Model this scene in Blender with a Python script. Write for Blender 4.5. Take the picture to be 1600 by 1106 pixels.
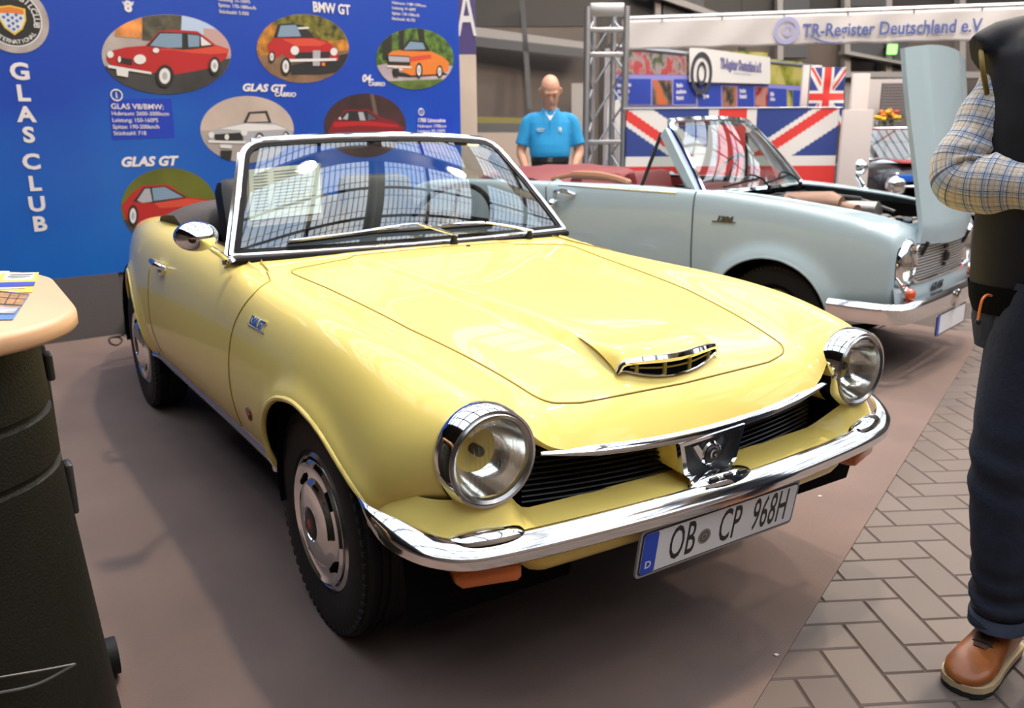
import bpy, bmesh, math, random
import numpy as np
from mathutils import Vector, Matrix, Euler

for _o in list(bpy.data.objects):
    bpy.data.objects.remove(_o, do_unlink=True)
SC = bpy.context.scene
COL = SC.collection
PI = math.pi
rnd = random.Random(7)

# ------------------------------------------------------------------ camera, world, exposure
CAM_POS = np.array([1.97453902, -1.39498822, 1.26780103 + 0.004])
YAW, PITCH, ROLL = math.radians(146.83848), math.radians(-14.45278), math.radians(-0.36477)
FPX = 1336.81
_f = np.array([math.cos(PITCH)*math.cos(YAW), math.cos(PITCH)*math.sin(YAW), math.sin(PITCH)])
_r = np.cross(_f, [0, 0, 1]); _r /= np.linalg.norm(_r); _u = np.cross(_r, _f)
_c, _s = math.cos(ROLL), math.sin(ROLL)
CR, CU, CF = _c*_r + _s*_u, -_s*_r + _c*_u, _f
cam_data = bpy.data.cameras.new('camera')
cam = bpy.data.objects.new('camera', cam_data)
COL.objects.link(cam)
cam.matrix_world = Matrix(((CR[0], CU[0], -CF[0], CAM_POS[0]), (CR[1], CU[1], -CF[1], CAM_POS[1]),
                           (CR[2], CU[2], -CF[2], CAM_POS[2]), (0, 0, 0, 1)))
cam_data.sensor_width = 36.0
cam_data.sensor_fit = 'HORIZONTAL'
cam_data.lens = 36.0*FPX/1600.0
cam_data.clip_start = 0.02
cam_data.clip_end = 300
cam_data.dof.use_dof = True
cam_data.dof.focus_distance = 1.85
cam_data.dof.aperture_fstop = 5.0
SC.camera = cam

SC.view_settings.view_transform = 'Standard'
SC.view_settings.look = 'None'
SC.view_settings.gamma = 1.0
SC.view_settings.use_curve_mapping = False
SC.view_settings.exposure = 0.0

world = bpy.data.worlds.new('world'); SC.world = world
world.use_nodes = True
_bg = world.node_tree.nodes['Background']
_bg.inputs[0].default_value = (0.62, 0.52, 0.46, 1)
_bg.inputs[1].default_value = 0.14
SKYLIGHT = 5.2          # radiance of the daylight in the roof windows

# ------------------------------------------------------------------ pixels -> points in the hall (used while placing far things)
def ray(px, py):
    return CR*((px-800)/FPX) - CU*((py-553)/FPX) + CF
def at_depth(px, py, d):
    return CAM_POS + ray(px, py)*d
def on_plane(px, py, p0, n):
    d = ray(px, py); p0 = np.asarray(p0, float); n = np.asarray(n, float)
    return CAM_POS + d*(np.dot(p0-CAM_POS, n)/np.dot(d, n))

# ------------------------------------------------------------------ materials
MATS = {}
def _new(name):
    m = bpy.data.materials.new(name); m.use_nodes = True
    return m, m.node_tree, m.node_tree.nodes['Principled BSDF']
def mat(name, col, rough=0.5, metal=0.0, coat=0.0, spec=None, noise=None, bump=None, ior=None, trans=None, sheen=None):
    """noise=(scale, amount): lightness variation; bump=(scale, strength)"""
    if name in MATS: return MATS[name]
    m, nt, b = _new(name)
    b.inputs['Base Color'].default_value = (*col, 1)
    b.inputs['Roughness'].default_value = rough
    b.inputs['Metallic'].default_value = metal
    if coat:
        b.inputs['Coat Weight'].default_value = coat; b.inputs['Coat IOR'].default_value = 1.38
        b.inputs['Coat Roughness'].default_value = 0.03
    if spec is not None: b.inputs['Specular IOR Level'].default_value = spec
    if ior: b.inputs['IOR'].default_value = ior
    if trans: b.inputs['Transmission Weight'].default_value = trans
    if sheen: b.inputs['Sheen Weight'].default_value = sheen
    if noise or bump:
        tc = nt.nodes.new('ShaderNodeTexCoord')
    if noise:
        n = nt.nodes.new('ShaderNodeTexNoise'); n.inputs['Scale'].default_value = noise[0]; n.inputs['Detail'].default_value = 5
        nt.links.new(tc.outputs['Object'], n.inputs['Vector'])
        r = nt.nodes.new('ShaderNodeValToRGB')
        a = noise[1]
        r.color_ramp.elements[0].position = 0.3; r.color_ramp.elements[1].position = 0.7
        r.color_ramp.elements[0].color = (*[max(0, c*(1-a)) for c in col], 1)
        r.color_ramp.elements[1].color = (*[min(1, c*(1+a)) for c in col], 1)
        nt.links.new(n.outputs['Fac'], r.inputs['Fac']); nt.links.new(r.outputs['Color'], b.inputs['Base Color'])
    if bump:
        n = nt.nodes.new('ShaderNodeTexNoise'); n.inputs['Scale'].default_value = bump[0]; n.inputs['Detail'].default_value = 4
        nt.links.new(tc.outputs['Object'], n.inputs['Vector'])
        bp = nt.nodes.new('ShaderNodeBump'); bp.inputs['Strength'].default_value = bump[1]; bp.inputs['Distance'].default_value = 0.01
        nt.links.new(n.outputs['Fac'], bp.inputs['Height']); nt.links.new(bp.outputs['Normal'], b.inputs['Normal'])
    MATS[name] = m
    return m
def emit(name, col, strength):
    if name in MATS: return MATS[name]
    m = bpy.data.materials.new(name); m.use_nodes = True; nt = m.node_tree
    nt.nodes.clear()
    e = nt.nodes.new('ShaderNodeEmission'); o = nt.nodes.new('ShaderNodeOutputMaterial')
    e.inputs[0].default_value = (*col, 1); e.inputs[1].default_value = strength
    nt.links.new(e.outputs[0], o.inputs[0]); MATS[name] = m
    return m
def glass(name, tint=(0.9, 0.95, 0.93), ior=1.75, rough=0.0):
    """a thin pane: clear straight through, mirror-like by Fresnel (both faces of the pane together)"""
    if name in MATS: return MATS[name]
    m = bpy.data.materials.new(name); m.use_nodes = True; nt = m.node_tree; nt.nodes.clear()
    o = nt.nodes.new('ShaderNodeOutputMaterial'); mx = nt.nodes.new('ShaderNodeMixShader')
    fr = nt.nodes.new('ShaderNodeFresnel'); fr.inputs['IOR'].default_value = ior
    ge = nt.nodes.new('ShaderNodeNewGeometry'); mi = nt.nodes.new('ShaderNodeMix'); mi.inputs[2].default_value = ior; mi.inputs[3].default_value = 1/ior
    nt.links.new(ge.outputs['Backfacing'], mi.inputs[0]); nt.links.new(mi.outputs[0], fr.inputs['IOR'])
    t = nt.nodes.new('ShaderNodeBsdfTransparent'); t.inputs[0].default_value = (*tint, 1)
    g = nt.nodes.new('ShaderNodeBsdfGlossy'); g.inputs['Roughness'].default_value = rough
    nt.links.new(fr.outputs[0], mx.inputs[0]); nt.links.new(t.outputs[0], mx.inputs[1]); nt.links.new(g.outputs[0], mx.inputs[2])
    nt.links.new(mx.outputs[0], o.inputs[0]); MATS[name] = m
    return m

# ------------------------------------------------------------------ mesh collecting
def V3(*a): return np.array(a, float)
def unit(v):
    v = np.asarray(v, float); return v/(np.linalg.norm(v) or 1)
class MB:
    def __init__(s): s.v = []; s.f = []; s.m = []; s.uv = {}; s.M = None
    def add(s, verts, faces, mi=0, uvs=None):
        o = len(s.v)
        for p in verts:
            p = np.asarray(p, float)
            if s.M is not None: p = s.M[:3, :3] @ p + s.M[:3, 3]
            s.v.append((float(p[0]), float(p[1]), float(p[2])))
        for k, fc in enumerate(faces):
            if uvs is not None: s.uv[len(s.f)] = [uvs[i] for i in fc]
            s.f.append(tuple(i+o for i in fc)); s.m.append(mi)
        return s
    def box(s, c, d, mi=0, R=None, bev=0.0):
        bm = bmesh.new(); bmesh.ops.create_cube(bm, size=1)
        for v in bm.verts: v.co = Vector((v.co.x*d[0], v.co.y*d[1], v.co.z*d[2]))
        if bev: bmesh.ops.bevel(bm, geom=list(bm.edges), offset=min(bev, min(d)*.45), segments=2, profile=.5, affect='EDGES')
        bm.verts.index_update()
        P = [np.array(v.co) for v in bm.verts]; F = [[v.index for v in f.verts] for f in bm.faces]
        bm.free()
        if R is not None: P = [R @ p for p in P]
        return s.add([p+np.asarray(c) for p in P], F, mi)
    def grid(s, G, mi=0, closeu=False, closev=False, flip=False, uv=None):
        nu, nv = G.shape[:2]; F = []
        for i in range(nu if closeu else nu-1):
            for j in range(nv if closev else nv-1):
                a, b, c, d = i*nv+j, ((i+1) % nu)*nv+j, ((i+1) % nu)*nv+(j+1) % nv, i*nv+(j+1) % nv
                F.append((a, d, c, b) if flip else (a, b, c, d))
        return s.add(G.reshape(-1, 3), F, mi, None if uv is None else uv.reshape(-1, 2).tolist())
    def loft(s, rings, mi=0, caps=True, uv=None):
        G = np.array([np.asarray(r, float) for r in rings]); n = G.shape[1]
        if uv is not None:
            G2 = np.concatenate([G, G[:, :1]], 1)
            s.grid(G2, mi, uv=uv)
        else:
            s.grid(G, mi, closev=True)
        if caps:
            s.add(G[0], [tuple(range(n))], mi, [(0, 0)]*n if uv is not None else None)
            s.add(G[-1], [tuple(range(n-1, -1, -1))], mi, [(0, 0)]*n if uv is not None else None)
        return s
    def tube(s, path, r, n=8, mi=0, closed=False, caps=True, flat=None, up=(0, 0, 1)):
        P = np.array([np.asarray(p, float) for p in path]); N = len(P)
        rr = np.full(N, r, float) if np.isscalar(r) else np.asarray(r, float)
        if closed: T = np.roll(P, -1, 0)-np.roll(P, 1, 0)
        else: T = np.gradient(P, axis=0)
        rings = []; prev = None
        for i in range(N):
            t = unit(T[i])
            if prev is None:
                a = np.asarray(up, float)
                if abs(np.dot(a, t)) > .95: a = V3(1, 0, 0)
                e1 = unit(a-np.dot(a, t)*t)
            else: e1 = unit(prev-np.dot(prev, t)*t)
            prev = e1; e2 = np.cross(t, e1)
            k = 1.0 if flat is None else flat
            rings.append([P[i]+rr[i]*(math.cos(2*PI*q/n)*e1*k+math.sin(2*PI*q/n)*e2) for q in range(n)])
        if closed: s.grid(np.array(rings), mi, closeu=True, closev=True)
        else: s.loft(rings, mi, caps)
        return s
    def sweep(s, path, prof, mi=0, up=(0, 0, 1), closed=False, caps=True, scale=None):
        """profile points (a, b): a along side = up x tangent, b along up"""
        P = np.array([np.asarray(p, float) for p in path])
        T = (np.roll(P, -1, 0)-np.roll(P, 1, 0)) if closed else np.gradient(P, axis=0)
        rings = []
        for i in range(len(P)):
            t = unit(T[i]); u = np.asarray(up[i] if np.ndim(up) == 2 else up, float); u = unit(u-np.dot(u, t)*t); w = np.cross(t, u)
            k = 1 if scale is None else scale[i]
            rings.append([P[i]+w*a*k+u*b*k for a, b in prof])
        if closed: s.grid(np.array(rings), mi, closeu=True, closev=True)
        else: s.loft(rings, mi, caps)
        return s
    def lathe(s, prof, o=(0, 0, 0), axis=(0, 0, 1), n=32, mi=0):
        ax = unit(axis); a = V3(1, 0, 0) if abs(ax[0]) < .9 else V3(0, 1, 0)
        e1 = unit(np.cross(ax, a)); e2 = np.cross(ax, e1); o = np.asarray(o, float)
        G = np.array([[o+h*ax+r*(math.cos(2*PI*k/n)*e1+math.sin(2*PI*k/n)*e2) for k in range(n)] for r, h in prof])
        return s.grid(G, mi, closev=True)
    def prism(s, poly, ext, mi=0):
        P = [np.asarray(p, float) for p in poly]; n = len(P); e = np.asarray(ext, float)
        s.add(P+[p+e for p in P], [tuple(range(n-1, -1, -1)), tuple(range(n, 2*n))]+[(i, (i+1) % n, n+(i+1) % n, n+i) for i in range(n)], mi)
        return s
    def ball(s, c, r, mi=0, n=12, m=8):
        r = np.full(3, r) if np.isscalar(r) else np.asarray(r, float); c = np.asarray(c, float)
        G = np.array([[c+r*V3(math.sin(PI*i/m)*math.cos(2*PI*j/n), math.sin(PI*i/m)*math.sin(2*PI*j/n), -math.cos(PI*i/m)) for j in range(n)] for i in range(m+1)])
        G[0] = c-r*V3(0, 0, 1); G[-1] = c+r*V3(0, 0, 1)
        return s.grid(G, mi, closev=True)
    def mesh(s, name, mats):
        me = bpy.data.meshes.new(name)
        me.from_pydata(s.v, [], s.f)
        for m in (mats if isinstance(mats, (list, tuple)) else [mats]): me.materials.append(m)
        me.polygons.foreach_set('material_index', s.m)
        if s.uv:
            l = me.uv_layers.new(name='UVMap')
            for p in me.polygons:
                u = s.uv.get(p.index)
                if u:
                    for k, li in enumerate(p.loop_indices): l.data[li].uv = u[k]
        return me
    def build(s, name, mats, parent=None, smooth=40, weld=True, loc=None, solid=None, recalc=True):
        me = s.mesh(name, mats)
        bm = bmesh.new(); bm.from_mesh(me)
        if weld: bmesh.ops.remove_doubles(bm, verts=bm.verts, dist=1e-5)
        bmesh.ops.dissolve_degenerate(bm, dist=1e-6, edges=bm.edges)
        if recalc: bmesh.ops.recalc_face_normals(bm, faces=bm.faces)
        bm.to_mesh(me); bm.free()
        finish(me, smooth)
        o = bpy.data.objects.new(name, me); COL.objects.link(o)
        if parent is not None: o.parent = parent
        if loc is not None: o.location = loc
        if solid:
            sm = o.modifiers.new('thick', 'SOLIDIFY'); sm.thickness = solid; sm.offset = -1
        return o
def finish(me, smooth=40):
    if smooth:
        me.polygons.foreach_set('use_smooth', [True]*len(me.polygons))
        try: me.set_sharp_from_angle(angle=math.radians(smooth))
        except Exception: pass
def tag(o, label, cat, group=None, kind=None):
    if label: o['label'] = label
    if cat: o['category'] = cat
    if group: o['group'] = group
    if kind: o['kind'] = kind
    return o
def lab(o, label):
    o['label'] = label; return o
def empty(name, loc=(0, 0, 0), rz=0):
    o = bpy.data.objects.new(name, None); COL.objects.link(o); o.location = loc; o.rotation_euler = (0, 0, rz)
    o.empty_display_size = .1
    return o
def structure(o): o['kind'] = 'structure'; return o
def copy_tree(o, parent=None):
    c = o.copy(); COL.objects.link(c)
    if parent is not None: c.parent = parent
    for ch in list(o.children): copy_tree(ch, c)
    return c
def text_geo(s, size, bold=0.0, ext=0.0, align='CENTER', shear=0.0, sx=1.0, space=1.0):
    cu = bpy.data.curves.new('lettering', 'FONT'); cu.body = s; cu.size = size; cu.offset = bold; cu.extrude = ext
    cu.align_x = align; cu.align_y = 'CENTER'; cu.shear = shear; cu.resolution_u = 3; cu.space_character = space
    o = bpy.data.objects.new('lettering', cu); COL.objects.link(o)
    dg = bpy.context.evaluated_depsgraph_get(); dg.update()
    me = bpy.data.meshes.new_from_object(o.evaluated_get(dg))
    P = [np.array((v.co.x*sx, v.co.y, v.co.z)) for v in me.vertices]; F = [tuple(p.vertices) for p in me.polygons]
    bpy.data.objects.remove(o); bpy.data.curves.remove(cu); bpy.data.meshes.remove(me)
    return P, F
def put_text(mb, s, size, o, ex, ey, mi=0, lift=0.0, **k):
    """lettering on the plane through o spanned by ex (reading direction) and ey (up)"""
    P, F = text_geo(s, size, **k)
    ex, ey = unit(ex), unit(ey); ez = np.cross(ex, ey); o = np.asarray(o, float)
    if not P: return
    mb.add([o+ex*p[0]+ey*p[1]+ez*(p[2]+lift) for p in P], F, mi)
def cr(pts, n=8, closed=False):
    """Catmull-Rom through points"""
    P = np.array([np.asarray(p, float) for p in pts]); N = len(P); out = []
    for i in range(N if closed else N-1):
        if closed: a, b, c, d = P[(i-1) % N], P[i], P[(i+1) % N], P[(i+2) % N]
        else: a, b, c, d = P[max(i-1, 0)], P[i], P[i+1], P[min(i+2, N-1)]
        for k in range(n):
            t = k/n
            out.append(.5*((2*b)+(-a+c)*t+(2*a-5*b+4*c-d)*t*t+(-a+3*b-3*c+d)*t**3))
    if not closed: out.append(P[-1])
    return np.array(out)
def bspline(ctrl, samples, axis):
    """clamped uniform cubic B-spline along an axis of a control grid"""
    C = np.moveaxis(np.asarray(ctrl, float), axis, 0); n = C.shape[0]; p = 3
    kn = np.concatenate([np.zeros(p), np.linspace(0, 1, n-p+1), np.ones(p)])
    B = np.zeros((len(samples), n))
    for si, t in enumerate(samples):
        t = min(max(t, 0), 1-1e-9)
        N = np.array([1.0 if kn[i] <= t < kn[i+1] else 0.0 for i in range(len(kn)-1)])
        for d in range(1, p+1):
            for i in range(len(kn)-1-d):
                a = (t-kn[i])/(kn[i+d]-kn[i])*N[i] if kn[i+d] > kn[i] else 0
                b = (kn[i+d+1]-t)/(kn[i+d+1]-kn[i+1])*N[i+1] if kn[i+d+1] > kn[i+1] else 0
                N[i] = a+b
        B[si] = N[:n]
    return np.moveaxis(np.tensordot(B, C, (1, 0)), 0, axis)
def lerp(a, b, t): return np.asarray(a, float)*(1-t)+np.asarray(b, float)*t
def sstep(a, b, x):
    t = np.clip((np.asarray(x, float)-a)/(b-a), 0, 1); return t*t*(3-2*t)

# ------------------------------------------------------------------ shared materials
CHROME = mat('chrome', (.86, .86, .87), .06, 1.0)
CHROME_BUMP = mat('bumper_chrome', (.80, .79, .79), .11, 1.0)
CHROME_SOFT = mat('polished_metal', (.7, .7, .7), .2, 1.0)
ALU = mat('aluminium', (.55, .55, .56), .38, 1.0)
RUBBER = mat('rubber', (.010, .010, .010), .62, spec=.25, bump=(60, .12))
BLACK = mat('black_plastic', (.010, .010, .010), .45)
DEEP = mat('black_void', (.004, .004, .004), .9, spec=.05)
GLASS = glass('window_glass', (.70, .77, .76), 2.05)
LENS = glass('lamp_glass', (.97, .97, .95), 1.5)
AMBER = mat('amber_lens', (.55, .12, .012), .18, coat=.6)
WHITE = mat('white_print', (.66, .64, .63), .6)
RED = mat('red_print', (.62, .035, .03), .6)
NAVY = mat('navy_print', (.02, .045, .22), .6)
# ================================================================== the hall
FLOORZ = 0.0
def floor_materials():
    m, nt, b = _new('paving_stone')
    tc = nt.nodes.new('ShaderNodeTexCoord')
    n1 = nt.nodes.new('ShaderNodeTexNoise'); n1.inputs['Scale'].default_value = 1.7; n1.inputs['Detail'].default_value = 6
    n2 = nt.nodes.new('ShaderNodeTexNoise'); n2.inputs['Scale'].default_value = 160
    geo = nt.nodes.new('ShaderNodeNewGeometry')
    nt.links.new(tc.outputs['Object'], n1.inputs['Vector']); nt.links.new(tc.outputs['Object'], n2.inputs['Vector'])
    add = nt.nodes.new('ShaderNodeMath'); add.operation = 'MULTIPLY_ADD'; add.inputs[1].default_value = .35
    nt.links.new(geo.outputs['Random Per Island'], add.inputs[0]); nt.links.new(n1.outputs['Fac'], add.inputs[2])
    add2 = nt.nodes.new('ShaderNodeMath'); add2.operation = 'MULTIPLY_ADD'; add2.inputs[1].default_value = .25
    nt.links.new(n2.outputs['Fac'], add2.inputs[0]); nt.links.new(add.outputs[0], add2.inputs[2])
    r = nt.nodes.new('ShaderNodeValToRGB'); r.color_ramp.elements[0].position = .35; r.color_ramp.elements[1].position = 1.05
    r.color_ramp.elements[0].color = (.094, .067, .054, 1); r.color_ramp.elements[1].color = (.132, .095, .077, 1)
    nt.links.new(add2.outputs[0], r.inputs['Fac']); nt.links.new(r.outputs['Color'], b.inputs['Base Color'])
    b.inputs['Roughness'].default_value = .55
    return m
PAVER = floor_materials()
JOINT = mat('paving_joint', (.064, .046, .038), .9)
CARPET = mat('carpet_pile', (.170, .114, .094), .95, noise=(2.2, .12), bump=(350, .35))

mb = MB()
mb.add([(-30, -25, -.004), (14, -25, -.004), (14, 30, -.004), (-30, 30, -.004)], [(0, 1, 2, 3)], 1)
# herringbone stones 0.2 x 0.1 around the carpet edge
ang = math.radians(61.0)
ca, sa = math.cos(ang), math.sin(ang)
L, Wd, g = .22, .11, .0022
def paver(cx, cy, lx, ly):
    x0, x1, y0, y1 = cx-lx/2+g, cx+lx/2-g, cy-ly/2+g, cy+ly/2-g
    q = .0035
    top = [(x0+q, y0+q, 0), (x1-q, y0+q, 0), (x1-q, y1-q, 0), (x0+q, y1-q, 0)]
    bot = [(x0, y0, -.004), (x1, y0, -.004), (x1, y1, -.004), (x0, y1, -.004)]
    w = [(ca*p[0]-sa*p[1]+.4, sa*p[0]+ca*p[1]+1.4, p[2]) for p in top+bot]
    mb.add(w, [(0, 1, 2, 3), (4, 5, 1, 0), (5, 6, 2, 1), (6, 7, 3, 2), (7, 4, 0, 3)], 0)
for i in range(-60, 90):
    for j in range(-40, 60):
        # herringbone: unit step (Wd, Wd) and (2Wd, -2Wd) => lattice vectors
        bx, by = i*Wd+j*L, i*Wd-j*L
        wx, wy = ca*bx-sa*by+.4, sa*bx+ca*by+1.4
        side = (wx-.857)*.92+(wy+.006)*.388      # >0: right of the carpet edge
        if side < -.35 or side > 3.6 or wy < -1.2 or wy > 7.5: continue
        paver(bx+L/2, by+Wd/2, L, Wd)
        paver(bx+2.5*Wd, by, Wd, L)
floor = structure(mb.build('floor', [PAVER, JOINT], smooth=0, weld=False, recalc=False))

# carpet laid over the paving; its edge runs diagonally past the cars
mb = MB()
e0, ed = V3(.857, -.006, 0), unit(V3(-1.533, 3.646, 0))
cp = [e0-ed*2.2, e0+ed*4.4, V3(-4.8, 3.45, 0), V3(-5.2, 2.2, 0), V3(-5.2, -3.0, 0), V3(1.2, -3.0, 0)]
mb.prism([p+V3(0, 0, .0004) for p in cp], (0, 0, .0036))
carpet = tag(mb.build('carpet', CARPET, smooth=0), 'large taupe exhibition carpet under the cars with a straight edge over the paving', 'carpet')

# ---- back wall of the hall: sheet panels, rails, columns
PANEL = mat('wall_sheet', (.135, .102, .084), .55, noise=(.6, .15))
PANEL_D = mat('wall_sheet_dark', (.085, .070, .062), .5, noise=(.6, .2))
STEEL = mat('wall_steel', (.24, .205, .18), .5)
STEEL_D = mat('dark_steel', (.035, .030, .028), .5)
OLIVE = mat('olive_band', (.16, .125, .012), .6)
BEIGE = mat('beige_block', (.36, .27, .21), .7)
bn = unit(V3(CF[0], CF[1], 0)); bt = unit(V3(CR[0], CR[1], 0))          # the far wall stands across the line of sight
def hall_frame(D): return np.array([CAM_POS[0], CAM_POS[1], 0])+bn*D
O = hall_frame(17.0)
def hp(s, z, d=0.0): return O+bt*s+bn*d+V3(0, 0, z)
def px2s(px, D=17.0): return (px-800)/FPX*D*1.02
def py2z(py, D=17.0): return CAM_POS[2]+(208-py)/FPX*D*1.03
def slab(mb, s0, s1, z0, z1, d0, d1, mi=0):
    mb.prism([hp(s0, z0, d0), hp(s1, z0, d0), hp(s1, z1, d0), hp(s0, z1, d0)], bn*(d1-d0), mi)
mb = MB()
slab(mb, -22, 26, -.1, 9.4, 0, .3, 0)
for k in range(-8, 10):
    slab(mb, k*2.6-.9, k*2.6-.78, 0, 9.0, -.04, 0, 2)
for z0 in (3.9, 6.3):
    slab(mb, -22, 26, z0, z0+.35, -.25, 0, 1)
    slab(mb, -22, 26, z0-.7, z0, -.02, 0, 2)
structure(mb.build('wall_back', [PANEL, STEEL, STEEL_D], smooth=0))
# lower lining behind the man: sloping rail, dark niche, olive band and beige block
mb = MB()
D = 15.4
def q4(pts, th=.06, mi=0, D=15.4):
    P = [at_depth(px, py, D) for px, py in pts]
    mb.prism(P, bn*th, mi)
q4([(700, 36), (915, 66), (915, 76), (700, 52)], .3, 1)
q4([(700, 52), (915, 76), (915, 90), (700, 68)], .05, 2)
q4([(812, 0), (820, 0), (832, 170), (824, 170)], .1, 2)
q4([(735, 182), (905, 186), (905, 194), (735, 192)], .12, 3)
q4([(735, 192), (905, 194), (905, 207), (735, 206)], .1, 2)
q4([(735, 207), (905, 207), (905, 420), (735, 420)], .2, 4)
q4([(893, 130), (912, 130), (912, 420), (893, 420)], .1, 1)
structure(mb.build('trim_1', [PANEL, STEEL, STEEL_D, OLIVE, BEIGE], smooth=0))
# right hand upper wall: posts, dark bays, window strips
mb = MB()
def q5(x0, y0, x1, y1, mi, D=15.5, th=.2): q4([(x0, y1), (x1, y1), (x1, y0), (x0, y0)], th, mi, D)
for x in (1024, 1215, 1320, 1385, 1500): q5(x, -60, x+9, 330, 1)
for x0, x1, y0, y1 in ((1036, 1100, -60, 28), (1224, 1262, 60, 90), (1330, 1380, 30, 96), (1395, 1420, 62, 120), (1225, 1265, -60, 26), (1330, 1385, -60, 10), (1400, 1440, 95, 140)):
    q5(x0, y0, x1, y1, 2)
q4([(985, -30), (1150, 30), (1150, 38), (985, -18)], .3, 1, 15.3)
q4([(1320, 78), (1420, 98), (1420, 102), (1320, 84)], .3, 1, 15.3)
q4([(1200, 112), (1560, 112), (1560, 122), (1200, 120)], .3, 1, 15.3)
structure(mb.build('trim_2', [PANEL_D, STEEL, STEEL_D], smooth=0))

# side walls so that reflections see a hall all round
mb = MB()
mb.prism([(-24, -16, 0), (12, -16, 0), (12, -16, 9.4), (-24, -16, 9.4)], (0, -.3, 0))
structure(mb.build('wall_left', PANEL, smooth=0))
mb = MB()
mb.prism([(11, -20, 0), (11, 28, 0), (11, 28, 9.4), (11, -20, 9.4)], (.3, 0, 0))
structure(mb.build('wall_front', PANEL, smooth=0))

# ---- roof: dark deck with glazed strips (daylight behind gridded panes)
ROOF = mat('roof_deck', (.045, .038, .034), .7)
def skylight_material():
    m = bpy.data.materials.new('skylight_pane'); m.use_nodes = True; nt = m.node_tree; nt.nodes.clear()
    o = nt.nodes.new('ShaderNodeOutputMaterial'); e = nt.nodes.new('ShaderNodeEmission')
    tc = nt.nodes.new('ShaderNodeTexCoord')
    br = nt.nodes.new('ShaderNodeTexBrick'); br.offset = 0; br.inputs['Scale'].default_value = 1
    br.inputs['Brick Width'].default_value = .58; br.inputs['Row Height'].default_value = .13
    br.inputs['Mortar Size'].default_value = .011; br.inputs['Mortar Smooth'].default_value = 0
    n = nt.nodes.new('ShaderNodeTexNoise'); n.inputs['Scale'].default_value = .35; n.inputs['Detail'].default_value = 3
    r = nt.nodes.new('ShaderNodeValToRGB'); r.color_ramp.elements[0].position = .38; r.color_ramp.elements[1].position = .62
    r.color_ramp.elements[0].color = (.50, .66, .88, 1); r.color_ramp.elements[1].color = (1, .99, .95, 1)
    nt.links.new(tc.outputs['Object'], br.inputs['Vector']); nt.links.new(tc.outputs['Object'], n.inputs['Vector'])
    nt.links.new(n.outputs['Fac'], r.inputs['Fac'])
    nt.links.new(r.outputs['Color'], br.inputs['Color1']); nt.links.new(r.outputs['Color'], br.inputs['Color2'])
    br.inputs['Mortar'].default_value = (.02, .025, .03, 1)
    nt.links.new(br.outputs['Color'], e.inputs[0]); e.inputs[1].default_value = SKYLIGHT
    nt.links.new(e.outputs[0], o.inputs[0])
    return m
SKY = skylight_material()
ZR = 8.2
mb = MB()
mb.prism([(-26, -20, ZR+.4), (13, -20, ZR+.4), (13, 28, ZR+.4), (-26, 28, ZR+.4)], (0, 0, .2))
structure(mb.build('ceiling', ROOF, smooth=0))
mb = MB()
for x in range(-24, 14, 12):
    mb.box((x, 4, ZR-.1), (.5, 46, .75))
for x in range(-20, 12, 4):
    mb.box((x, 4, ZR+.02), (.22, 46, .40))
for y in range(-6, 28, 3):
    mb.box((-6, y, ZR+.05), (38, .16, .35))
structure(mb.build('trim_3', STEEL_D, smooth=0))
wn = 0
BAR = mat('window_bar', (.03, .03, .033), .6)
for x in range(-24, 12, 4):
    for y in range(-6, 24, 3):
        wn += 1
        pane = MB()
        x0, x1, y0, y1 = x+.2, x+3.8, y+.15, y+2.85
        pane.add([(x0-x, y0-y, 0), (x1-x, y0-y, 0), (x1-x, y1-y, 0), (x0-x, y1-y, 0)], [(0, 3, 2, 1)], 0)
        for k in range(4): pane.box((x0-x+(x1-x0)*k/3, (y0+y1)/2-y, -.03), (.09, y1-y0, .10), 1)
        for k in range(3): pane.box(((x0+x1)/2-x, y0-y+(y1-y0)*k/2, -.03), (x1-x0, .07, .08), 1)
        structure(pane.build('window_%d' % wn, [SKY, BAR], loc=(x, y, ZR+.25), smooth=0, recalc=False))

# ---- hall spotlights on the roof beams (warm; they glint in glass and chrome)
LAMP_W = 720
WARM = emit('lamp_glow', (1, .72, .42), 60)
HOUSING = mat('lamp_housing', (.03, .03, .03), .5)
spots = [((0.0, 4.6, 7.35), 'over the front of the pale blue car', 1.1), ((0.0, 7.6, 7.35), 'over the club booth', 1.0),
         ((4.0, 3.0, 7.35), 'over the visitor in the waistcoat', .22), ((4.0, 6.4, 7.35), 'over the aisle beside the booth', .3),
         ((-4.0, 3.0, 7.35), 'over the end of the blue backdrop', 1.15), ((-4.0, 8.0, 7.35), 'over the large union flag', .9),
         ((0.0, 1.0, 7.35), 'straight over the yellow car', 1.35), ((8.0, 5.0, 7.35), 'at the open end of the aisle', .15)]
for p, w, pw in spots:
    t = empty('hall_spotlight', p)
    tag(t, 'round black spotlight '+w, 'spotlight', 'hall spotlights on the roof beams')
    m1 = MB(); m1.lathe([(.02, .52), (.02, .24), (.12, .22), (.17, .1), (.19, 0), (.17, .01), (.10, .12), (.0, .16)], n=20)
    m1.build('housing', HOUSING, t)
    m2 = MB(); m2.ball((0, 0, .04), (.11, .11, .06), 0, 14, 8); m2.build('bulb', WARM, t)
    ld = bpy.data.lights.new('spotlight_beam', 'POINT'); ld.energy = LAMP_W*pw; ld.color = (1, .84, .66); ld.shadow_soft_size = .16
    lo = bpy.data.objects.new('spotlight_beam', ld); COL.objects.link(lo); lo.parent = t; lo.location = (0, 0, -.18)
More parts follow.
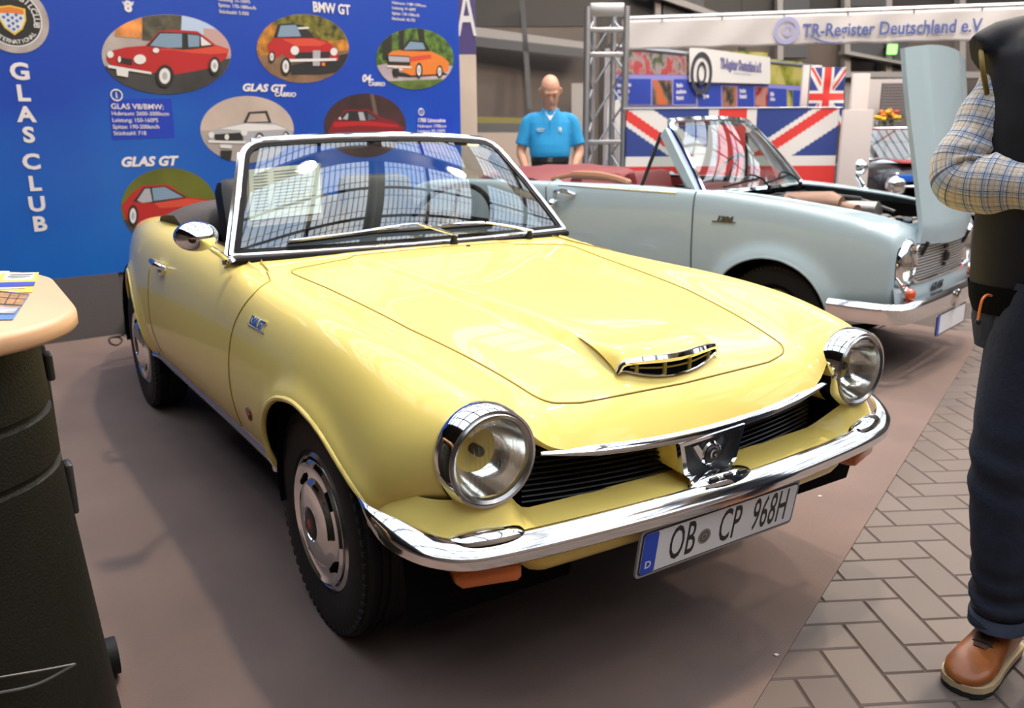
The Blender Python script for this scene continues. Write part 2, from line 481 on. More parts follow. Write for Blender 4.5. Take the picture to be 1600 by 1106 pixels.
# ================================================================== car body tools
def inside(poly, x, y):
    """vectorised even-odd test"""
    P = np.asarray(poly, float); r = np.zeros(np.shape(x), bool); n = len(P)
    for i in range(n):
        (x1, y1), (x2, y2) = P[i], P[(i+1) % n]
        c = ((y1 > y) != (y2 > y))
        with np.errstate(divide='ignore', invalid='ignore'):
            r ^= c & (x < (x2-x1)*(y-y1)/((y2-y1) or 1e-12)+x1)
    return r
def nearest_on(poly, q):
    P = np.asarray(poly, float); Q = np.roll(P, -1, 0); d = Q-P; L = (d*d).sum(1)
    t = np.clip(((q-P)*d).sum(1)/np.maximum(L, 1e-12), 0, 1); R = P+d*t[:, None]
    k = ((R-q)**2).sum(1).argmin(); return R[k]
def nearest_many(poly, X, Y):
    P = np.asarray(poly, float); Q = np.roll(P, -1, 0); best = np.full(np.shape(X), 1e9)
    for a, b in zip(P, Q):
        d = b-a; L = max((d*d).sum(), 1e-12); t = np.clip(((X-a[0])*d[0]+(Y-a[1])*d[1])/L, 0, 1)
        best = np.minimum(best, np.hypot(X-a[0]-t*d[0], Y-a[1]-t*d[1]))
    return best
def round_poly(pts, r, n=5, closed=True):
    P = [np.asarray(p, float) for p in pts]; out = []; N = len(P)
    for i in range(N):
        a, b, c = P[i-1], P[i], P[(i+1) % N]
        ri = r[i] if hasattr(r, '__len__') else r
        if ri <= 0: out.append(b); continue
        da, dc = unit(a-b), unit(c-b)
        k = min(ri, np.linalg.norm(a-b)*.45, np.linalg.norm(c-b)*.45)
        p0, p2 = b+da*k, b+dc*k
        for q in range(n+1):
            t = q/n; out.append((1-t)**2*p0+2*t*(1-t)*b+t*t*p2)
    return np.array(out)
class Shell:
    """smooth body skin from a half control grid (rows along the car, columns from the centre line round to the sill)"""
    def __init__(s, rows, nu, nv, post=None):
        half = np.asarray(rows, float)                       # (R, C, 3)
        m = half[:, 1:][:, ::-1].copy(); m[..., 1] *= -1
        ctrl = np.concatenate([m, half], 1)
        R, C = ctrl.shape[:2]
        G = bspline(ctrl, np.linspace(0, 1, nu), 0)
        G = bspline(G, np.linspace(0, 1, nv), 1)
        s.G = G if post is None else post(G)
        s.norms()
        s.face = np.zeros((nu-1, nv-1), int)                  # 0 body, -1 removed, k other panels
    def norms(s):
        du = np.gradient(s.G, axis=0); dv = np.gradient(s.G, axis=1)
        n = np.cross(du, dv); n /= np.maximum(np.linalg.norm(n, axis=2, keepdims=True), 1e-9)
        c = s.G.shape[1]//2
        if n[s.G.shape[0]//2, c, 2] < 0: n = -n
        s.N = n
    def mask_v(s, which, zmax=9):
        N = s.N
        if which == 'right': return (s.G[..., 1] < -.35) & (N[..., 1] < -.2)
        if which == 'left': return (s.G[..., 1] > .35) & (N[..., 1] > .2)
        return (N[..., 2] > .12) & (np.abs(s.G[..., 1]) < .70)
    def ab(s, which): return (0, 1) if which == 'top' else (0, 2)
    def cut(s, poly, which, val, snap=.03):
        a, b = s.ab(which); G = s.G
        cen = (G[:-1, :-1]+G[1:, :-1]+G[:-1, 1:]+G[1:, 1:])/4
        mv = s.mask_v(which); mf = mv[:-1, :-1] | mv[1:, :-1] | mv[:-1, 1:] | mv[1:, 1:]
        ins = inside(poly, cen[..., a], cen[..., b]) & mf & (s.face != -1)
        s.face[ins] = val
        # vertices touching both sides are moved onto the outline, along the surface
        nu, nv = G.shape[:2]
        ci = np.zeros((nu, nv), int); co = np.zeros((nu, nv), int)
        for di in (0, 1):
            for dj in (0, 1):
                ci[di:nu-1+di, dj:nv-1+dj] += ins; co[di:nu-1+di, dj:nv-1+dj] += ~ins
        for i, j in zip(*np.where((ci > 0) & (co > 0))):
            p = G[i, j]; q = nearest_on(poly, np.array([p[a], p[b]])); d = q-np.array([p[a], p[b]])
            if np.hypot(*d) < snap:
                n = s.N[i, j]; c = 3-a-b
                if abs(n[c]) > .2: p[c] -= (n[a]*d[0]+n[b]*d[1])/n[c]
                p[a], p[b] = q
    def at(s, which, x, w, out=0.0):
        """point (and normal) of the skin over (x, z) on a side or (x, y) on top"""
        a, b = s.ab(which); mv = s.mask_v(which)
        d = np.where(mv, (s.G[..., a]-x)**2+(s.G[..., b]-w)**2, 1e9)
        i, j = np.unravel_index(d.argmin(), d.shape); p = s.G[i, j].copy(); n = s.N[i, j]; c = 3-a-b
        dd = np.clip(np.array([x-p[a], w-p[b]]), -.05, .05)
        if abs(n[c]) > .2: p[c] -= (n[a]*dd[0]+n[b]*dd[1])/n[c]
        p[a] += dd[0]; p[b] += dd[1]
        return p+n*out, n
    def trace(s, which, pts, out=0.0, step=.012, closed=True):
        P = [np.asarray(p, float) for p in pts]
        if closed: P = P+[P[0]]
        o = []
        for p, q in zip(P[:-1], P[1:]):
            n = max(1, int(np.hypot(*(q-p))/step))
            for k in range(n): o.append(s.at(which, *(p+(q-p)*k/n), out)[0])
        if not closed: o.append(s.at(which, *P[-1], out)[0])
        return np.array(o)
    def emit(s, mb, val, mi=0, thick=0):
        idx = {}; V = []; F = []
        nu, nv = s.G.shape[:2]
        for i, j in zip(*np.where(s.face == val)):
            q = []
            for a in ((i, j), (i+1, j), (i+1, j+1), (i, j+1)):
                if a not in idx: idx[a] = len(V); V.append(s.G[a])
                q.append(idx[a])
            F.append(tuple(q))
        mb.add(V, F, mi)
def arch_hole(c, pts, n=60):
    """closed outline from a loop of (x, z) points"""
    return cr([np.array(p) for p in pts], 6, closed=True)

def build_wheel(parent, name, pos, side, R=.30, W=.155, rim=.178, tyre_mats=None, cap='chrome', hub_r=.165):
    """side=-1: outer face towards -y"""
    w = empty(name, pos); w.parent = parent
    h = W/2
    mb = MB()
    prof = [(rim, -h*.72), (rim+.012, -h*.9), (rim+.05, -h*1.02), (R-.045, -h*1.0), (R-.018, -h*.93), (R-.004, -h*.80)]
    tread = [-.72, -.64, -.63, -.40, -.39, -.37, -.36, -.14, -.13, -.11, -.10]
    for k, t in enumerate(tread): prof.append((R-(.008 if k % 4 in (3, 0) and k > 0 else 0), h*t))
    prof = prof+[(r, -y) for r, y in reversed(prof)]
    mb.lathe([(r, y) for r, y in prof], (0, 0, 0), (0, 1, 0), 72)
    # shoulder blocks
    for k in range(64):
        a = 2*PI*k/64
        for sg in (-1, 1):
            c = V3(math.cos(a)*(R-.0165), sg*h*.865, math.sin(a)*(R-.0165))
            Rm = np.array([[math.cos(a), 0, -math.sin(a)], [0, 1, 0], [math.sin(a), 0, math.cos(a)]])
            mb.box(c, (.018, .012, .017), 0, Rm, .002)
    mb.build('tyre', RUBBER, w, smooth=35)
    s = side
    mb = MB()
    mb.lathe([(rim+.004, s*h*.70), (rim+.006, s*h*.84), (rim-.004, s*h*.92), (rim-.014, s*h*.80), (rim-.02, s*h*.5), (.03, s*h*.45), (0, s*h*.45)], (0, 0, 0), (0, 1, 0), 48)
    mb.lathe([(rim+.004, -s*h*.7), (.05, -s*h*.5), (0, -s*h*.5)], (0, 0, 0), (0, 1, 0), 32)
    mb.build('rim', CHROME_SOFT if cap == 'chrome' else DEEP, w)
    return w, h
# ================================================================== the yellow convertible
def paint(name, col, coat=1.0, rough=.32):
    if name in MATS: return MATS[name]
    m = mat(name, col, rough, 0, coat, spec=.12)
    m.node_tree.nodes['Principled BSDF'].inputs['Coat Roughness'].default_value = .02
    return m
YEL = paint('yellow_paint', (.79, .61, .165), .55)
SEAM = mat('panel_gap', (.30, .20, .02), .7)
DARKRUB = mat('dark_rubber', (.008, .008, .009), .55, spec=.12)

CARZ = .0042
car = empty('convertible_car', (0, 0, CARZ))
tag(car, 'pale yellow classic convertible with chrome bumper and round headlights, in front of the blue backdrop', 'car')

X = [-3.30, -3.27, -3.12, -2.85, -2.5, -2.2, -1.9, -1.6, -1.3, -1.0, -.75, -.5, -.2, .1, .35]
ZC = [
 [.60, .74, .835, .865, .880, .888, .892, .895, .90, .90, .886, .868, .845, .815, .778],
 [.60, .74, .834, .864, .879, .888, .892, .895, .90, .90, .886, .868, .844, .813, .776],
 [.60, .735, .830, .862, .880, .890, .895, .898, .90, .90, .884, .862, .836, .804, .768],
 [.60, .73, .825, .860, .882, .896, .900, .900, .90, .895, .880, .854, .826, .795, .762],
 [.60, .73, .822, .860, .885, .900, .903, .900, .90, .895, .878, .850, .832, .812, .785],
 [.60, .72, .815, .855, .882, .900, .905, .905, .90, .893, .876, .855, .846, .842, .818],
 [.59, .70, .785, .825, .850, .868, .875, .872, .868, .858, .846, .832, .824, .817, .795],
 [.56, .635, .68, .715, .735, .745, .75, .75, .748, .743, .737, .730, .724, .718, .705],
 [.52, .57, .585, .60, .60, .60, .60, .60, .60, .60, .60, .60, .60, .60, .60],
 [.46, .49, .48, .47, .47, .47, .47, .47, .47, .47, .47, .47, .47, .47, .48],
 [.42, .42, .40, .385, .38, .38, .38, .38, .38, .38, .38, .38, .38, .39, .41],
 [.40, .37, .35, .335, .33, .33, .33, .33, .33, .33, .33, .33, .33, .335, .36]]
YC = [0, .18, .36, .47, .55, .625, .705, .750, .770, .765, .735, .69]
YS = [.66, .71, .755, .83, .905, .97, 1, 1, .995, .99, .985, .985, .985, .985, .985]
rows = []
for k, x in enumerate(X):
    rows.append([[x-.0*(c), YC[c]*YS[k], ZC[c][k]] for c in range(12)])
    if k < 2:
        for c in range(12): rows[-1][c][0] = x+.10*(YC[c]/.77)**2*(1 if k == 0 else .7)
rows.append([[.50, 0, .738], [.50, .18, .736], [.50, .35, .731], [.50, .45, .732], [.50, .525, .758], [.50, .605, .790], [.50, .69, .75], [.50, .735, .675], [.50, .752, .60], [.50, .748, .56], [.50, .735, .545], [.49, .68, .54]])
rows.append([[.60, 0, .695], [.60, .18, .696], [.590, .35, .703], [.580, .44, .715], [.570, .505, .748], [.570, .588, .778], [.570, .665, .744], [.570, .708, .67], [.570, .710, .60], [.570, .685, .56], [.565, .63, .546], [.56, .58, .545]])
rows.append([[.662, 0, .608], [.660, .18, .612], [.650, .355, .626], [.634, .438, .640], [.612, .488, .706], [.606, .570, .762], [.604, .650, .735], [.603, .684, .665], [.603, .672, .60], [.604, .63, .56], [.606, .59, .548], [.606, .55, .548]])

ARCH_F = arch_hole(None, [(-.250, .30), (-.248, .39), (-.235, .468), (-.190, .555), (-.10, .617), (.0, .640), (.08, .643), (.19, .628), (.285, .600), (.375, .564), (.432, .535), (.44, .47), (.40, .32), (.1, .22)])
ARCH_R = arch_hole(None, [(-2.20+.345*math.cos(math.radians(a)), .345+.335*math.sin(math.radians(a))) for a in range(0, 360, 20)])
def bulge_w(x): return .152+.135*np.clip((.52-x)/.95, 0, 1.2)
def post(G):
    x, y, z = G[..., 0], np.abs(G[..., 1]), G[..., 2]
    up = sstep(.60, .50, y)*sstep(.56, .50, x)*sstep(-.80, -.45, x)
    w = bulge_w(x)
    b = sstep(w+.010, w-.018, y)*(.017+.008*sstep(-.3, .5, x))
    G[..., 2] = z+b*up*sstep(.6, .7, z)
    # rolled-out lips round the wheel openings
    side = (y > .55) & (z < .76)
    for A in (ARCH_F, ARCH_R):
        d = nearest_many(A, x, z); ins = inside(A, x, z); d = np.where(ins, 0, d)
        G[..., 1] += np.sign(G[..., 1])*np.where(side, .014*np.exp(-(d/.035)**2), 0)*sstep(.76, .70, z)
    return G
SH = Shell(rows, 300, 230, post)
HOOD = round_poly([(.572, -.30), (.578, 0), (.572, .30), (.556, .395), (.10, .475), (-.35, .512), (-.60, .545), (-.645, .30), (-.655, 0), (-.645, -.30), (-.60, -.545), (-.35, -.512), (.10, -.475), (.556, -.395)],
                  [0, 0, 0, .05, 0, 0, .06, 0, 0, 0, .06, 0, 0, .05])
DOOR = round_poly([(-.80, .96), (-.80, .885), (-.64, .868), (-.49, .850), (-.468, .825), (-.535, .72), (-.553, .60), (-.55, .40), (-1.60, .395), (-1.655, .52), (-1.67, .70), (-1.685, .96)], [0, .0, .03, .03, .03, .05, .05, .03, .05, .08, .05, 0])
COCK = round_poly([(-.80, -.60), (-.80, .60), (-1.72, .60), (-1.78, .50), (-1.78, -.50), (-1.72, -.60)], [.03, .03, .06, .05, .05, .06])
SH.cut(COCK, 'top', -1, .05)
for A in (ARCH_F, ARCH_R):
    SH.cut(A, 'right', -1); SH.cut(A, 'left', -1)
SH.cut(HOOD, 'top', 2)
SH.cut(DOOR, 'right', 3); SH.cut(DOOR, 'left', 4)

# -- main body with headlight pods, front apron and arch lips
mb = MB(); SH.emit(mb, 0)
for A in (ARCH_F, ARCH_R):
    for side in ('right', 'left'):
        P = [p for p in cr([q for q in A[::4]], 3, closed=True) if p[1] > .345]
        k = max(range(len(P)), key=lambda i: np.hypot(*(P[i]-P[i-1])))
        P = P[k:]+P[:k]
        pts = [SH.at(side, *p, -.004)[0] for p in P]
        mb.tube(pts, .0085, 8)
# headlight pods close the wings behind the lamps
HLC = [V3(.60, s*.575, .655) for s in (-1, 1)]
for s, c in zip((-1, 1), HLC):
    o = V3(0, c[1], c[2])
    mb.lathe([(.085, .40), (.100, .44), (.1035, .52), (.1035, .606), (.095, .608), (.05, .58), (0, .57)], o, (1, 0, 0), 40)
# nose lip folded back over the grille
lip = [SH.G[-1, j].copy() for j in range(SH.G.shape[1]) if abs(SH.G[-1, j, 1]) < .47]
back = [p+V3(-.055, 0, -.012) for p in lip]
mb.grid(np.array([lip, [p+V3(-.006, 0, -.010) for p in lip], back]))
# apron: shelf under the grille, front skirt, wrapped round both corners
def plan(y_off):
    half = [(.425, .752), (.49, .752), (.56, .738), (.615, .708), (.652, .66), (.674, .59), (.688, .48), (.697, .34), (.703, .17), (.705, 0)]
    P = half+[(x, -y) for x, y in reversed(half[:-1])]
    return cr([np.array(p) for p in P], 6)
PL = plan(0); T2 = np.gradient(PL, axis=0); NR = np.array([unit((t[1], -t[0])) for t in T2])
if NR[len(NR)//2][0] < 0: NR = -NR
def apr(off, z): return [V3(p[0]+n[0]*off, p[1]+n[1]*off, z(p) if callable(z) else z) for p, n in zip(PL, NR)]
cent = lambda p: float(sstep(.56, .46, abs(p[1])))
G = []
def aprow(offc, offs, zc, zs):
    return [V3(p[0]+n[0]*(offs+(offc-offs)*cent(p)), p[1]+n[1]*(offs+(offc-offs)*cent(p)), zs+(zc-zs)*cent(p)) for p, n in zip(PL, NR)]
G = [aprow(-.100, -.040, .500, .575), aprow(-.09, -.034, .494, .555), aprow(-.05, -.020, .488, .53), aprow(-.016, -.010, .482, .508), aprow(-.003, -.002, .478, .490), aprow(.0, -.004, .455, .468), aprow(-.004, -.022, .42, .452), aprow(-.02, -.05, .390, .440), aprow(-.06, -.09, .372, .432)]
GG = bspline(np.array(G), np.linspace(0, 1, 24), 0)
mb.grid(GG)
body = mb.build('body', YEL, car, smooth=45)
# -- hood, doors
mb = MB(); SH.emit(mb, 2); hood = mb.build('hood', YEL, car, smooth=60)
m2 = MB(); m2.tube(SH.trace('top', HOOD, .0003), .0026, 6, closed=True); m2.build('shut_line', SEAM, hood)
doors = []
for val, side, s in ((3, 'right', -1), (4, 'left', 1)):
    mb = MB(); SH.emit(mb, val); d = mb.build('door', YEL, car, smooth=60); doors.append(d)
    m2 = MB()
    tr = SH.trace(side, DOOR[1:-1], .0003, closed=False); m2.tube(tr, .0024, 6); m2.build('shut_line', SEAM, d)
    # handle: blade and thumb lever
    p, n = SH.at(side, -1.475, .785)
    m3 = MB(); m3.tube(cr([p+n*.004+V3(-.07, 0, .006), p+n*.03+V3(-.055, 0, .008), p+n*.034+V3(0, 0, .006), p+n*.03+V3(.045, 0, .0), p+n*.004+V3(.055, 0, -.004)], 6), .010, 8, flat=1.1)
    m3.lathe([(0, 0), (.019, 0), (.019, .016), (.012, .024), (0, .026)], p+V3(.035, 0, -.016), n, 16)
    m3.build('door_handle', CHROME, d)
# -- dark liners under the skin: wheel wells, floor, firewall
mb = MB()
for xc in (.15, -2.2):
    for s in (-1, 1):
        G = []
        for k in range(25):
            a = PI*(-.08+1.16*k/24)
            G.append([V3(xc+.40*math.cos(a), s*yy, .36+.345*math.sin(a)) for yy in (.725, .30)])
        mb.grid(np.array(G)); mb.add([g[1] for g in G], [tuple(range(25))])
mb.box((-1.35, 0, .345), (3.6, 1.10, .03))
mb.box((-1.06, 0, .36), (1.6, 1.34, .03))
mb.box((.42, 0, .46), (.10, .9, .22))
mb.tube([(0, -.62, .30), (0, .62, .30)], .03, 8); mb.tube([(-2.32, -.62, .30), (-2.32, .62, .30)], .045, 8)
mb.box((-.1, 0, .26), (.6, .5, .16), 0, None, .03)
mb.build('underbody', DEEP, car, smooth=30)
# -- wheels
EMBLEM_RED = mat('emblem_red', (.35, .03, .02), .4)
def yellow_wheel(x, s):
    w, h = build_wheel(car, 'wheel', (x, s*.632, .30), s)
    mb = MB()
    Y = s*h
    prof = [(.163, Y*.80), (.166, Y*.96), (.158, Y*1.04), (.150, Y*.98), (.142, Y*.93), (.122, Y*.94), (.112, Y*.99), (.106, Y*1.09), (.098, Y*1.14), (.07, Y*1.20), (.046, Y*1.22), (.044, Y*1.17), (0, Y*1.17)]
    mb.lathe(prof, (0, 0, 0), (0, 1, 0), 56)
    for k in range(4):
        a = 2*PI*(k+.5)/4; r = .126
        Rm = np.array([[math.cos(a), 0, -math.sin(a)], [0, 1, 0], [math.sin(a), 0, math.cos(a)]])
        mb.box((r*math.cos(a), Y*.955, r*math.sin(a)), (.012, .008, .050), 1, Rm, .002)
    c = mb.build('hubcap', [CHROME, DEEP], w, smooth=32)
    m2 = MB(); m2.lathe([(.043, Y*1.17), (.038, Y*1.23), (.02, Y*1.26), (0, Y*1.265)], n=24, axis=(0, 1, 0))
    m2.lathe([(.015, Y*1.255), (.011, Y*1.28), (0, Y*1.28)], n=16, axis=(0, 1, 0), mi=1)
    m2.build('hub_emblem', [BLACK, EMBLEM_RED], c)
for x in (0, -2.32):
    for s in (-1, 1): yellow_wheel(x, s)
# -- headlights
REFL = mat('lamp_reflector', (.94, .92, .87), .13, 1.0)
GREYRING = mat('lamp_ring', (.42, .40, .38), .25, 1.0)
for s, c in zip((-1, 1), HLC):
    h = empty('headlight', (0, c[1], c[2])); h.parent = car
    mb = MB()
    # chrome nacelle, deeper on the outside and top
    G = []
    for r, x0, k in ((.1045, .592, 1), (.1075, .600, 1), (.1070, .622, 1), (.1035, .642, .8), (.099, .652, .8), (.0945, .650, .8), (.0935, .634, .8)):
        ring = []
        for q in range(48):
            a = 2*PI*q/48; yy, zz = math.cos(a), math.sin(a)
            ring.append(V3(x0-.010*zz*0, r*yy, r*zz))
        G.append(ring)
    mb.grid(np.array(G), closev=True); mb.build('bezel', CHROME, h)
    m2 = MB(); m2.lathe([(.095, .632), (.0955, .648), (.090, .655), (.0835, .650), (.082, .640)], (0, 0, 0), (1, 0, 0), 48); m2.build('retaining_ring', GREYRING, h)
    m3 = MB(); m3.lathe([(.086, .640), (.080, .622), (.066, .596), (.045, .576), (.02, .566), (0, .565)], (0, 0, 0), (1, 0, 0), 40); m3.build('reflector', REFL, h)
    m4 = MB()
    m4.lathe([(0, .606), (.009, .605), (.011, .600), (.011, .57)], (0, 0, .0), (1, 0, 0), 20); m4.build('bulb_shield', mat('lamp_shield', (.12, .11, .1), .4, 1), h)
    m5 = MB()
    prof = [(.0845, .645)]+[(.0845*math.cos(t), .645+.026*math.sin(t)) for t in np.linspace(.15, PI/2, 8)]
    m5.lathe(prof, (0, 0, 0), (1, 0, 0), 48)
    for k in range(-7, 8):                                    # moulded vertical flutes of the lens
        yv = k*.0095; zt = math.sqrt(.072**2-yv*yv)*.9
        if abs(k) < 3: m5.tube([V3(.645+.026*math.sqrt(max(0, 1-(yv/.0845)**2-(zz/.0845)**2))-.003, yv, zz) for zz in np.linspace(-zt*.2, zt, 9)], .0019, 6)
        else: m5.tube([V3(.645+.026*math.sqrt(max(0, 1-(yv/.0845)**2-(zz/.0845)**2))-.003, yv, zz) for zz in np.linspace(-zt, zt*.75, 9)], .0017, 6)
    m5.build('lens', LENS, h, smooth=30)
# -- grille: slats, dark backing, chrome strip, emblem
mb = MB()
gy = np.linspace(-.462, .462, 31)
def gx(y, d=0): return .608-d-.09*(y/.46)**2*.35
for k in range(10):
    z = .492+k*.0124
    mb.sweep([V3(gx(y), y, z+.018*(y/.46)**2) for y in gy], [(-.010, -.0022), (.004, -.0022), (.006, 0), (.004, .0022), (-.010, .0022)])
mb.grid(np.array([[V3(gx(y, .03), y, z) for y in gy] for z in (.48, .66)]), 1)
GRB = mat('grille_slat', (.02, .02, .021), .28, .6)
mb.build('grille', [GRB, DEEP], car, smooth=40)
lp = []
for y in np.linspace(-.452, .452, 41):
    e_ = SH.G[-1][np.argmin(np.abs(SH.G[-1][:, 1]-y)+np.where(np.abs(SH.G[-1][:, 1]) < .46, 0, 9))]
    lp.append(V3(.664-.024*(y/.43)**2, y, .602+.030*(y/.43)**2))
lp = np.array(lp)
sc = [.25+.75*min(1, min(i, len(lp)-1-i)/6) for i in range(len(lp))]
mb = MB(); mb.sweep(lp, [(-.016, -.011), (.006, -.011), (.011, -.006), (.010, .001), (.000, .010), (-.016, .016)], scale=sc)
mb.build('grille_trim', CHROME, car, smooth=50)
# emblem housing
em = empty('emblem', (.0, 0, 0)); em.parent = car
mb = MB()
fr = [(-.105, .046), (.105, .054), (.080, -.028), (.060, -.048), (-.066, -.048), (-.088, -.028)]
ec = V3(.672, .0, .550)
mb.loft([[ec+V3(-.12, a*1.15, b*.55) for a, b in fr], [ec+V3(-.05, a*1.05, b*.8) for a, b in fr], [ec+V3(-.004, a*.99, b*.99) for a, b in fr]])
mb.box(ec+V3(-.05, 0, -.06), (.06, .02, .05), 0, None, .004)
mb.build('emblem_housing', YEL, em, smooth=50)
mb = MB()
o, i_ = [ec+V3(.008, a, b) for a, b in fr], [ec+V3(.008, a*.87, b*.84) for a, b in fr]
ob, ib = [p+V3(-.014, 0, 0) for p in o], [p+V3(-.012, 0, 0) for p in i_]
n6 = len(fr)
mb.add(ob+o+i_+ib, sum([[(k, (k+1) % n6, n6+(k+1) % n6, n6+k), (n6+k, n6+(k+1) % n6, 2*n6+(k+1) % n6, 2*n6+k), (2*n6+k, 2*n6+(k+1) % n6, 3*n6+(k+1) % n6, 3*n6+k)] for k in range(n6)], []))
mb.build('emblem_frame', CHROME, em, smooth=30)
mb = MB(); mb.add([p+V3(.002, 0, 0) for p in ib], [tuple(range(n6))], 0)
mb.lathe([(.030, -.006), (.032, .004), (.027, .008), (.025, .004), (0, .005)], ec, (1, 0, 0), 28, 1)
for sg in (-1, 1):
    mb.prism([ec+V3(-.003, sg*.030, -.012), ec+V3(-.003, sg*.060, .030), ec+V3(-.003, sg*.045, .032), ec+V3(-.003, sg*.026, .010)], (.008, 0, 0), 1)
mb.lathe([(.022, .006), (.018, .010), (0, .011)], ec, (1, 0, 0), 24, 0)
put_text(mb, 'G', .034, ec+V3(.0122, 0, 0), (0, 1, 0), (0, 0, 1), 1, bold=.001, ext=.0006)
mb.build('emblem_badge', [BLACK, CHROME], em, smooth=30)
# -- hood scoop
zs = lambda x, y: SH.at('top', x, y)[0][2]
scp = empty('hood_scoop', (0, 0, 0)); scp.parent = car
mb = MB()
ys = np.linspace(-.160, .160, 33); G = []; xf = lambda y: .553-.030*(abs(y)/.16)**2
prf = lambda y: max(0, 1-(abs(y)/.16)**2.6)**.6
for t in np.linspace(0, 1, 9):
    G.append([V3(xf(y)-.15*(1-t), y, zs(xf(y)-.15*(1-t), y*.93)+.001+.046*prf(y)*t*t*(3-2*t)*.9) for y in ys])
mb.grid(np.array(G)); mb.build('scoop_cowl', YEL, scp, smooth=60)
mb = MB()
top = [V3(xf(y)+.004, y, zs(xf(y), y*.93)+.0425*prf(y)+.001) for y in ys]
mb.sweep(top, [(-.020, -.003), (.005, -.007), (.009, .002), (.004, .011), (-.010, .0125), (-.026, .004)], scale=[.5+.5*prf(y) for y in ys])
bot = [V3(xf(y)+.006, y, zs(xf(y), y*.93)+.003) for y in ys]
mb.tube(bot, .003, 6)
mb.build('scoop_trim', CHROME, scp, smooth=50)
mb = MB()
mb.grid(np.array([[p+V3(-.006, 0, -.002) for p in top], [p+V3(-.006, 0, 0) for p in bot]]), 0)
for y in (-.115, -.04, .04, .115):
    p0, p1 = V3(xf(y)+.002, y, zs(xf(y), y)+.003), V3(xf(y)+.002, y, zs(xf(y), y)+.042*prf(y))
    mb.tube([p0, p1], .0055, 6, mi=1)
mb.tube([V3(xf(y)+.001, y, zs(xf(y), y*.93)+.022*prf(y)) for y in ys[3:-3]], .0025, 6, mi=1)
mb.build('scoop_vent', [DEEP, mat('scoop_bars', (.30, .22, .03), .5)], scp)
# -- front bumper with three bosses
mb = MB()
def bplan():
    half = [(.435, .768), (.50, .778), (.57, .770), (.632, .735), (.668, .685), (.690, .62), (.708, .52), (.726, .36), (.740, .18), (.745, 0)]
    P = [(x, -y) for x, y in half]+[(x, y) for x, y in reversed(half[:-1])]
    return cr([np.array(p) for p in P], 6)
BP = bplan(); nb = len(BP); bz = []
ds = np.concatenate([[0], np.cumsum(np.hypot(*np.diff(BP, axis=0).T))]); tot = ds[-1]
bsc = []
path = []
for p, d in zip(BP, ds):
    e = min(d, tot-d)
    bsc.append(.12+.88*float(sstep(0, .17, e)))
    path.append(V3(p[0], p[1], .478+.064*float(sstep(.34, .0, e))-.012*float(sstep(.8, .2, abs(p[1]))*0)))
PRF = [(-.040, .024), (-.032, .030), (-.018, .0275), (.002, .014), (.011, .004), (.0145, -.001), (.0145, -.006), (.011, -.024), (.006, -.028), (-.025, -.026)]
# profile a>0 must point outwards: side = up x tangent
mb.sweep(path, [(a*.84, b*.90) for a, b in PRF], scale=bsc)
bump = mb.build('front_bumper', CHROME_BUMP, car, smooth=35)
for y0, x0, wd in ((-.60, .694, .085), (0, .742, .10), (.60, .694, .085)):
    mb = MB(); n = 12; G = []
    for i in range(n+1):
        t = -1+2*i/n; k = math.sqrt(max(0, 1-t*t))
        c = V3(x0-.036-(.03 if y0 else 0)*(abs(y0+t*wd)-abs(y0))/wd*.6, y0+t*wd, .500)
        G.append([c+V3((.034)*math.cos(q)*k, 0, .022*math.sin(q)*k) for q in np.linspace(PI, 0, 9)])
    mb.grid(np.array(G))
    if y0 == 0:
        for k in (-1, 0, 1): mb.box((x0-.012, k*.045, .515), (.010, .026, .012), 1, None, .003)
    mb.build('bumper_boss', [CHROME, BLACK], bump, smooth=45)
# -- indicators under the bumper
for s in (-1, 1):
    mb = MB()
    rr = [(-.070, -.010), (-.062, -.019), (.056, -.019), (.068, -.008), (.070, .012), (.062, .019), (-.062, .019), (-.070, .012)]
    c = V3(.655, s*.595, .418)
    tdir = unit(V3(-.30, s*1, 0)); nd = unit(V3(1, s*.30, 0))
    mb.loft([[c+tdir*a*1.0+V3(0, 0, b)-nd*.05 for a, b in rr], [c+tdir*a+V3(0, 0, b)+nd*.0 for a, b in rr], [c+tdir*a*.95+V3(0, 0, b*.85)+nd*.014 for a, b in rr], [c+tdir*a*.85+V3(0, 0, b*.5)+nd*.019 for a, b in rr]])
    ind = mb.build('indicator', AMBER, car, smooth=40)
    m2 = MB(); m2.box(c-nd*.03+V3(0, 0, .022), (.05, .11, .010), 0, np.array([nd, tdir, V3(0, 0, 1)]).T, .003); m2.build('indicator_base', CHROME_SOFT, ind)
# -- number plate
PLW = mat('plate_white', (.74, .74, .74), .35); PLB = mat('plate_blue', (.006, .06, .50), .4); PLK = mat('plate_black', (.012, .012, .012), .4)
PLF = mat('plate_frame', (.30, .30, .31), .35)
np_ = empty('number_plate', (.722, 0, .386)); np_.parent = car
tilt = math.radians(-9)
ex, ey = V3(0, 1, 0), V3(math.sin(tilt)*-1*-1, 0, math.cos(tilt)); ey = unit(V3(-math.sin(-tilt)*-1, 0, math.cos(tilt)))
ez = np.cross(ex, ey)
def plate_pt(a, b, d=0): return ex*a+ey*b+ez*d
def rrect(w, h, r, n=4):
    out = []
    for cx, cy, a0 in ((w/2-r, h/2-r, 0), (-w/2+r, h/2-r, 90), (-w/2+r, -h/2+r, 180), (w/2-r, -h/2+r, 270)):
        for k in range(n+1):
            a = math.radians(a0+90*k/n); out.append((cx+r*math.cos(a), cy+r*math.sin(a)))
    return out
PWD, PHT = .500, .110
mb = MB(); mb.prism([plate_pt(a, b, -.006) for a, b in rrect(PWD+.012, PHT+.014, .012)], ez*.006, 0); mb.build('plate_frame', PLF, np_, smooth=30)
mb = MB()
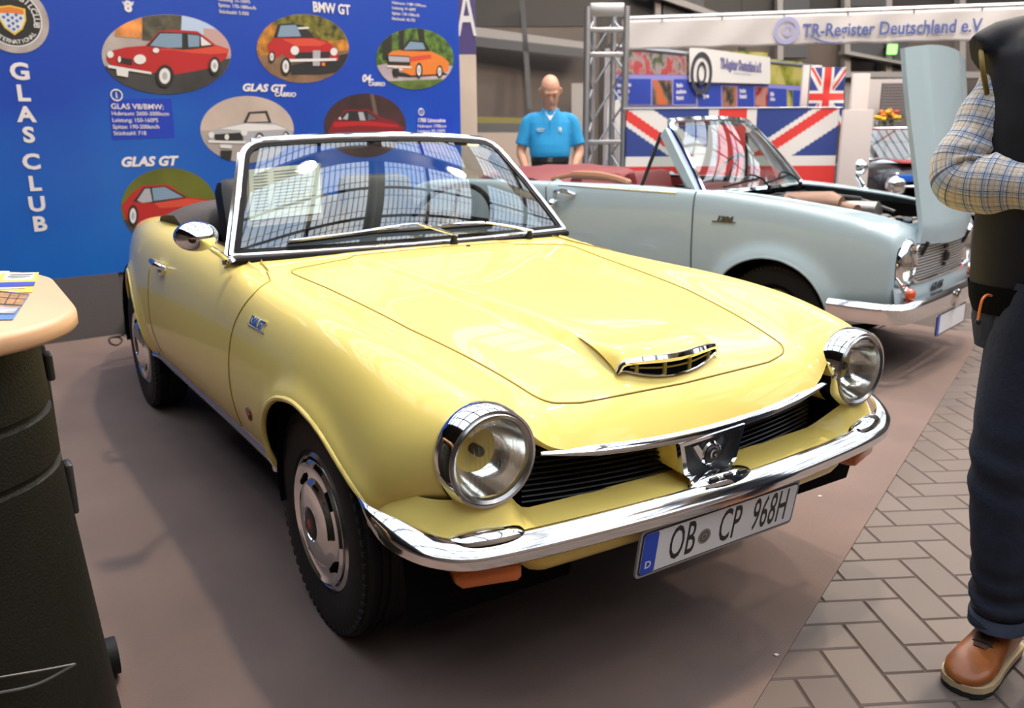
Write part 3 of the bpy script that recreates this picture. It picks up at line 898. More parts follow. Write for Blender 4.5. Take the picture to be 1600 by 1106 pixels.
mb.prism([plate_pt(a, b, .0) for a, b in rrect(PWD, PHT, .009)], ez*.002, 1)
mb.prism([plate_pt(a, b, .002) for a, b in rrect(PWD-.006, PHT-.006, .008)], ez*.0006, 0)
mb.build('plate_blank', [PLW, PLK], np_, smooth=0)
mb = MB(); mb.prism([plate_pt(a-PWD/2+.024, b, .0026) for a, b in rrect(.041, PHT-.006, .006)], ez*.0006, 0)
put_text(mb, 'D', .026, plate_pt(-PWD/2+.024, -.030, .0033), ex, ey, 1, bold=.0006)
mb.build('country_band', [PLB, PLW], np_, smooth=0)
mb = MB()
def plate_word(s, a, size=.124, sx=.47):
    mb = MB(); put_text(mb, s, size, plate_pt(a, -.001, .0028), ex, ey, 0, bold=.0011, sx=sx, align='CENTER', space=1.05); mb.build('plate_lettering', PLK, np_, smooth=0)
plate_word('OB', -.128); plate_word('CP', .022); plate_word('968H', .160, sx=.44)
mb = MB(); mb.lathe([(0, .0034), (.0195, .0034), (.0195, .0026)], plate_pt(-.059, -.006), ez, 24, 0)
mb.lathe([(.014, .0036), (.010, .0036)], plate_pt(-.059, -.006), ez, 24, 1)
put_text(mb, 'e', .018, plate_pt(-.059, -.006, .0037), ex, ey, 1, bold=.0005)
mb.build('plate_seal', [mat('seal_grey', (.22, .20, .17), .5), mat('seal_dark', (.08, .07, .06), .5)], np_, smooth=0)
for s in (-1, 1): mb = MB(); mb.box((-.022, s*.12, .02), (.03, .03, .06), 0); mb.build('plate_bracket', BLACK, np_, smooth=0)
# -- sill trim, fender script, small badge
SILL = mat('sill_trim', (.75, .76, .80), .16, 1.0)
for side in ('right', 'left'):
    mb = MB(); pts = [SH.at(side, x, .362, .003)[0] for x in np.linspace(-1.86, -.27, 40)]
    mb.tube(pts, .011, 8); mb.build('sill_trim', SILL, car)
for side, s in (('right', -1), ('left', 1)):
    p, n = SH.at(side, -.34, .765)
    mb = MB(); exs = unit(np.cross(V3(0, 0, 1), n)); eys = unit(np.cross(n, exs))
    put_text(mb, '1300 GT', .034, p+n*.002, exs, eys, 0, bold=.0015, ext=.0022, shear=.3)
    mb.tube([p+n*.002-exs*.07-eys*.014, p+n*.002+exs*.07-eys*.014], .0022, 6)
    mb.build('fender_script', CHROME, car, smooth=30)
    p, n = SH.at(side, -.385, .495)
    mb = MB(); exs = unit(np.cross(V3(0, 0, 1), n)); eys = unit(np.cross(n, exs))
    mb.prism([p+exs*a+eys*b for a, b in ((-.022, .004), (-.016, .016), (0, .020), (.016, .016), (.022, .004), (.010, -.016), (0, -.020), (-.010, -.016))], n*.004, 0)
    mb.prism([p+n*.004+exs*a+eys*b for a, b in ((-.014, .003), (0, .013), (.014, .003), (0, -.013))], n*.002, 1)
    mb.build('coachbuilder_badge', [mat('badge_brown', (.10, .03, .015), .3, .5), EMBLEM_RED], car, smooth=0)
# -- windscreen
def wsP(s, t, off=0.0):
    b = V3(-.742-.040*s*s, .655*s, .893+.003*s*s)
    u = V3(-1.030-.043*s*s, .500*s, 1.258-.020*s*s)
    m = lerp(b, u, t); m = m+V3(.018*4*t*(1-t)*.5, 0, .012*4*t*(1-t)*.5)
    return m+V3(.78, 0, .62)*off+V3(0, .25*s, 0)*off
ws = empty('windscreen', (0, 0, 0)); ws.parent = car
rr = round_poly([(-1, 0), (1, 0), (1, 1), (-1, 1)], [.02, .02, .13, .13], 7)
def dens(P, n=10):
    P = list(P); out = []
    for a, b in zip(P, P[1:]+P[:1]):
        k = max(1, int(max(abs(b[0]-a[0])*14, abs(b[1]-a[1])*10)))
        for i in range(k): out.append(lerp(a, b, i/k))
    return np.array(out)
BD = dens(rr)
mb = MB(); G = []
for i in range(31):
    t = i/30; row = []
    for j in range(41):
        s = -1+2*j/40
        lim = 1.0
        if t > .87: lim = 1-.13*(1-math.sqrt(max(0, 1-((t-.87)/.13)**2)))
        row.append(wsP(s*lim, t))
    G.append(row)
mb.grid(np.array(G)); mb.build('windscreen_glass', GLASS, ws, smooth=80)
loop = np.array([wsP(s*1.008, .5+(t-.5)*1.01) for s, t in BD])
upn = np.array([unit(V3(.78, .25*s, .62)) for s, t in BD])
mb = MB(); mb.sweep(loop, [(-.010, -.030), (.009, -.030), (.010, -.010), (.009, .004), (.003, .009), (-.003, .009), (-.009, .004), (-.010, -.010)], up=upn, closed=True)
mb.build('windscreen_frame', CHROME, ws, smooth=40)
inn = np.array([wsP(s*.975, .5+(t-.5)*.945) for s, t in BD])
mb = MB(); mb.sweep(inn, [(-.008, -.004), (.010, -.004), (.010, .003), (-.008, .003)], up=upn, closed=True); mb.build('windscreen_seal', DARKRUB, ws, smooth=30)
# header rail and the pillars' rear flanks
mb = MB()
hd = [wsP(s, 1.02, -.012)+V3(-.012, 0, .002) for s in np.linspace(-.95, .95, 25)]
mb.tube(hd, .017, 8)
for s in (-1, 1):
    p0, p1 = wsP(s*1.02, -.02, -.01), wsP(s*1.02, .93, -.01)
    mb.sweep([p0, lerp(p0, p1, .5), p1], [(-.012, 0), (.012, 0), (.012, -.06), (-.012, -.06)], up=V3(.78, .2*s, .62))
mb.build('pillar', CHROME, ws, smooth=40)
# black cowl rubber under the glass
mb = MB(); mb.tube([wsP(s, -.045, .004) for s in np.linspace(-1.0, 1.0, 41)], .012, 8); mb.build('cowl_seal', DARKRUB, ws)
# -- wipers
def wiper(pv, knee, b0, b1):
    w = empty('wiper', (0, 0, 0)); w.parent = car
    p = SH.at('top', *pv)[0]
    m = MB(); m.lathe([(.016, -.01), (.015, .012), (.010, .020), (.010, .034), (0, .036)], p, (.25, 0, 1), 16); m.build('spindle', BLACK, w)
    k = wsP(*knee, .035); e = lerp(wsP(*b0, .022), wsP(*b1, .022), .5)
    m = MB(); m.tube(cr([p+V3(.008, .01, .030), lerp(p+V3(0, 0, .034), k, .45)+V3(0, 0, .004), k, e], 6), [.0095]*6+[.0085]*6+[.006]*6+[.0045], 8, flat=.6); m.build('wiper_arm', CHROME, w)
    m = MB(); P = [wsP(*lerp(b0, b1, q), .020) for q in np.linspace(0, 1, 12)]
    m.tube(P, .0055, 6); m.build('blade_frame', CHROME, w)
    m = MB(); m.tube([wsP(*lerp(b0, b1, q), .009) for q in np.linspace(0, 1, 12)], .0055, 6); m.build('wiper_blade', DARKRUB, w)
wiper((-.705, .11), (-.06, .125), (-.73, .065), (-.12, .118))
wiper((-.735, .455), (.34, .10), (-.36, .105), (.50, .10))
# cowl washer jet
mb = MB(); pj = SH.at('top', -.62, .12)[0]; mb.ball(pj, (.008, .008, .007)); mb.build('washer_jet', BLACK, car)
# -- mirror on the door
mr = empty('door_mirror', (0, 0, 0)); mr.parent = car
mc = V3(-.60, -.80, .985)
mb = MB()
ax = unit(V3(1, -.10, -.02)); e1 = unit(np.cross(V3(0, 0, 1), ax)); e2 = np.cross(ax, e1)
G = []
for h, k in ((-.018, .93), (-.014, 1.0), (.0, 1.0), (.02, .93), (.042, .72), (.058, .42), (.064, .12), (.065, .0)):
    G.append([mc+ax*h+e1*.062*k*math.cos(a)+e2*.044*k*math.sin(a) for a in np.linspace(0, 2*PI, 28, endpoint=False)])
mb.grid(np.array(G), closev=True); mb.build('mirror_shell', CHROME, mr)
mb = MB(); mb.add([mc-ax*.015+e1*.057*math.cos(a)+e2*.040*math.sin(a) for a in np.linspace(0, 2*PI, 28, endpoint=False)], [tuple(range(28))]); mb.build('mirror_glass', mat('mirror_glass', (.8, .8, .82), .02, 1), mr)
mb = MB(); q0 = V3(-.715, -.705, .912)
mb.tube(cr([q0+V3(0, .02, -.02), lerp(q0, mc, .5)+V3(.03, .0, -.005), mc+ax*.03-e2*.01], 6), [.010]*6+[.008]*6+[.007], 8)
mb.lathe([(0, .012), (.018, .008), (.022, -.006), (0, -.006)], q0+V3(0, .02, -.02), (0, -.3, 1), 14)
mb.build('mirror_stalk', CHROME, mr)
# -- cockpit: tub, dash, wheel, seats, folded roof
LEATHER = mat('black_leather', (.014, .013, .013), .42)
TRIM = mat('black_trim', (.010, .009, .009), .6)
COVER = mat('roof_cover', (.060, .048, .045), .75, noise=(8, .15), bump=(90, .1))
mb = MB()
G = []
for z, k in ((.905, 0), (.86, .0), (.60, .03), (.38, .06)):
    G.append([V3(x+(k if x > -1 else -k), y*(1-k*.6), z) for x, y in COCK])
G.append([V3(-1.3+(x+1.3)*.3, y*.3, .37) for x, y in COCK])
mb.grid(np.array(G), closev=True); mb.add(G[-1], [tuple(range(len(COCK)))])
mb.build('cockpit_tub', TRIM, car, smooth=40)
mb = MB()
G = []
for x, z in ((-.755, .895), (-.83, .915), (-.92, .918), (-.965, .895), (-.97, .82), (-.94, .72)):
    G.append([V3(x-.03*(y/.58)**2, y, z-.015*(y/.58)**2) for y in np.linspace(-.585, .585, 15)])
mb.grid(np.array(G)); dash = mb.build('dashboard', TRIM, car, smooth=50)
mb = MB()
sc_ = V3(-1.10, .32, .90); sa_ = unit(V3(-.9, 0, .42)); w1 = V3(0, 1, 0); w2 = np.cross(sa_, w1)
mb.tube([sc_+.19*(math.cos(a)*w1+math.sin(a)*w2) for a in np.linspace(0, 2*PI, 40, endpoint=False)], .011, 8, closed=True)
mb.lathe([(0, .01), (.045, .0), (.05, -.03), (.02, -.10), (.018, -.22)], sc_, sa_, 20)
for a in (PI, 0, -PI/2): mb.tube([sc_, sc_+.19*(math.cos(a)*w1+math.sin(a)*w2)], .009, 6, flat=.5)
mb.build('steering_wheel', BLACK, car)
for s in (-1, 1):
    st = empty('seat', (0, s*.27, 0)); st.parent = car
    mb = MB(); mb.box((-1.38, 0, .50), (.50, .42, .16), 0, None, .05); mb.build('seat_cushion', LEATHER, st)
    Rm = np.array(Matrix.Rotation(math.radians(-14), 3, 'Y'))
    mb = MB(); mb.box((-1.66, 0, .80), (.12, .36, .60), 0, Rm, .055); mb.build('seat_back', LEATHER, st)
mb = MB(); G = []
for x, z, wd in ((-1.74, .915, .57), (-1.76, .965, .59), (-1.82, .995, .60), (-1.95, .995, .605), (-2.10, .970, .60), (-2.22, .925, .585), (-2.27, .885, .57)):
    G.append([V3(x-.05*(1-(y)**2)*(x+1.74)*.4, y*wd, z-.055*abs(y)**5-.004*math.sin(9*y+x*20)) for y in np.linspace(-1, 1, 33)])
G2 = [[V3(p[0], p[1], .86) for p in G[0]]]+G+[[V3(p[0], p[1], .86) for p in G[-1]]]
mb.grid(np.array(G2))
for k in (0, -1): mb.add([g[k] for g in G2], [tuple(range(len(G2)))])
mb.build('folded_roof', COVER, car, smooth=50)
# -- rear bumper, seen past the wing
mb = MB()
half = [(-2.75, .66), (-2.95, .635), (-3.2, .585), (-3.33, .52), (-3.40, .36), (-3.42, 0)]
P = half+[(x, -y) for x, y in reversed(half[:-1])]
mb.sweep([V3(p[0], p[1], .50) for p in cr([np.array(q) for q in P], 5)], PRF)
mb.build('rear_bumper', CHROME_BUMP, car, smooth=35)
for s in (-1, 1):
    mb = MB(); mb.box((-3.315, s*.38, .64), (.03, .18, .07), 0, None, .012); mb.build('tail_lamp', mat('tail_red', (.3, .01, .01), .2, coat=.5), car)
# paper sheet behind the windscreen
def wsin(s, t): return wsP(s, t, -.035)+V3(0, 0, CARZ)
pq = [wsin(-.965, .80), wsin(-.50, .82), wsin(-.53, .36), wsin(-.935, .33)]
ps_ = empty('info_sheet', tuple(sum(pq)/4)); tag(ps_, 'white typed information sheet in a brown holder leaning behind the windscreen of the yellow convertible', 'paper')
o = V3(*ps_.location); ux_, uy_ = unit(pq[1]-pq[0]), unit(pq[0]-pq[3]); un_ = np.cross(ux_, uy_)
def shp(u, v, d=0): return lerp(lerp(pq[3], pq[2], u), lerp(pq[0], pq[1], u), v)-o+un_*d
mb = MB(); mb.prism([shp(-.03, -.12, -.003), shp(1.03, -.12, -.003), shp(1.03, 1.0, -.003), shp(-.03, 1.0, -.003)], un_*-.003); mb.build('holder', mat('holder_brown', (.16, .09, .06), .4), ps_, smooth=0)
mb = MB(); mb.prism([shp(0, 0), shp(1, 0), shp(1, 1), shp(0, 1)], un_*-.001); mb.build('sheet', mat('paper', (.72, .68, .58), .7), ps_, smooth=0)
mb = MB()
for k in range(13):
    for a, b_ in ((.06, .26), (.34, .92-.07*(k % 3))):
        v = .90-.062*k; mb.add([shp(a, v, .001), shp(b_, v, .001), shp(b_, v+.018, .001), shp(a, v+.018, .001)], [(0, 1, 2, 3)])
mb.build('typed_lines', mat('ink_grey', (.25, .24, .22), .7), ps_, smooth=0, recalc=False)
# ================================================================== blue club backdrop with printed pictures
W0 = V3(-4.03, -.83, 0); WV = unit(V3(-.1, 1, 0)); WN = unit(V3(1, .1, 0))     # along the wall, towards the aisle
wall_rz = math.atan2(WV[1], WV[0])
wall = empty('display_wall', (W0[0], W0[1], .0045), wall_rz)
tag(wall, 'tall blue printed club backdrop with oval car pictures behind the yellow convertible', 'display wall')
def wl(px, py, d=0.0):
    """point of the print seen at a pixel, in the wall's own frame (x along, -y out, z up)"""
    p = on_plane(px, py, W0, WN)-W0
    return V3(np.dot(p, WV), -d, p[2])
def wl_up(px, py):
    a = wl(px, py); return a, V3(1, 0, 0), V3(0, 0, 1), np.linalg.norm(wl(px, py-1)-a), np.linalg.norm(wl(px+1, py)-a)
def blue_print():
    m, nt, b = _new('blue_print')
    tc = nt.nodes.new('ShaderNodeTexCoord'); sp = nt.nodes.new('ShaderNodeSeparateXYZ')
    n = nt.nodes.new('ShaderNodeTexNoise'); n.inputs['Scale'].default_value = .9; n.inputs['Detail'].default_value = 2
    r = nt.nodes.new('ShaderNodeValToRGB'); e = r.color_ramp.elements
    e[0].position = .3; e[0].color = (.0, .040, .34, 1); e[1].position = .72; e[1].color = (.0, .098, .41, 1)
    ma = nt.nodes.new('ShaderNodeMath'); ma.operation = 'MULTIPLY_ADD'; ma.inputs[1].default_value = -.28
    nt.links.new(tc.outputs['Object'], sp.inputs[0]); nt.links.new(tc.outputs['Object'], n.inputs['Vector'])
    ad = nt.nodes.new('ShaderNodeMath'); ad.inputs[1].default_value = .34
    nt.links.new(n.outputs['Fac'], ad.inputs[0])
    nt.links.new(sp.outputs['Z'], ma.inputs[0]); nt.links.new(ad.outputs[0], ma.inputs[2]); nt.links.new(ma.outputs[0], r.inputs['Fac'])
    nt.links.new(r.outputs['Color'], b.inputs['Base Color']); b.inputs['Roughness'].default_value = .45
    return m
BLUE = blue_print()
aL, aR = -1.6, wl(719, 150)[0]
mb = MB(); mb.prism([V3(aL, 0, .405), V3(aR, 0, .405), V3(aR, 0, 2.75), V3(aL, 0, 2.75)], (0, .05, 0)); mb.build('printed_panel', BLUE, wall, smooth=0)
GREYF = mat('grey_fabric', (.085, .075, .075), .95, bump=(200, .3))
mb = MB()
aS = wl(186, 440)[0]
mb.prism([V3(aL, -.004, 0), V3(aS, -.004, 0), V3(aS, -.004, .405), V3(aL, -.004, .405)], (0, .05, 0))
mb.prism([V3(aS, .02, 0), V3(aR, .02, 0), V3(aR, .02, .405), V3(aS, .02, .405)], (0, .03, 0))
mb.build('fabric_skirt', GREYF, wall, smooth=0)
mb = MB(); mb.box((aS+.05, -.05, .05), (.09, .14, .10), 0, None, .01); mb.build('foot', BLACK, wall, smooth=30)
LETTER = mat('letter_white', (.62, .59, .60), .5)
def wall_text(name, items, m=LETTER):
    mb = MB()
    for s, px, py, cap, kw in items:
        o, ex, ey, k, _ = wl_up(px, py)
        kw = dict(kw); kw.setdefault('bold', .008); b = kw.pop('bold')
        size = cap*k/.70
        put_text(mb, s, size, o+V3(0, -.003, 0), ex, ey, 0, bold=b*size, ext=.0008, **kw)
    return mb.build(name, m, wall, smooth=0, weld=False)
club = [('G', 31, 114, 25), ('L', 36, 148, 24), ('A', 41, 181, 23), ('S', 45, 213, 23), ('C', 49, 255, 23), ('L', 54, 289, 22), ('U', 58, 321, 22), ('B', 62, 352, 22)]
for ch, x, y, cap in club:
    wall_text('letter', [(ch, x, y, cap, dict(bold=.035, sx=1.12))])
wall_text('lettering', [('8', 200, 12, 16, dict(bold=.05)), ('v', 194, 6, 9, dict(bold=.03)), ('v', 206, 6, 9, dict(bold=.03))])
wall_text('lettering', [('BMW GT', 518, 15, 15, dict(bold=.03, sx=.80))])
wall_text('lettering', [('GLAS GT', 411, 139, 11, dict(bold=.045, shear=.28, sx=1.15)), ('CABRIO', 445, 149, 6.5, dict(bold=.035, shear=.28, sx=1.1))])
wall_text('lettering', [('GLAS GT', 232, 254, 14, dict(bold=.045, shear=.28, sx=1.08))])
wall_text('lettering', [('04-', 574, 124, 11, dict(bold=.04, shear=.2)), ('CABRIO', 588, 132.5, 6, dict(bold=.03, shear=.25))])
wall_text('lettering', [('Leistung: 75-100PS', 341, .0, 5, dict(align='LEFT')), ('Spitze: 170-180km/h', 341, 9, 5.5, dict(align='LEFT')), ('Stückzahl: 5.000', 342, 19, 5.5, dict(align='LEFT'))])
wall_text('lettering', [('Hubraum: 1189-1290ccm', 612, 5, 4.6, dict(align='LEFT')), ('Leistung: 41-60PS', 612, 13, 4.6, dict(align='LEFT')), ('Spitze: 130-150km/h', 612, 21.5, 4.6, dict(align='LEFT')), ('Stückzahl: 40.703', 612, 30, 4.6, dict(align='LEFT'))])
BOXB = mat('info_box', (.0, .028, .36), .5)
def px_poly(mb, pts, mi, lift):
    mb.add([wl(x, y, lift) for x, y in pts], [tuple(range(len(pts)))], mi)
mb = MB()
px_poly(mb, [(170, 156), (268, 155), (273, 216), (175, 220)], 0, .0012); mb.build('info_panel', BOXB, wall, smooth=0, recalc=False)
mb = MB(); px_poly(mb, [(650, 180), (707, 181), (708, 240), (652, 240)], 0, .0012); mb.build('info_panel', BOXB, wall, smooth=0, recalc=False)
wall_text('lettering', [('GLAS V8/BMW:', 173, 167.5, 8.4, dict(align='LEFT', bold=.014, sx=1.05)), ('Hubraum: 2600-3000ccm', 174, 178.5, 6.2, dict(align='LEFT')), ('Leistung: 150-160PS', 175, 189, 6.2, dict(align='LEFT')), ('Spitze: 190-200km/h', 176, 199.5, 6.2, dict(align='LEFT')), ('Stückzahl: 718', 177, 209.5, 6.2, dict(align='LEFT'))])
wall_text('lettering', [('1700 Limousine', 652, 189, 6, dict(align='LEFT', bold=.03)), ('Hubraum: 1700ccm', 652, 198, 5, dict(align='LEFT')), ('Leistung: 80-100PS', 652, 206, 5, dict(align='LEFT'))])
def info_icon(px, py, r):
    mb = MB(); o = wl(px, py, .002); k = wl_up(px, py)[3]
    mb.tube([o+V3(math.cos(a)*r*k, 0, math.sin(a)*r*k) for a in np.linspace(0, 2*PI, 24, endpoint=False)], .0045, 6, closed=True)
    put_text(mb, 'i', r*1.25*k/.7, o+V3(0, -.001, 0), (1, 0, 0), (0, 0, 1), 0, bold=.001)
    mb.build('info_icon', LETTER, wall, smooth=0)
info_icon(182, 150, 8.5); info_icon(658, 176, 5)

# -- printed ovals
PC = {}
def pm(name, col, noise=None):
    return mat('print_'+name, col, .5, noise=noise)
RDP = pm('red', (.36, .008, .010)); DRP = pm('dark_red', (.16, .004, .010)); ORP = pm('orange', (.58, .16, .02)); SLP = pm('silver', (.32, .32, .35)); GLP = pm('pane', (.16, .24, .34)); GLD = pm('pane_dark', (.07, .06, .08))
BKP = pm('black', (.012, .012, .012)); CHP = pm('bright', (.58, .57, .57)); SHP = pm('red_light', (.50, .05, .025))
def ell(cx, cy, rx, ry, n=40): return [(cx+rx*math.cos(2*PI*k/n), cy+ry*math.sin(2*PI*k/n)) for k in range(n)]
def clip(poly, cx, cy, rx, ry):
    C = ell(cx, cy, rx, ry, 48); out = list(poly)
    for i in range(48):
        a, b = np.array(C[i]), np.array(C[(i+1) % 48]); inp = out; out = []
        if not inp: return []
        ins = lambda p: (b[0]-a[0])*(p[1]-a[1])-(b[1]-a[1])*(p[0]-a[0]) >= -1e-9
        for j in range(len(inp)):
            p, q = inp[j-1], inp[j]
            if ins(q) != ins(p):
                d1 = (b[0]-a[0])*(p[1]-a[1])-(b[1]-a[1])*(p[0]-a[0]); d2 = (b[0]-a[0])*(q[1]-a[1])-(b[1]-a[1])*(q[0]-a[0])
                t = d1/(d1-d2); out.append((p[0]+(q[0]-p[0])*t, p[1]+(q[1]-p[1])*t))
            if ins(q): out.append(q)
    return out
def picture(cx, cy, rx, ry, bg, layers, label):
    mats = [bg]+[l[0] for l in layers]; mb = MB()
    px_poly(mb, ell(cx, cy, rx, ry, 56), 0, .0015)
    for k, (m, poly) in enumerate(layers):
        c = clip(poly, cx, cy, rx-.4, ry-.4)
        if len(c) > 2: px_poly(mb, c, k+1, .0015+.0006*(k+1))
    o = mb.build('printed_picture', mats, wall, smooth=0, weld=False, recalc=False)
    return lab(o, label)
def wheel_l(x, y, rx, ry, tilt=0): return [(BKP, ell(x, y, rx, ry, 24)), (CHP, ell(x-.5, y, rx*.62, ry*.70, 20)), (SLP, ell(x-.5, y, rx*.3, ry*.35, 16))]
BG1 = pm('street', (.30, .26, .25), (3, .3)); RD1 = pm('tarmac', (.035, .033, .034), (4, .4)); TRB = pm('timber', (.55, .20, .05), (9, .6)); DKB = pm('house', (.06, .055, .035), (14, .7)); SKB = pm('haze', (.36, .45, .62)); PKB = pm('plaster', (.40, .26, .25))
picture(260, 86, 101, 62.5, BG1, [
 (SKB, [(280, 20), (345, 20), (345, 80), (280, 80)]), (PKB, [(318, 45), (365, 50), (365, 90), (318, 80)]), (TRB, [(180, 22), (236, 22), (232, 62), (180, 58)]), (DKB, [(222, 20), (284, 20), (282, 66), (222, 64)]),
 (RD1, [(158, 104), (220, 108), (300, 100), (362, 92), (362, 160), (158, 160)]),
 (RDP, [(167, 87), (176, 80), (197, 75), (227, 72.5), (238, 61), (249, 49.5), (276, 48), (308, 50), (325, 62), (336, 71), (357, 78), (354, 91), (346, 97), (326, 108), (300, 113), (272, 117.5), (262, 112), (240, 115), (206, 108), (172, 102), (166, 94)]),
 (SHP, [(300, 79), (337, 73), (356, 79), (354, 84), (330, 86), (300, 84), (272, 80), (240, 79), (272, 76)]),
 (BKP, [(229, 73), (249, 51), (290, 52.5), (312, 55), (326, 67), (334, 73), (287, 79)]), (GLP, [(234, 72.5), (250, 53.5), (284, 54), (284, 75.5), (262, 76)]), (GLP, [(293, 55), (311, 57), (311, 74), (294, 75)]), (CHP, [(313, 58), (330, 71), (314, 73)]),
 (BKP, [(182, 90), (206, 94), (206, 103), (183, 98)]), (CHP, ell(172, 86.5, 5, 5.5)), (CHP, ell(218, 94, 9.5, 7.5)), (CHP, ell(186, 94, 2.5, 5)), (CHP, ell(243, 80, 5, 4)),
 (CHP, [(168, 102.5), (236, 114), (236, 117.5), (168, 107)]), (CHP, [(181, 109), (200, 112), (199, 122), (182, 119)])]
 + wheel_l(257, 120, 14, 17.5)+wheel_l(334.5, 104, 9, 14), 'oval picture of a red coupe in front of houses')
AUT = pm('autumn', (.30, .12, .012), (14, .95)); LEA = pm('foliage', (.11, .10, .008), (20, .9)); ROA = pm('road', (.16, .09, .05), (6, .5))
picture(473, 77, 72, 54, AUT, [
 (LEA, [(420, 20), (545, 20), (545, 62), (490, 66), (430, 40)]), (ROA, [(398, 88), (548, 80), (548, 140), (398, 140)]), (BKP, [(450, 104), (545, 84), (545, 112), (500, 118), (455, 118)]),
 (RDP, [(417, 72), (428, 60), (434, 58), (488, 59), (512, 66), (528, 80), (529, 95), (505, 98), (456, 98), (448, 92), (441, 85), (436, 90), (422, 94)]), (SHP, [(440, 62), (486, 61), (510, 68), (500, 73), (462, 73)]),
 (BKP, [(427, 60), (434, 39), (455, 37.5), (474, 41), (492, 60)]), (GLP, [(433, 59), (438, 41), (462, 40), (470, 58)]), (CHP, [(464, 44), (482, 43), (482, 46), (466, 47)]),
 (BKP, [(462, 83), (516, 82), (513, 94), (460, 95)]), (CHP, ell(460, 80, 6.5, 7)), (CHP, ell(521, 82, 5.5, 6)), (SLP, [(488, 80), (500, 80), (499, 104), (488, 104)]), (CHP, [(449, 93.5), (525, 92), (525, 96), (450, 98)]), (ORP, [(502, 99), (507, 99), (507, 104), (502, 104)])]
 + wheel_l(446, 105, 8, 14)+wheel_l(424, 90, 5, 9), 'oval picture of a red coupe under autumn leaves')
FOR = pm('forest', (.06, .12, .015), (18, .95)); RDM = pm('road_pale', (.36, .30, .33), (5, .2)); GRS = pm('verge', (.09, .14, .02), (9, .5)); TRU = pm('trunks', (.015, .015, .008))
picture(648, 93, 61, 48, FOR, [
 (TRU, [(622, 45), (632, 45), (630, 84), (624, 84)]), (TRU, [(652, 45), (662, 45), (664, 70), (655, 70)]), (TRU, [(596, 60), (612, 55), (612, 95), (598, 95)]), (RDM, [(588, 104), (612, 98), (710, 104), (710, 130), (600, 132)]), (GRS, [(600, 128), (704, 124), (690, 145), (620, 145)]),
 (BKP, [(612, 112), (640, 116), (690, 112), (700, 118), (640, 122), (614, 120)]),
 (ORP, [(604, 88), (612, 81), (640, 77), (668, 79), (690, 89), (701, 98), (700, 112), (680, 117), (642, 119), (606, 104)]), (SHP, [(640, 90), (672, 86), (674, 92), (640, 98)]),
 (BKP, [(626, 80), (638, 63), (663, 66), (672, 81)]), (GLP, [(630, 79), (640, 66), (660, 68), (664, 78)]), (BKP, [(604, 87), (640, 89), (640, 103), (605, 102)]), (SLP, [(606, 88.5), (639, 90.5), (639, 98), (607, 97)]), (CHP, [(604, 103), (642, 105), (642, 107.5), (604, 106)]), (CHP, [(614, 107), (628, 108), (628, 111), (614, 110)])]
 + wheel_l(654, 111, 5, 12)+wheel_l(686, 113, 4.5, 10)+[(BKP, [(612, 108), (622, 108), (622, 121), (614, 121)])], 'oval picture of an orange open car in a wood')
SND = pm('sand_wall', (.42, .34, .30), (3, .15)); GRD = pm('court', (.30, .26, .25))
picture(386, 203, 73, 52, SND, [
 (GRD, [(310, 205), (460, 205), (460, 260), (310, 260)]),
 (SLP, [(324, 211), (340, 201), (372, 194), (384, 190), (430, 193), (452, 203), (457, 214), (455, 222), (352, 228), (328, 220)]), (CHP, [(345, 202), (384, 194), (430, 196), (448, 203), (390, 206)]),
 (BKP, [(380, 193), (388, 176), (417, 174), (424, 193)]), (SND, [(385, 192), (391, 179), (414, 178), (419, 191)]),
 (BKP, [(334, 211), (378, 208), (380, 220), (336, 222)]), (CHP, ell(330, 212, 4.5, 5)), (CHP, ell(381, 208, 5, 5.5)), (CHP, ell(354, 215, 3.5, 4.5)), (CHP, [(325, 220), (384, 222), (384, 225), (325, 224)]), (CHP, [(343, 227), (362, 228), (361, 233), (344, 232)]), (BKP, [(344, 236), (362, 236), (360, 252), (345, 250)])]
 + wheel_l(405, 218, 7, 10)+wheel_l(446, 214, 5, 8), 'oval picture of a silver open car by a pale wall')
NGT = pm('night', (.030, .010, .010), (4, .6))
picture(570, 197, 64, 50, NGT, [
 (pm('pole', (.10, .07, .05)), [(578, 148), (584, 148), (592, 190), (586, 190)]),
 (DRP, [(513, 206), (520, 190), (528, 186), (538, 173), (574, 171), (594, 184), (618, 191), (631, 200), (632, 225), (513, 225)]), (RDP, [(522, 192), (575, 190), (620, 196), (624, 200), (560, 197), (520, 200)]),
 (BKP, [(527, 188), (540, 175), (573, 174), (592, 187), (560, 190)]), (SLP, [(535, 187), (542, 178), (544, 178), (543, 188)]), (SLP, [(559, 176), (567, 176), (571, 189), (562, 189)]), (GLD, [(574, 177), (588, 187), (574, 189)]), (CHP, [(528, 187), (531, 183), (533, 188)])],
 'oval picture of a dark red saloon at night')
OLI = pm('meadow', (.085, .095, .006), (3, .25))
picture(264, 325, 75, 62, OLI, [
 (RD1, [(185, 345), (345, 338), (345, 400), (185, 400)]),
 (RDP, [(190, 322), (206, 303), (222, 291), (262, 289), (292, 309), (336, 314), (350, 328), (350, 352), (212, 356), (196, 342)]), (SHP, [(240, 318), (294, 311), (335, 316), (330, 322), (250, 326)]),
 (BKP, [(208, 316), (224, 294), (258, 291.5), (292, 309), (240, 318)]), (SLP, [(214, 314), (226, 296), (234, 295.5), (238, 316), (222, 318)]), (GLP, [(240, 315), (237, 295), (257, 293), (286, 309)])]
 + wheel_l(208, 338, 8, 17)+wheel_l(318, 345, 9, 14), 'oval picture of a red fastback coupe in a meadow')

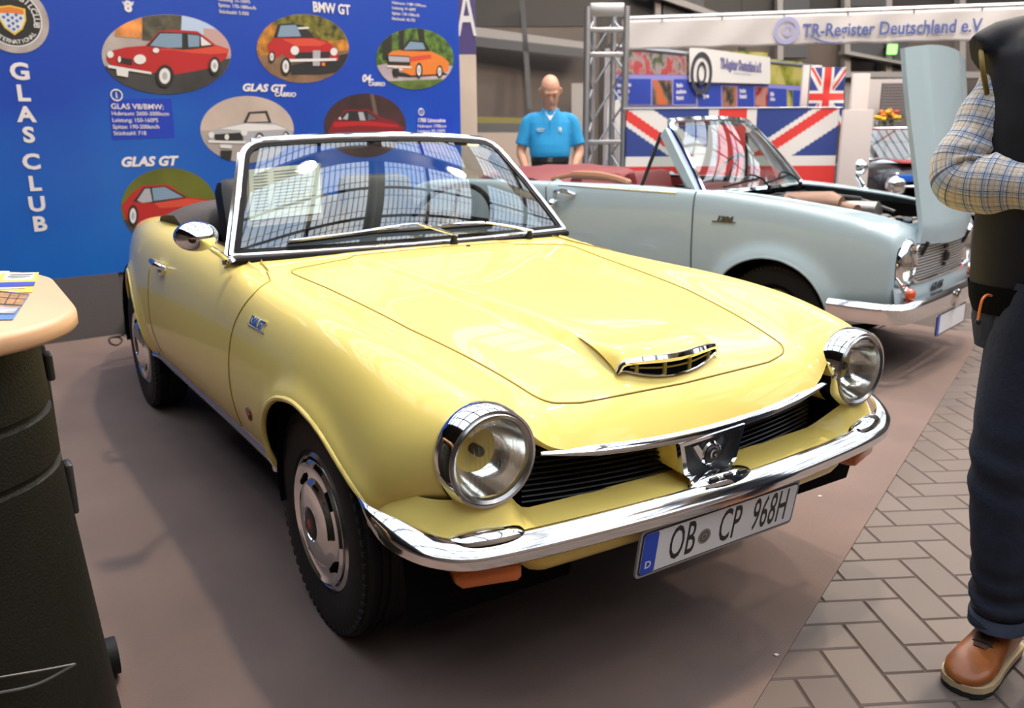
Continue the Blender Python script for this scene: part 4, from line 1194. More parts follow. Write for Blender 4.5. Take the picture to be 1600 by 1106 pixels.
# -- club emblem: ring of lettering round a shield
em2 = empty('club_emblem', (0, 0, 0)); em2.parent = wall
c = wl(19, 30, .002); kz = wl_up(19, 30)[3]
def disc(mb, r0, r1, lift, mi, n=56):
    P = []
    for r in (r0, r1): P += [c+V3(r*kz*math.cos(2*PI*k/n), -lift, r*kz*math.sin(2*PI*k/n)) for k in range(n)]
    mb.add(P, [(k, (k+1) % n, n+(k+1) % n, n+k) for k in range(n)], mi)
mb = MB()
disc(mb, 0, 42, .002, 0); disc(mb, 42, 44, .0022, 1); disc(mb, 44, 54, .001, 2)
mb.build('badge_ring', [BKP, CHP, pm('badge_grey', (.33, .29, .28), (6, .35))], em2, smooth=0, recalc=False)
mb = MB()
def arc_text(s, r, a0, a1, size, inward):
    n = len(s)
    for k, ch in enumerate(s):
        a = math.radians(a0+(a1-a0)*(k/(n-1)))
        rd = V3(math.cos(a), 0, math.sin(a)); up = -rd if inward else rd
        ex_ = V3(up[2], 0, -up[0])
        put_text(mb, ch, size*kz, c+rd*r*kz+V3(0, -.004, 0), ex_, up, 0, bold=.02*size*kz)
arc_text('GLAS AUTOMOBILCLUB', 35.5, 195, -15, 13, False)
arc_text('INTERNATIONAL', 36.5, 218, 322, 9, True)
mb.build('badge_lettering', CHP, em2, smooth=0, weld=False)
mb = MB()
sh = [(-21, 16), (0, 20), (21, 16), (20, -2), (13, -16), (0, -26), (-13, -16), (-20, -2)]
YLP = pm('gold', (.62, .42, .03))
mb.add([c+V3(a*kz, -.0045, b*kz) for a, b in sh], [tuple(range(8))], 0)
mb.add([c+V3(a*kz*.88, -.0055, b*kz*.88) for a, b in sh], [tuple(range(8))], 1)
mb.add([c+V3(a*kz*.88, -.0065, b*kz*.88) for a, b in ((-20.5, 16), (0, 20), (20.5, 16), (20, 8), (0, 9), (-20, 8))], [tuple(range(6))], 2)
for i in range(-2, 3):
    for j in range(-4, 2):
        if (i+j) % 2 == 0 and abs(i)*7+max(0, -j-1)*5 < 19:
            x, z = i*7, j*5+1
            mb.add([c+V3(a*kz*.88, -.0065, b*kz*.88) for a, b in ((x, z+3.4), (x+3.5, z), (x, z-3.4), (x-3.5, z))], [(0, 1, 2, 3)], 3)
mb.build('badge_shield', [YLP, CHP, ORP, pm('badge_blue', (.02, .12, .45))], em2, smooth=0, weld=False, recalc=False)
# cable loop on the carpet by the backdrop
mb = MB()
pl = [on_plane(px, py, V3(0, 0, .009), V3(0, 0, 1)) for px, py in ((200, 516), (190, 524), (172, 528), (173, 536), (183, 539), (191, 532), (187, 527), (178, 527))]
mb.tube(cr(pl, 6), .0045, 6); tag(mb.build('cable', BLACK), 'thin black cable looped on the carpet at the foot of the blue backdrop', 'cable')

for (px, py), w_ in (((1281, 775), 'near the headlight end of the yellow car'), ((1213, 1023), 'on the paving in front of the number plate')):
    q = on_plane(px, py, V3(0, 0, .005), V3(0, 0, 1)); e_ = MB(); e_.add([q+V3(-.006, -.004, 0), q+V3(.005, -.005, .001), q+V3(.006, .005, .002), q+V3(-.004, .005, 0)], [(0, 1, 2, 3)]); tag(e_.build('paper_scrap', WHITE, smooth=0, solid=.0008), 'tiny white paper scrap on the floor '+w_, 'litter')
# ---- narrow stand with the letter A beside the backdrop
SP = on_plane(731, 300, V3(-4.72, 2.9, 0), unit(V3(CF[0], CF[1], 0)))
dp = np.dot(SP-CAM_POS, CF)
sgn = empty('sign_stand', (0, 0, 0)); tag(sgn, 'narrow upright cream sign stand with a white letter A on its purple head', 'sign')
fn = -unit(V3(CF[0], CF[1], 0)); ft = unit(V3(CR[0], CR[1], 0))
def sp(px, py, d=0): return on_plane(px, py, SP, fn)+fn*d
xl, xr = sp(717, 200), sp(745, 200)
sgn.location = tuple(V3(*((xl+xr)/2)[:2], .0045))
OFF = V3(sgn.location[0], sgn.location[1], 0)
def bar(mb, z0, z1, mi, th=.10):
    a, b = xl.copy(), xr.copy()
    P = [V3(a[0], a[1], z0), V3(b[0], b[1], z0), V3(b[0], b[1], z1), V3(a[0], a[1], z1)]
    mb.prism([p-OFF for p in P], -fn*th, mi)
z_mid = sp(731, 86)[2]
mb = MB(); bar(mb, .03, z_mid, 0); mb.build('sign_column', mat('cream_panel', (.58, .47, .37), .6, noise=(2, .1)), sgn, smooth=0)
mb = MB(); bar(mb, z_mid, 2.75, 0); mb.build('sign_header', mat('sign_purple', (.075, .055, .17), .5), sgn, smooth=0)
mb = MB(); o = sp(729, 25, .004)-OFF; k = dp/FPX
put_text(mb, 'A', 66*k/.70, o, ft, V3(0, 0, 1), 0, bold=.002, sx=.46, ext=.001); mb.build('lettering', WHITE, sgn, smooth=0)
mb = MB(); mb.box(sp(731, 300)[:2].tolist()+[.015]-OFF-fn*.05, (.45, .45, .03), 0, None, .006); mb.build('base_plate', ALU, sgn, smooth=0)
# ================================================================== counter in the left foreground
WOODTOP = mat('beech_top', (.62, .36, .20), .38, noise=(3, .05))
CASE = mat('case_plastic', (.009, .008, .005), .5, spec=.22, bump=(220, .25))
ct = empty('display_counter', (.180, -1.650, .0044))
tag(ct, 'black moulded case counter with rounded pale wood top at the left foreground', 'counter')
def stadium(cx, cy, lx, ly, r, n=10):
    out = []
    for sx, sy, a0 in ((1, 1, 0), (-1, 1, 90), (-1, -1, 180), (1, -1, 270)):
        for k in range(n+1):
            a = math.radians(a0+90*k/n); out.append((cx+sx*(lx/2-r)+r*math.cos(a), cy+sy*(ly/2-r)+r*math.sin(a)))
    return out
TZ = .988
mb = MB()
rings = []
for z, k in ((TZ-.034, -.006), (TZ-.028, 0), (TZ-.010, 0), (TZ-.003, -.003), (TZ, -.010)):
    rings.append([V3(x, y, z) for x, y in stadium(0, 0, .78+2*k, .84+2*k, .23+k)])
mb.loft(rings); mb.build('counter_top', WOODTOP, ct, smooth=50)
mb = MB(); rings = []
for z, k in ((.0, .030), (.03, .040), (.30, .018), (.60, -.004), (.70, -.010), (.705, -.018), (.712, -.018), (.717, -.010), (.80, -.014), (.805, -.022), (.812, -.022), (.817, -.014), (TZ-.036, -.02)):
    rings.append([V3(x, y, z) for x, y in stadium(.0, .0, .66+2*k, .76+2*k, .24+k)])
mb.loft(rings); mb.build('case_body', CASE, ct, smooth=40)
mb = MB(); mb.box((-.02, .366, .60), (.05, .02, .58), 0, None, .008)
mb.build('edge_strip', BLACK, ct, smooth=30)
for z_, h_ in ((.62, .10), (.86, .05)):
    mb = MB(); mb.box((.06, .380-(z_-.62)*.03, z_), (.045, .014, h_), 0, None, .005); mb.build('latch', mat('latch_dark', (.03, .028, .024), .35), ct, smooth=30)
mb = MB(); mb.tube([V3(-.255, .395, .055), V3(-.255, .45, .055)], .045, 20); mb.tube([V3(-.255, .33, .06), V3(-.255, .40, .06)], .02, 8); mb.build('caster', RUBBER, ct, smooth=40)
# moulded crescent handle recess low on the front
CRES = mat('crescent_edge', (.10, .09, .08), .4)
mb = MB()
def cf(px, py): return on_plane(px, py, V3(.515, -1.6, .2), V3(1, 0, 0))-V3(.180, -1.650, .0044)
arc = cr([cf(-60, 1092), cf(0, 1082), cf(60, 1068), cf(118, 1037)], 6); mb.tube(arc, .0025, 6)
arc = cr([cf(-60, 1072), cf(0, 1058), cf(60, 1048), cf(118, 1037)], 6); mb.tube(arc, .0018, 6)
mb.build('case_rib', CRES, ct)
# -- leaflets on the top
def leaf(name, quad, mats, art, label, z=.0005, cat='leaflet'):
    P = [on_plane(px, py, V3(0, 0, TZ+.0046+z), V3(0, 0, 1)) for px, py in quad]
    o = sum(P)/len(P); e = empty(name, tuple(o)); tag(e, label, cat, None)
    def uv(u, v, d=0): return (P[0]*(1-u)*(1-v)+P[1]*u*(1-v)+P[2]*u*v+P[3]*(1-u)*v)-o+V3(0, 0, .0012+d)
    mb = MB(); mb.prism([p-o for p in P][::-1], (0, 0, .001)); mb.build('sheet', mats[0], e, smooth=0)
    mb = MB()
    for k, (mi, poly) in enumerate(art): mb.add([uv(u, v, .0002*(k+1)) for u, v in poly], [tuple(range(len(poly)))], mi)
    mb.build('print', mats, e, smooth=0, weld=False, recalc=False)
    return e
R4 = lambda a, b, c, d: [(a, b), (c, b), (c, d), (a, d)]
LY = mat('leaflet_yellow', (.80, .52, .05), .4); LB = mat('leaflet_blue', (.03, .05, .40), .4); LW = mat('leaflet_white', (.72, .70, .66), .4); LBR = mat('leaflet_brown', (.38, .19, .06), .4, noise=(30, .4)); LG = mat('leaflet_grey', (.36, .35, .35), .4, noise=(25, .5)); LSK = mat('leaflet_skyblue', (.10, .20, .42), .4)
leaf('leaflet', [(3, 427), (61, 426), (50, 457), (-12, 459)], [LY, LW, LB, BLACK], [(1, R4(.12, .02, .9, .42)), (2, R4(0, .52, 1, .74)), (3, R4(.25, .12, .86, .16)), (3, R4(.2, .22, .8, .25)), (1, R4(.1, .8, .8, .84)), (3, R4(.3, .3, .7, .32))], 'yellow, white and blue leaflet lying on the wood counter top')
leaf('brochure', [(-10, 455), (46, 461), (20, 500), (-36, 501)], [LSK, LBR, LG, LB, BLACK], [(1, R4(.02, .02, .98, .58)), (4, R4(.0, .46, 1, .5)), (4, R4(.02, .22, .98, .24)), (4, R4(.5, .02, .53, .5)), (4, R4(.75, .02, .77, .5)), (2, R4(.05, .58, .95, .82)), (3, R4(0, 0, 1, .03))], 'brochure with a brown grid photograph at the near edge of the counter top', cat='brochure')
leaf('leaflet', [(-60, 424), (15, 424), (6, 434), (-70, 436)], [LW, LB], [(1, R4(.1, .3, .7, .6))], 'white leaflet partly under the yellow one at the back of the counter top', z=0)
# ================================================================== the pale blue convertible with its bonnet up
ICE = paint('ice_blue_paint', (.40, .50, .54), .9, .3)
b = empty('convertible_car', (-1.273, 2.992, CARZ), math.radians(14.54))
tag(b, 'pale ice blue classic convertible with its bonnet tipped open and dark red interior', 'car')
Xb = [-3.06, -3.03, -2.85, -2.5, -2.1, -1.7, -1.3, -.9, -.5, -.2, .1, .35, .52, .60, .635, .645]
Yb = [0, .18, .36, .50, .60, .690, .722, .738, .742, .735, .70, .64]
def colz(c):
    t = [  # centre .. sill, per row
     [.80, .88, .935, .95, .955, .955, .955, .955, .94, .925, .905, .875, .84, .80, .74, .70],
     [.80, .88, .935, .95, .955, .955, .955, .955, .94, .925, .905, .875, .84, .80, .74, .70],
     [.80, .88, .935, .95, .955, .955, .955, .955, .94, .925, .90, .87, .835, .795, .74, .70],
     [.80, .88, .935, .95, .955, .955, .955, .955, .94, .925, .895, .865, .83, .79, .74, .70],
     [.80, .88, .935, .955, .962, .962, .962, .962, .952, .930, .895, .855, .815, .785, .745, .71],
     [.80, .88, .935, .955, .965, .965, .965, .965, .955, .930, .895, .85, .805, .775, .745, .71],
     [.785, .86, .915, .935, .945, .945, .945, .945, .935, .91, .876, .832, .79, .76, .73, .705],
     [.74, .79, .81, .82, .825, .825, .825, .825, .82, .805, .785, .76, .735, .71, .69, .68],
     [.62, .63, .63, .63, .63, .63, .63, .63, .63, .63, .62, .62, .62, .62, .62, .62],
     [.50, .47, .45, .44, .44, .44, .44, .44, .44, .44, .44, .45, .47, .49, .50, .51],
     [.42, .37, .34, .32, .31, .31, .31, .31, .31, .31, .31, .32, .35, .38, .41, .43],
     [.38, .33, .29, .27, .26, .26, .26, .26, .26, .26, .26, .27, .31, .34, .37, .40]]
    return t[c]
sc_y = [.90, .94, .97, .99, 1, 1, 1, 1, 1, .995, .985, .97, .955, .94, .925, .90]
rows = [[[x+(.03*(Yb[c]/.74)**2 if k < 2 else (-.03*(Yb[c]/.74)**2 if k > 13 else 0)), Yb[c]*sc_y[k], colz(c)[k]] for c in range(12)] for k, x in enumerate(Xb)]
AF = arch_hole(None, [(-.02+.335*math.cos(math.radians(a)), .30+.315*math.sin(math.radians(a))) for a in range(0, 360, 20)])
AR = arch_hole(None, [(-2.11+.335*math.cos(math.radians(a)), .30+.30*math.sin(math.radians(a))) for a in range(0, 360, 20)])
def postb(G):
    x, y, z = G[..., 0], np.abs(G[..., 1]), G[..., 2]
    side = (y > .5) & (z < .72)
    for A in (AF, AR):
        d = nearest_many(A, x, z); d = np.where(inside(A, x, z), 0, d)
        G[..., 1] += np.sign(G[..., 1])*np.where(side, .030*np.exp(-(d/.05)**2), 0)*sstep(.74, .66, z)
    return G
SB = Shell(rows, 220, 170, postb)
BAY = round_poly([(-.44, -.50), (-.44, .50), (.20, .51), (.575, .46), (.585, .25), (.585, -.25), (.575, -.46), (.20, -.51)], [.06, .06, 0, .08, 0, 0, .08, 0])
COCKB = round_poly([(-.62, -.585), (-.62, .585), (-1.75, .60), (-1.85, .5), (-1.85, -.5), (-1.75, -.60)], [.03, .03, .05, .05, .05, .05])
DOORB = round_poly([(-.50, 1.0), (-.495, .60), (-.49, .31), (-1.38, .31), (-1.50, .42), (-1.56, .70), (-1.60, .95), (-1.50, 1.0)], [0, 0, .03, .05, .10, .1, 0, 0])
SB.cut(COCKB, 'top', -1, .05); SB.cut(BAY, 'top', -1)
for A in (AF, AR):
    SB.cut(A, 'right', -1); SB.cut(A, 'left', -1)
SB.cut(DOORB, 'right', 3); SB.cut(DOORB, 'left', 4)
mb = MB(); SB.emit(mb, 0)
for A in (AF, AR):
    for side in ('right', 'left'):
        P = [p for p in A if p[1] > .27]
        k = max(range(len(P)), key=lambda i: np.hypot(*(P[i]-P[i-1]))); P = P[k:]+P[:k]
        mb.tube([SB.at(side, *p, -.004)[0] for p in P], .008, 6)
mb.tube(SB.trace('top', BAY, -.004), .008, 6, closed=True)
# nose panel between and below the lamps
nose = [SB.G[-1, j].copy() for j in range(SB.G.shape[1])]
up = [p for p in nose if p[2] > .5]
mb.grid(np.array([[V3(p[0]-.012, p[1], p[2]) for p in up], [V3(.625-.02*(p[1]/.66)**2, p[1]*.98, max(.36, p[2]-.055)) for p in up]]))
fx = lambda y: .650-.035*(y/.68)**2
ys = np.linspace(-.665, .665, 25)
mb.grid(np.array([[V3(fx(y)+d, y, z) for y in ys] for z, d in ((.505, -.02), (.50, .0), (.44, .012), (.40, .012), (.34, -.01), (.29, -.06))]))
bb = mb.build('body', ICE, b, smooth=45)
for val, side in ((3, 'right'), (4, 'left')):
    mb = MB(); SB.emit(mb, val); d = mb.build('door', ICE, b, smooth=60)
    m2 = MB(); m2.tube(SB.trace(side, [(-.50, .94), (-.497, .80), (-.495, .60), (-.49, .33), (-.53, .31), (-1.36, .31), (-1.50, .42), (-1.56, .70), (-1.60, .93)], .0005, closed=False), .0042, 6); m2.build('shut_line', mat('gap_grey', (.05, .06, .07), .7), d)
    p, n = SB.at(side, -1.43, .895)
    m3 = MB(); m3.tube(cr([p+n*.003+V3(-.085, 0, .0), p+n*.03+V3(-.06, 0, .006), p+n*.034+V3(0, 0, .012), p+n*.028+V3(.05, 0, .004), p+n*.003+V3(.075, 0, -.004)], 5), .013, 8); m3.build('door_handle', CHROME, d)
    p, n = SB.at(side, -.30, .80); m4 = MB(); exs = unit(np.cross(V3(0, 0, 1), n)); eys = unit(np.cross(n, exs))
    put_text(m4, '1204', .040, p+n*.003, exs, eys, 0, bold=.002, ext=.002, shear=.3, sx=1.2); m4.tube([p+n*.003-exs*.07-eys*.014, p+n*.003+exs*.07-eys*.014], .003, 6)
    m4.build('fender_script', mat('script_dark', (.08, .08, .09), .3, .8), b, smooth=0)
    m5 = MB(); G = SB.trace(side, [(-.62, .93), (-1.5, .945)], .0, closed=False); m5.tube(G, .006, 6); m5.build('door_bead', CHROME_SOFT, d)
# liners, floor
mb = MB()
for xc in (-.02, -2.11):
    for s in (-1, 1):
        G = []
        for k in range(21):
            a = PI*(-.08+1.16*k/20); G.append([V3(xc+.36*math.cos(a), s*yy, .30+.33*math.sin(a)) for yy in (.715, .46)])
        mb.grid(np.array(G)); mb.add([g[1] for g in G], [tuple(range(21))])
mb.box((-1.3, 0, .26), (3.3, 1.0, .03)); mb.box((-1.06, 0, .285), (1.4, 1.24, .03))
G = []
for z, k in ((.90, 0), (.80, .0), (.55, .04), (.30, .08)):
    G.append([V3(x*(1-k*.3), y*(1-k), min(z, .86-.1*max(0, x)) if z > .6 else z) for x, y in BAY])
mb.grid(np.array(G), closev=True); mb.add(G[-1], [tuple(range(len(BAY)))])
mb.build('engine_bay', DEEP, b, smooth=30)
# engine and ancillaries
ENG = mat('engine_metal', (.30, .27, .25), .4, .9, noise=(12, .3)); RUST = mat('engine_brown', (.22, .12, .08), .5, .3); CREAM = mat('engine_cream', (.52, .44, .38), .45)
eng = empty('engine', (0, 0, .045)); eng.parent = b
mb = MB(); mb.box((.02, .0, .66), (.62, .22, .20), 0, None, .03); mb.lathe([(0, -.28), (.05, -.27), (.055, .25), (0, .28)], (.02, .0, .78), (1, 0, 0), 16); mb.build('engine_block', ENG, eng, smooth=40)
mb = MB(); mb.lathe([(0, -.17), (.085, -.16), (.09, -.05), (.09, .10), (.06, .16), (0, .17)], (-.02, -.20, .80), (1, 0, .05), 22); mb.lathe([(.04, 0), (.04, .10), (.0, .10)], (.14, -.20, .80), (1, -.3, -.1), 14); mb.build('air_cleaner', RUST, eng, smooth=40)
mb = MB(); mb.box((.34, -.10, .70), (.34, .34, .08), 0, None, .02)
for k in range(4): mb.box((.22+k*.08, -.10, .745), (.03, .30, .02), 0, None, .006)
mb.build('radiator_cowl', CREAM, eng, smooth=40)
mb = MB()
for pts in ([(-.40, -.38, .78), (-.25, -.30, .84), (-.05, -.10, .86), (.15, .05, .84)], [(-.35, -.1, .83), (-.2, -.22, .86), (.1, -.34, .78), (.35, -.36, .70)], [(-.38, .2, .84), (0, .25, .83), (.3, .2, .76)]):
    mb.tube(cr([V3(*p) for p in pts], 6), .014, 8)
mb.build('hoses', BLACK, eng)
mb = MB(); mb.box((-.36, .0, .82), (.05, .85, .06), 0, None, .01); mb.box((-.33, -.32, .80), (.16, .18, .10), 0, None, .015); mb.lathe([(.05, 0), (.05, .05), (0, .055)], (.47, -.18, .72), (0, 0, 1), 16); mb.build('scuttle_fittings', CHROME_SOFT, eng, smooth=40)
# wheels
CAPY = mat('wheel_yellowish', (.30, .24, .06), .4)
for x in (0, -2.10):
    for s in (-1, 1):
        w, h = build_wheel(b, 'wheel', (x, s*.625, .285), s, R=.285, W=.15, rim=.168, cap='dark')
        Y = s*h; mb = MB(); mb.lathe([(.155, Y*.75), (.150, Y*.9), (.11, Y*.8), (.09, Y*1.0), (.05, Y*1.12), (0, Y*1.15)], (0, 0, 0), (0, 1, 0), 40); mb.build('hubcap', CAPY, w)
# lamps
for s in (-1, 1):
    h = empty('headlight', (0, s*.53, .61)); h.parent = b
    mb = MB(); G = []
    for r, x0 in ((.122, .575), (.128, .605), (.122, .632), (.108, .645), (.100, .642), (.098, .620)):
        G.append([V3(x0, r*.95*math.cos(a), r*1.06*math.sin(a)) for a in np.linspace(0, 2*PI, 40, endpoint=False)])
    mb.grid(np.array(G), closev=True); mb.build('bezel', CHROME, h)
    m3 = MB(); m3.lathe([(.102, .625), (.09, .60), (.06, .58), (0, .565)], n=32, axis=(1, 0, 0)); m3.build('reflector', REFL, h)
    m5 = MB(); m5.lathe([(.101*math.cos(t), .628+.02*math.sin(t)) for t in np.linspace(0, PI/2, 8)], n=32, axis=(1, 0, 0))
    for k in range(-4, 5): m5.tube([V3(.628+.02*math.sqrt(max(0, 1-(k*.018/.101)**2-(zz/.101)**2))-.002, k*.018, zz) for zz in np.linspace(-.06, .06, 7)], .002, 5)
    m5.build('lens', LENS, h, smooth=30)
    for nm, dz, r in (('indicator', .462, .036),):
        m6 = MB(); c = V3(.640, s*.55, dz); m6.lathe([(r*1.15, -.02), (r*1.2, .005), (r*1.0, .012)], c, (1, 0, 0), 20, 0); m6.lathe([(r, .008), (r*.95, .03), (r*.6, .045), (0, .05)], c, (1, 0, 0), 20, 1)
        m6.build(nm, [CHROME, mat('indicator_red_orange', (.50, .06, .01), .2, coat=.5)], b)
# grille
GRM = mat('grille_metal', (.66, .62, .58), .38, 1.0)
mb = MB()
for k in range(12):
    z = .518+k*.0155; mb.sweep([V3(fx(y)-.006, y, z) for y in np.linspace(-.42, .42, 17)], [(-.008, -.004), (.004, -.0052), (.007, 0), (.004, .0052), (-.008, .005)])
mb.grid(np.array([[V3(fx(y)-.022, y, z) for y in np.linspace(-.43, .43, 9)] for z in (.505, .71)]), 1)
gr = mb.build('grille', [GRM, DEEP], b, smooth=40)
mb = MB(); mb.tube(cr([V3(fx(y)+.004, y, z) for y, z in ((-.43, .512), (0, .508), (.43, .512), (.435, .60), (.42, .70), (0, .705), (-.42, .70), (-.435, .60))], 6, closed=True), .007, 6, closed=True); mb.build('grille_surround', CHROME, gr)
mb = MB(); mb.lathe([(.03, 0), (.03, .012), (.018, .02), (0, .02)], (.655, 0, .605), (1, 0, 0), 20); mb.box((.655, 0, .655), (.012, .06, .02), 0, None, .004); mb.box((.655, 0, .56), (.012, .03, .02), 0, None, .004); mb.build('grille_badge', BLACK, gr, smooth=40)
mb = MB(); p = V3(fx(0)+.016, -.22, .462)
put_text(mb, 'GLAS', .055, V3(fx(.2)+.017, -.12, .455), (0, 1, 0), (0, 0, 1), 0, bold=.002, ext=.002, shear=.25, sx=1.5); mb.build('nose_script', mat('script_dark', (0, 0, 0)), b, smooth=0)
# bumper: blade wrapped to the sides
half = [(.33, .765), (.45, .775), (.57, .772), (.645, .752), (.682, .715), (.700, .66), (.716, .45), (.724, 0)]
P = [(x, -y) for x, y in half]+[(x, y) for x, y in reversed(half[:-1])]
P = cr([np.array(q) for q in P], 6)
mb = MB(); mb.sweep([V3(p[0], p[1], .385) for p in P], [(-.030, .052), (-.012, .053), (.006, .040), (.014, .030), (.014, -.030), (.006, -.048), (-.02, -.052)])
bp_ = mb.build('front_bumper', CHROME_BUMP, b, smooth=30)
mb = MB(); mb.box((.742, -.0, .38), (.03, .05, .10), 0, None, .012); mb.build('overrider', CHROME, bp_, smooth=40)
# plate
pl_ = empty('number_plate', (.72, -.01, .262)); pl_.parent = b
mb = MB(); mb.prism([V3(0, a, z) for a, z in rrect(.52, .115, .01)], (.008, 0, 0)); mb.build('plate_blank', PLW, pl_, smooth=0)
mb = MB(); mb.prism([V3(.008, a-.235, z) for a, z in rrect(.046, .110, .006)], (.001, 0, 0)); mb.build('country_band', PLB, pl_, smooth=0)
mb = MB(); mb.tube([V3(.006, a, z) for a, z in rrect(.515, .110, .01)], .004, 6, closed=True); mb.build('plate_edge', PLK, pl_)
# windscreen: curved pane in a chrome frame
def wbP(s, t, off=0.0):
    lo = V3(-.435-.045*s*s, .655*s, .925+.006*s*s); hi = V3(-.755-.075*s*s, .515*s, 1.350-.016*s*s)
    m = lerp(lo, hi, t)+V3(.02*t*(1-t)*2, 0, .014*t*(1-t)*2)
    return m+V3(.80, .22*s, .58)*off
wb = empty('windscreen', (0, 0, 0)); wb.parent = b
rr2 = round_poly([(-1, 0), (1, 0), (1, 1), (-1, 1)], [.05, .05, .16, .16], 6); BD2 = dens(rr2)
mb = MB(); mb.grid(np.array([[wbP((-1+2*j/24)*(1 if i < 16 else 1-.12*((i-16)/4)**2), i/20) for j in range(25)] for i in range(21)])); mb.build('windscreen_glass', GLASS, wb, smooth=80)
mb = MB(); mb.sweep([wbP(s, t) for s, t in BD2], [(-.016, -.02), (.014, -.02), (.016, 0), (.010, .012), (-.010, .012), (-.016, 0)], up=np.array([unit(V3(.8, .22*s, .58)) for s, t in BD2]), closed=True); mb.build('windscreen_frame', CHROME, wb, smooth=40)
mb = MB()
for s in (-1, 1):
    p0, p1 = wbP(s*1.03, -.03, -.02), wbP(s*1.03, .90, -.02)
    mb.sweep([p0, lerp(p0, p1, .5), p1], [(-.02, .01), (.02, .01), (.02, -.05), (-.02, -.05)], up=V3(.8, .2*s, .58))
hd = [wbP(s, 1.015, -.02) for s in np.linspace(-.93, .93, 21)]; mb.tube(hd, .020, 8)
mb.build('pillar', ICE, wb, smooth=40)
for s in (-1, 1):                                             # quarter lights
    a0, a1 = V3(-.52, s*.665, .95), V3(-.90, s*.665, .95); top_ = wbP(s*1.02, .86, -.03)+V3(-.05, 0, 0)
    mb = MB(); mb.tube([a1, lerp(a1, top_, .5), top_], .011, 8); mb.tube([a0, a1], .009, 8)
    q = mb.build('quarter_frame', mat('dark_trim', (.03, .03, .03), .35, .5), wb)
    mb = MB(); mb.add([a0, a1, top_], [(0, 1, 2)]); mb.build('quarter_glass', GLASS, q, smooth=0)
# header panel of the inside (ivory), wipers, mirrors
IVORY = mat('ivory_trim', (.62, .46, .30), .6)
mb = MB(); mb.tube([wbP(s, 1.03, -.05) for s in np.linspace(-.75, .75, 15)], .028, 8, flat=.7); mb.build('header_trim', IVORY, wb)
for s0, s1, pv in ((-.70, .02, -.05), (.02, .72, .66)):
    w = empty('wiper', (0, 0, 0)); w.parent = b
    mb = MB(); mb.tube([wbP(s0, .05, .012), wbP((s0+s1)/2, .10, .012), wbP(s1, .13, .012)], .007, 6); mb.build('wiper_blade', DARKRUB, w)
    p = V3(-.385, pv*.62, .935); mb = MB(); mb.tube(cr([p, p+V3(-.02, -.05, .05), wbP((s0+s1)/2+.12, .16, .03), wbP((s0+s1)/2, .10, .018)], 5), .006, 6); mb.lathe([(.012, -.02), (.012, .015), (0, .018)], p, (.2, 0, 1), 12); mb.build('wiper_arm', DARKRUB, w)
def wing_mirror(x, y, z):
    m = empty('wing_mirror', (0, 0, 0)); m.parent = b
    base = V3(x, y, z); top_ = base+V3(.02, .01, .115)
    mb = MB(); mb.tube(cr([base+V3(.05, 0, -.01), base+V3(.03, 0, .03), base+V3(.0, 0, .075), top_], 6), [.016]*6+[.013]*6+[.011]*6+[.01], 8); mb.lathe([(.035, -.006), (.03, .006), (0, .01)], base+V3(.05, 0, -.008), (0, 0, 1), 14); mb.build('mirror_stalk', CHROME, m)
    mb = MB(); mb.lathe([(0, -.012), (.048, -.010), (.052, 0), (.045, .022), (.02, .045), (0, .05)], top_+V3(-.01, 0, .01), (1, 0, .1), 20); mb.build('mirror_head', CHROME, m)
wing_mirror(-.10, .62, SB.at('top', -.10, .61)[0][2])
m = empty('door_mirror', (0, 0, 0)); m.parent = b
p = SB.at('right', -1.50, .845)[0]
mb = MB(); mb.lathe([(0, -.01), (.036, -.008), (.04, 0), (.03, .02), (0, .035)], p+V3(0, -.05, -.02), (-.5, -.6, .3), 18); mb.tube([p, p+V3(0, -.05, -.02)], .009, 6); mb.build('mirror_head', CHROME, m)
# red interior, dash, seats, folded hood cover
OXB = mat('oxblood_leather', (.17, .020, .022), .45, bump=(30, .1)); OXC = mat('oxblood_cover', (.175, .022, .024), .6, bump=(60, .1)); TANB = mat('wood_tan', (.30, .13, .06), .4)
mb = MB(); G = []
for z, k in ((.945, 0), (.90, 0), (.6, .04), (.34, .08)): G.append([V3(-1.2+(x+1.2)*(1-k), y*(1-k), z) for x, y in COCKB])
mb.grid(np.array(G), closev=True); mb.add(G[-1], [tuple(range(len(COCKB)))]); mb.build('cockpit_tub', OXB, b, smooth=40)
mb = MB(); mb.grid(np.array([[V3(x-.03*(y/.58)**2, y, z) for y in np.linspace(-.575, .575, 11)] for x, z in ((-.50, .935), (-.58, .965), (-.68, .965), (-.72, .94), (-.71, .84), (-.68, .74))])); mb.build('dashboard', OXB, b, smooth=50)
mb = MB(); sc2 = V3(-.86, .31, .95); a2 = unit(V3(-.9, 0, .42)); w1 = V3(0, 1, 0); w2 = np.cross(a2, w1)
mb.tube([sc2+.19*(math.cos(a)*w1+math.sin(a)*w2) for a in np.linspace(0, 2*PI, 36, endpoint=False)], .010, 8, closed=True); mb.lathe([(0, .01), (.05, 0), (.02, -.1), (.02, -.2)], sc2, a2, 16)
for a in (0, PI, -PI/2): mb.tube([sc2, sc2+.19*(math.cos(a)*w1+math.sin(a)*w2)], .008, 6)
mb.build('steering_wheel', BLACK, b)
for s in (-1, 1):
    st = empty('seat', (0, s*.31, 0)); st.parent = b
    mb = MB(); mb.box((-1.15, 0, .50), (.48, .48, .16), 0, None, .05); mb.build('seat_cushion', OXB, st)
    mb = MB(); mb.box((-1.44, 0, .75), (.13, .48, .52), 0, np.array(Matrix.Rotation(math.radians(-16), 3, 'Y')), .05); mb.build('seat_back', OXB, st)
mb = MB(); G = []
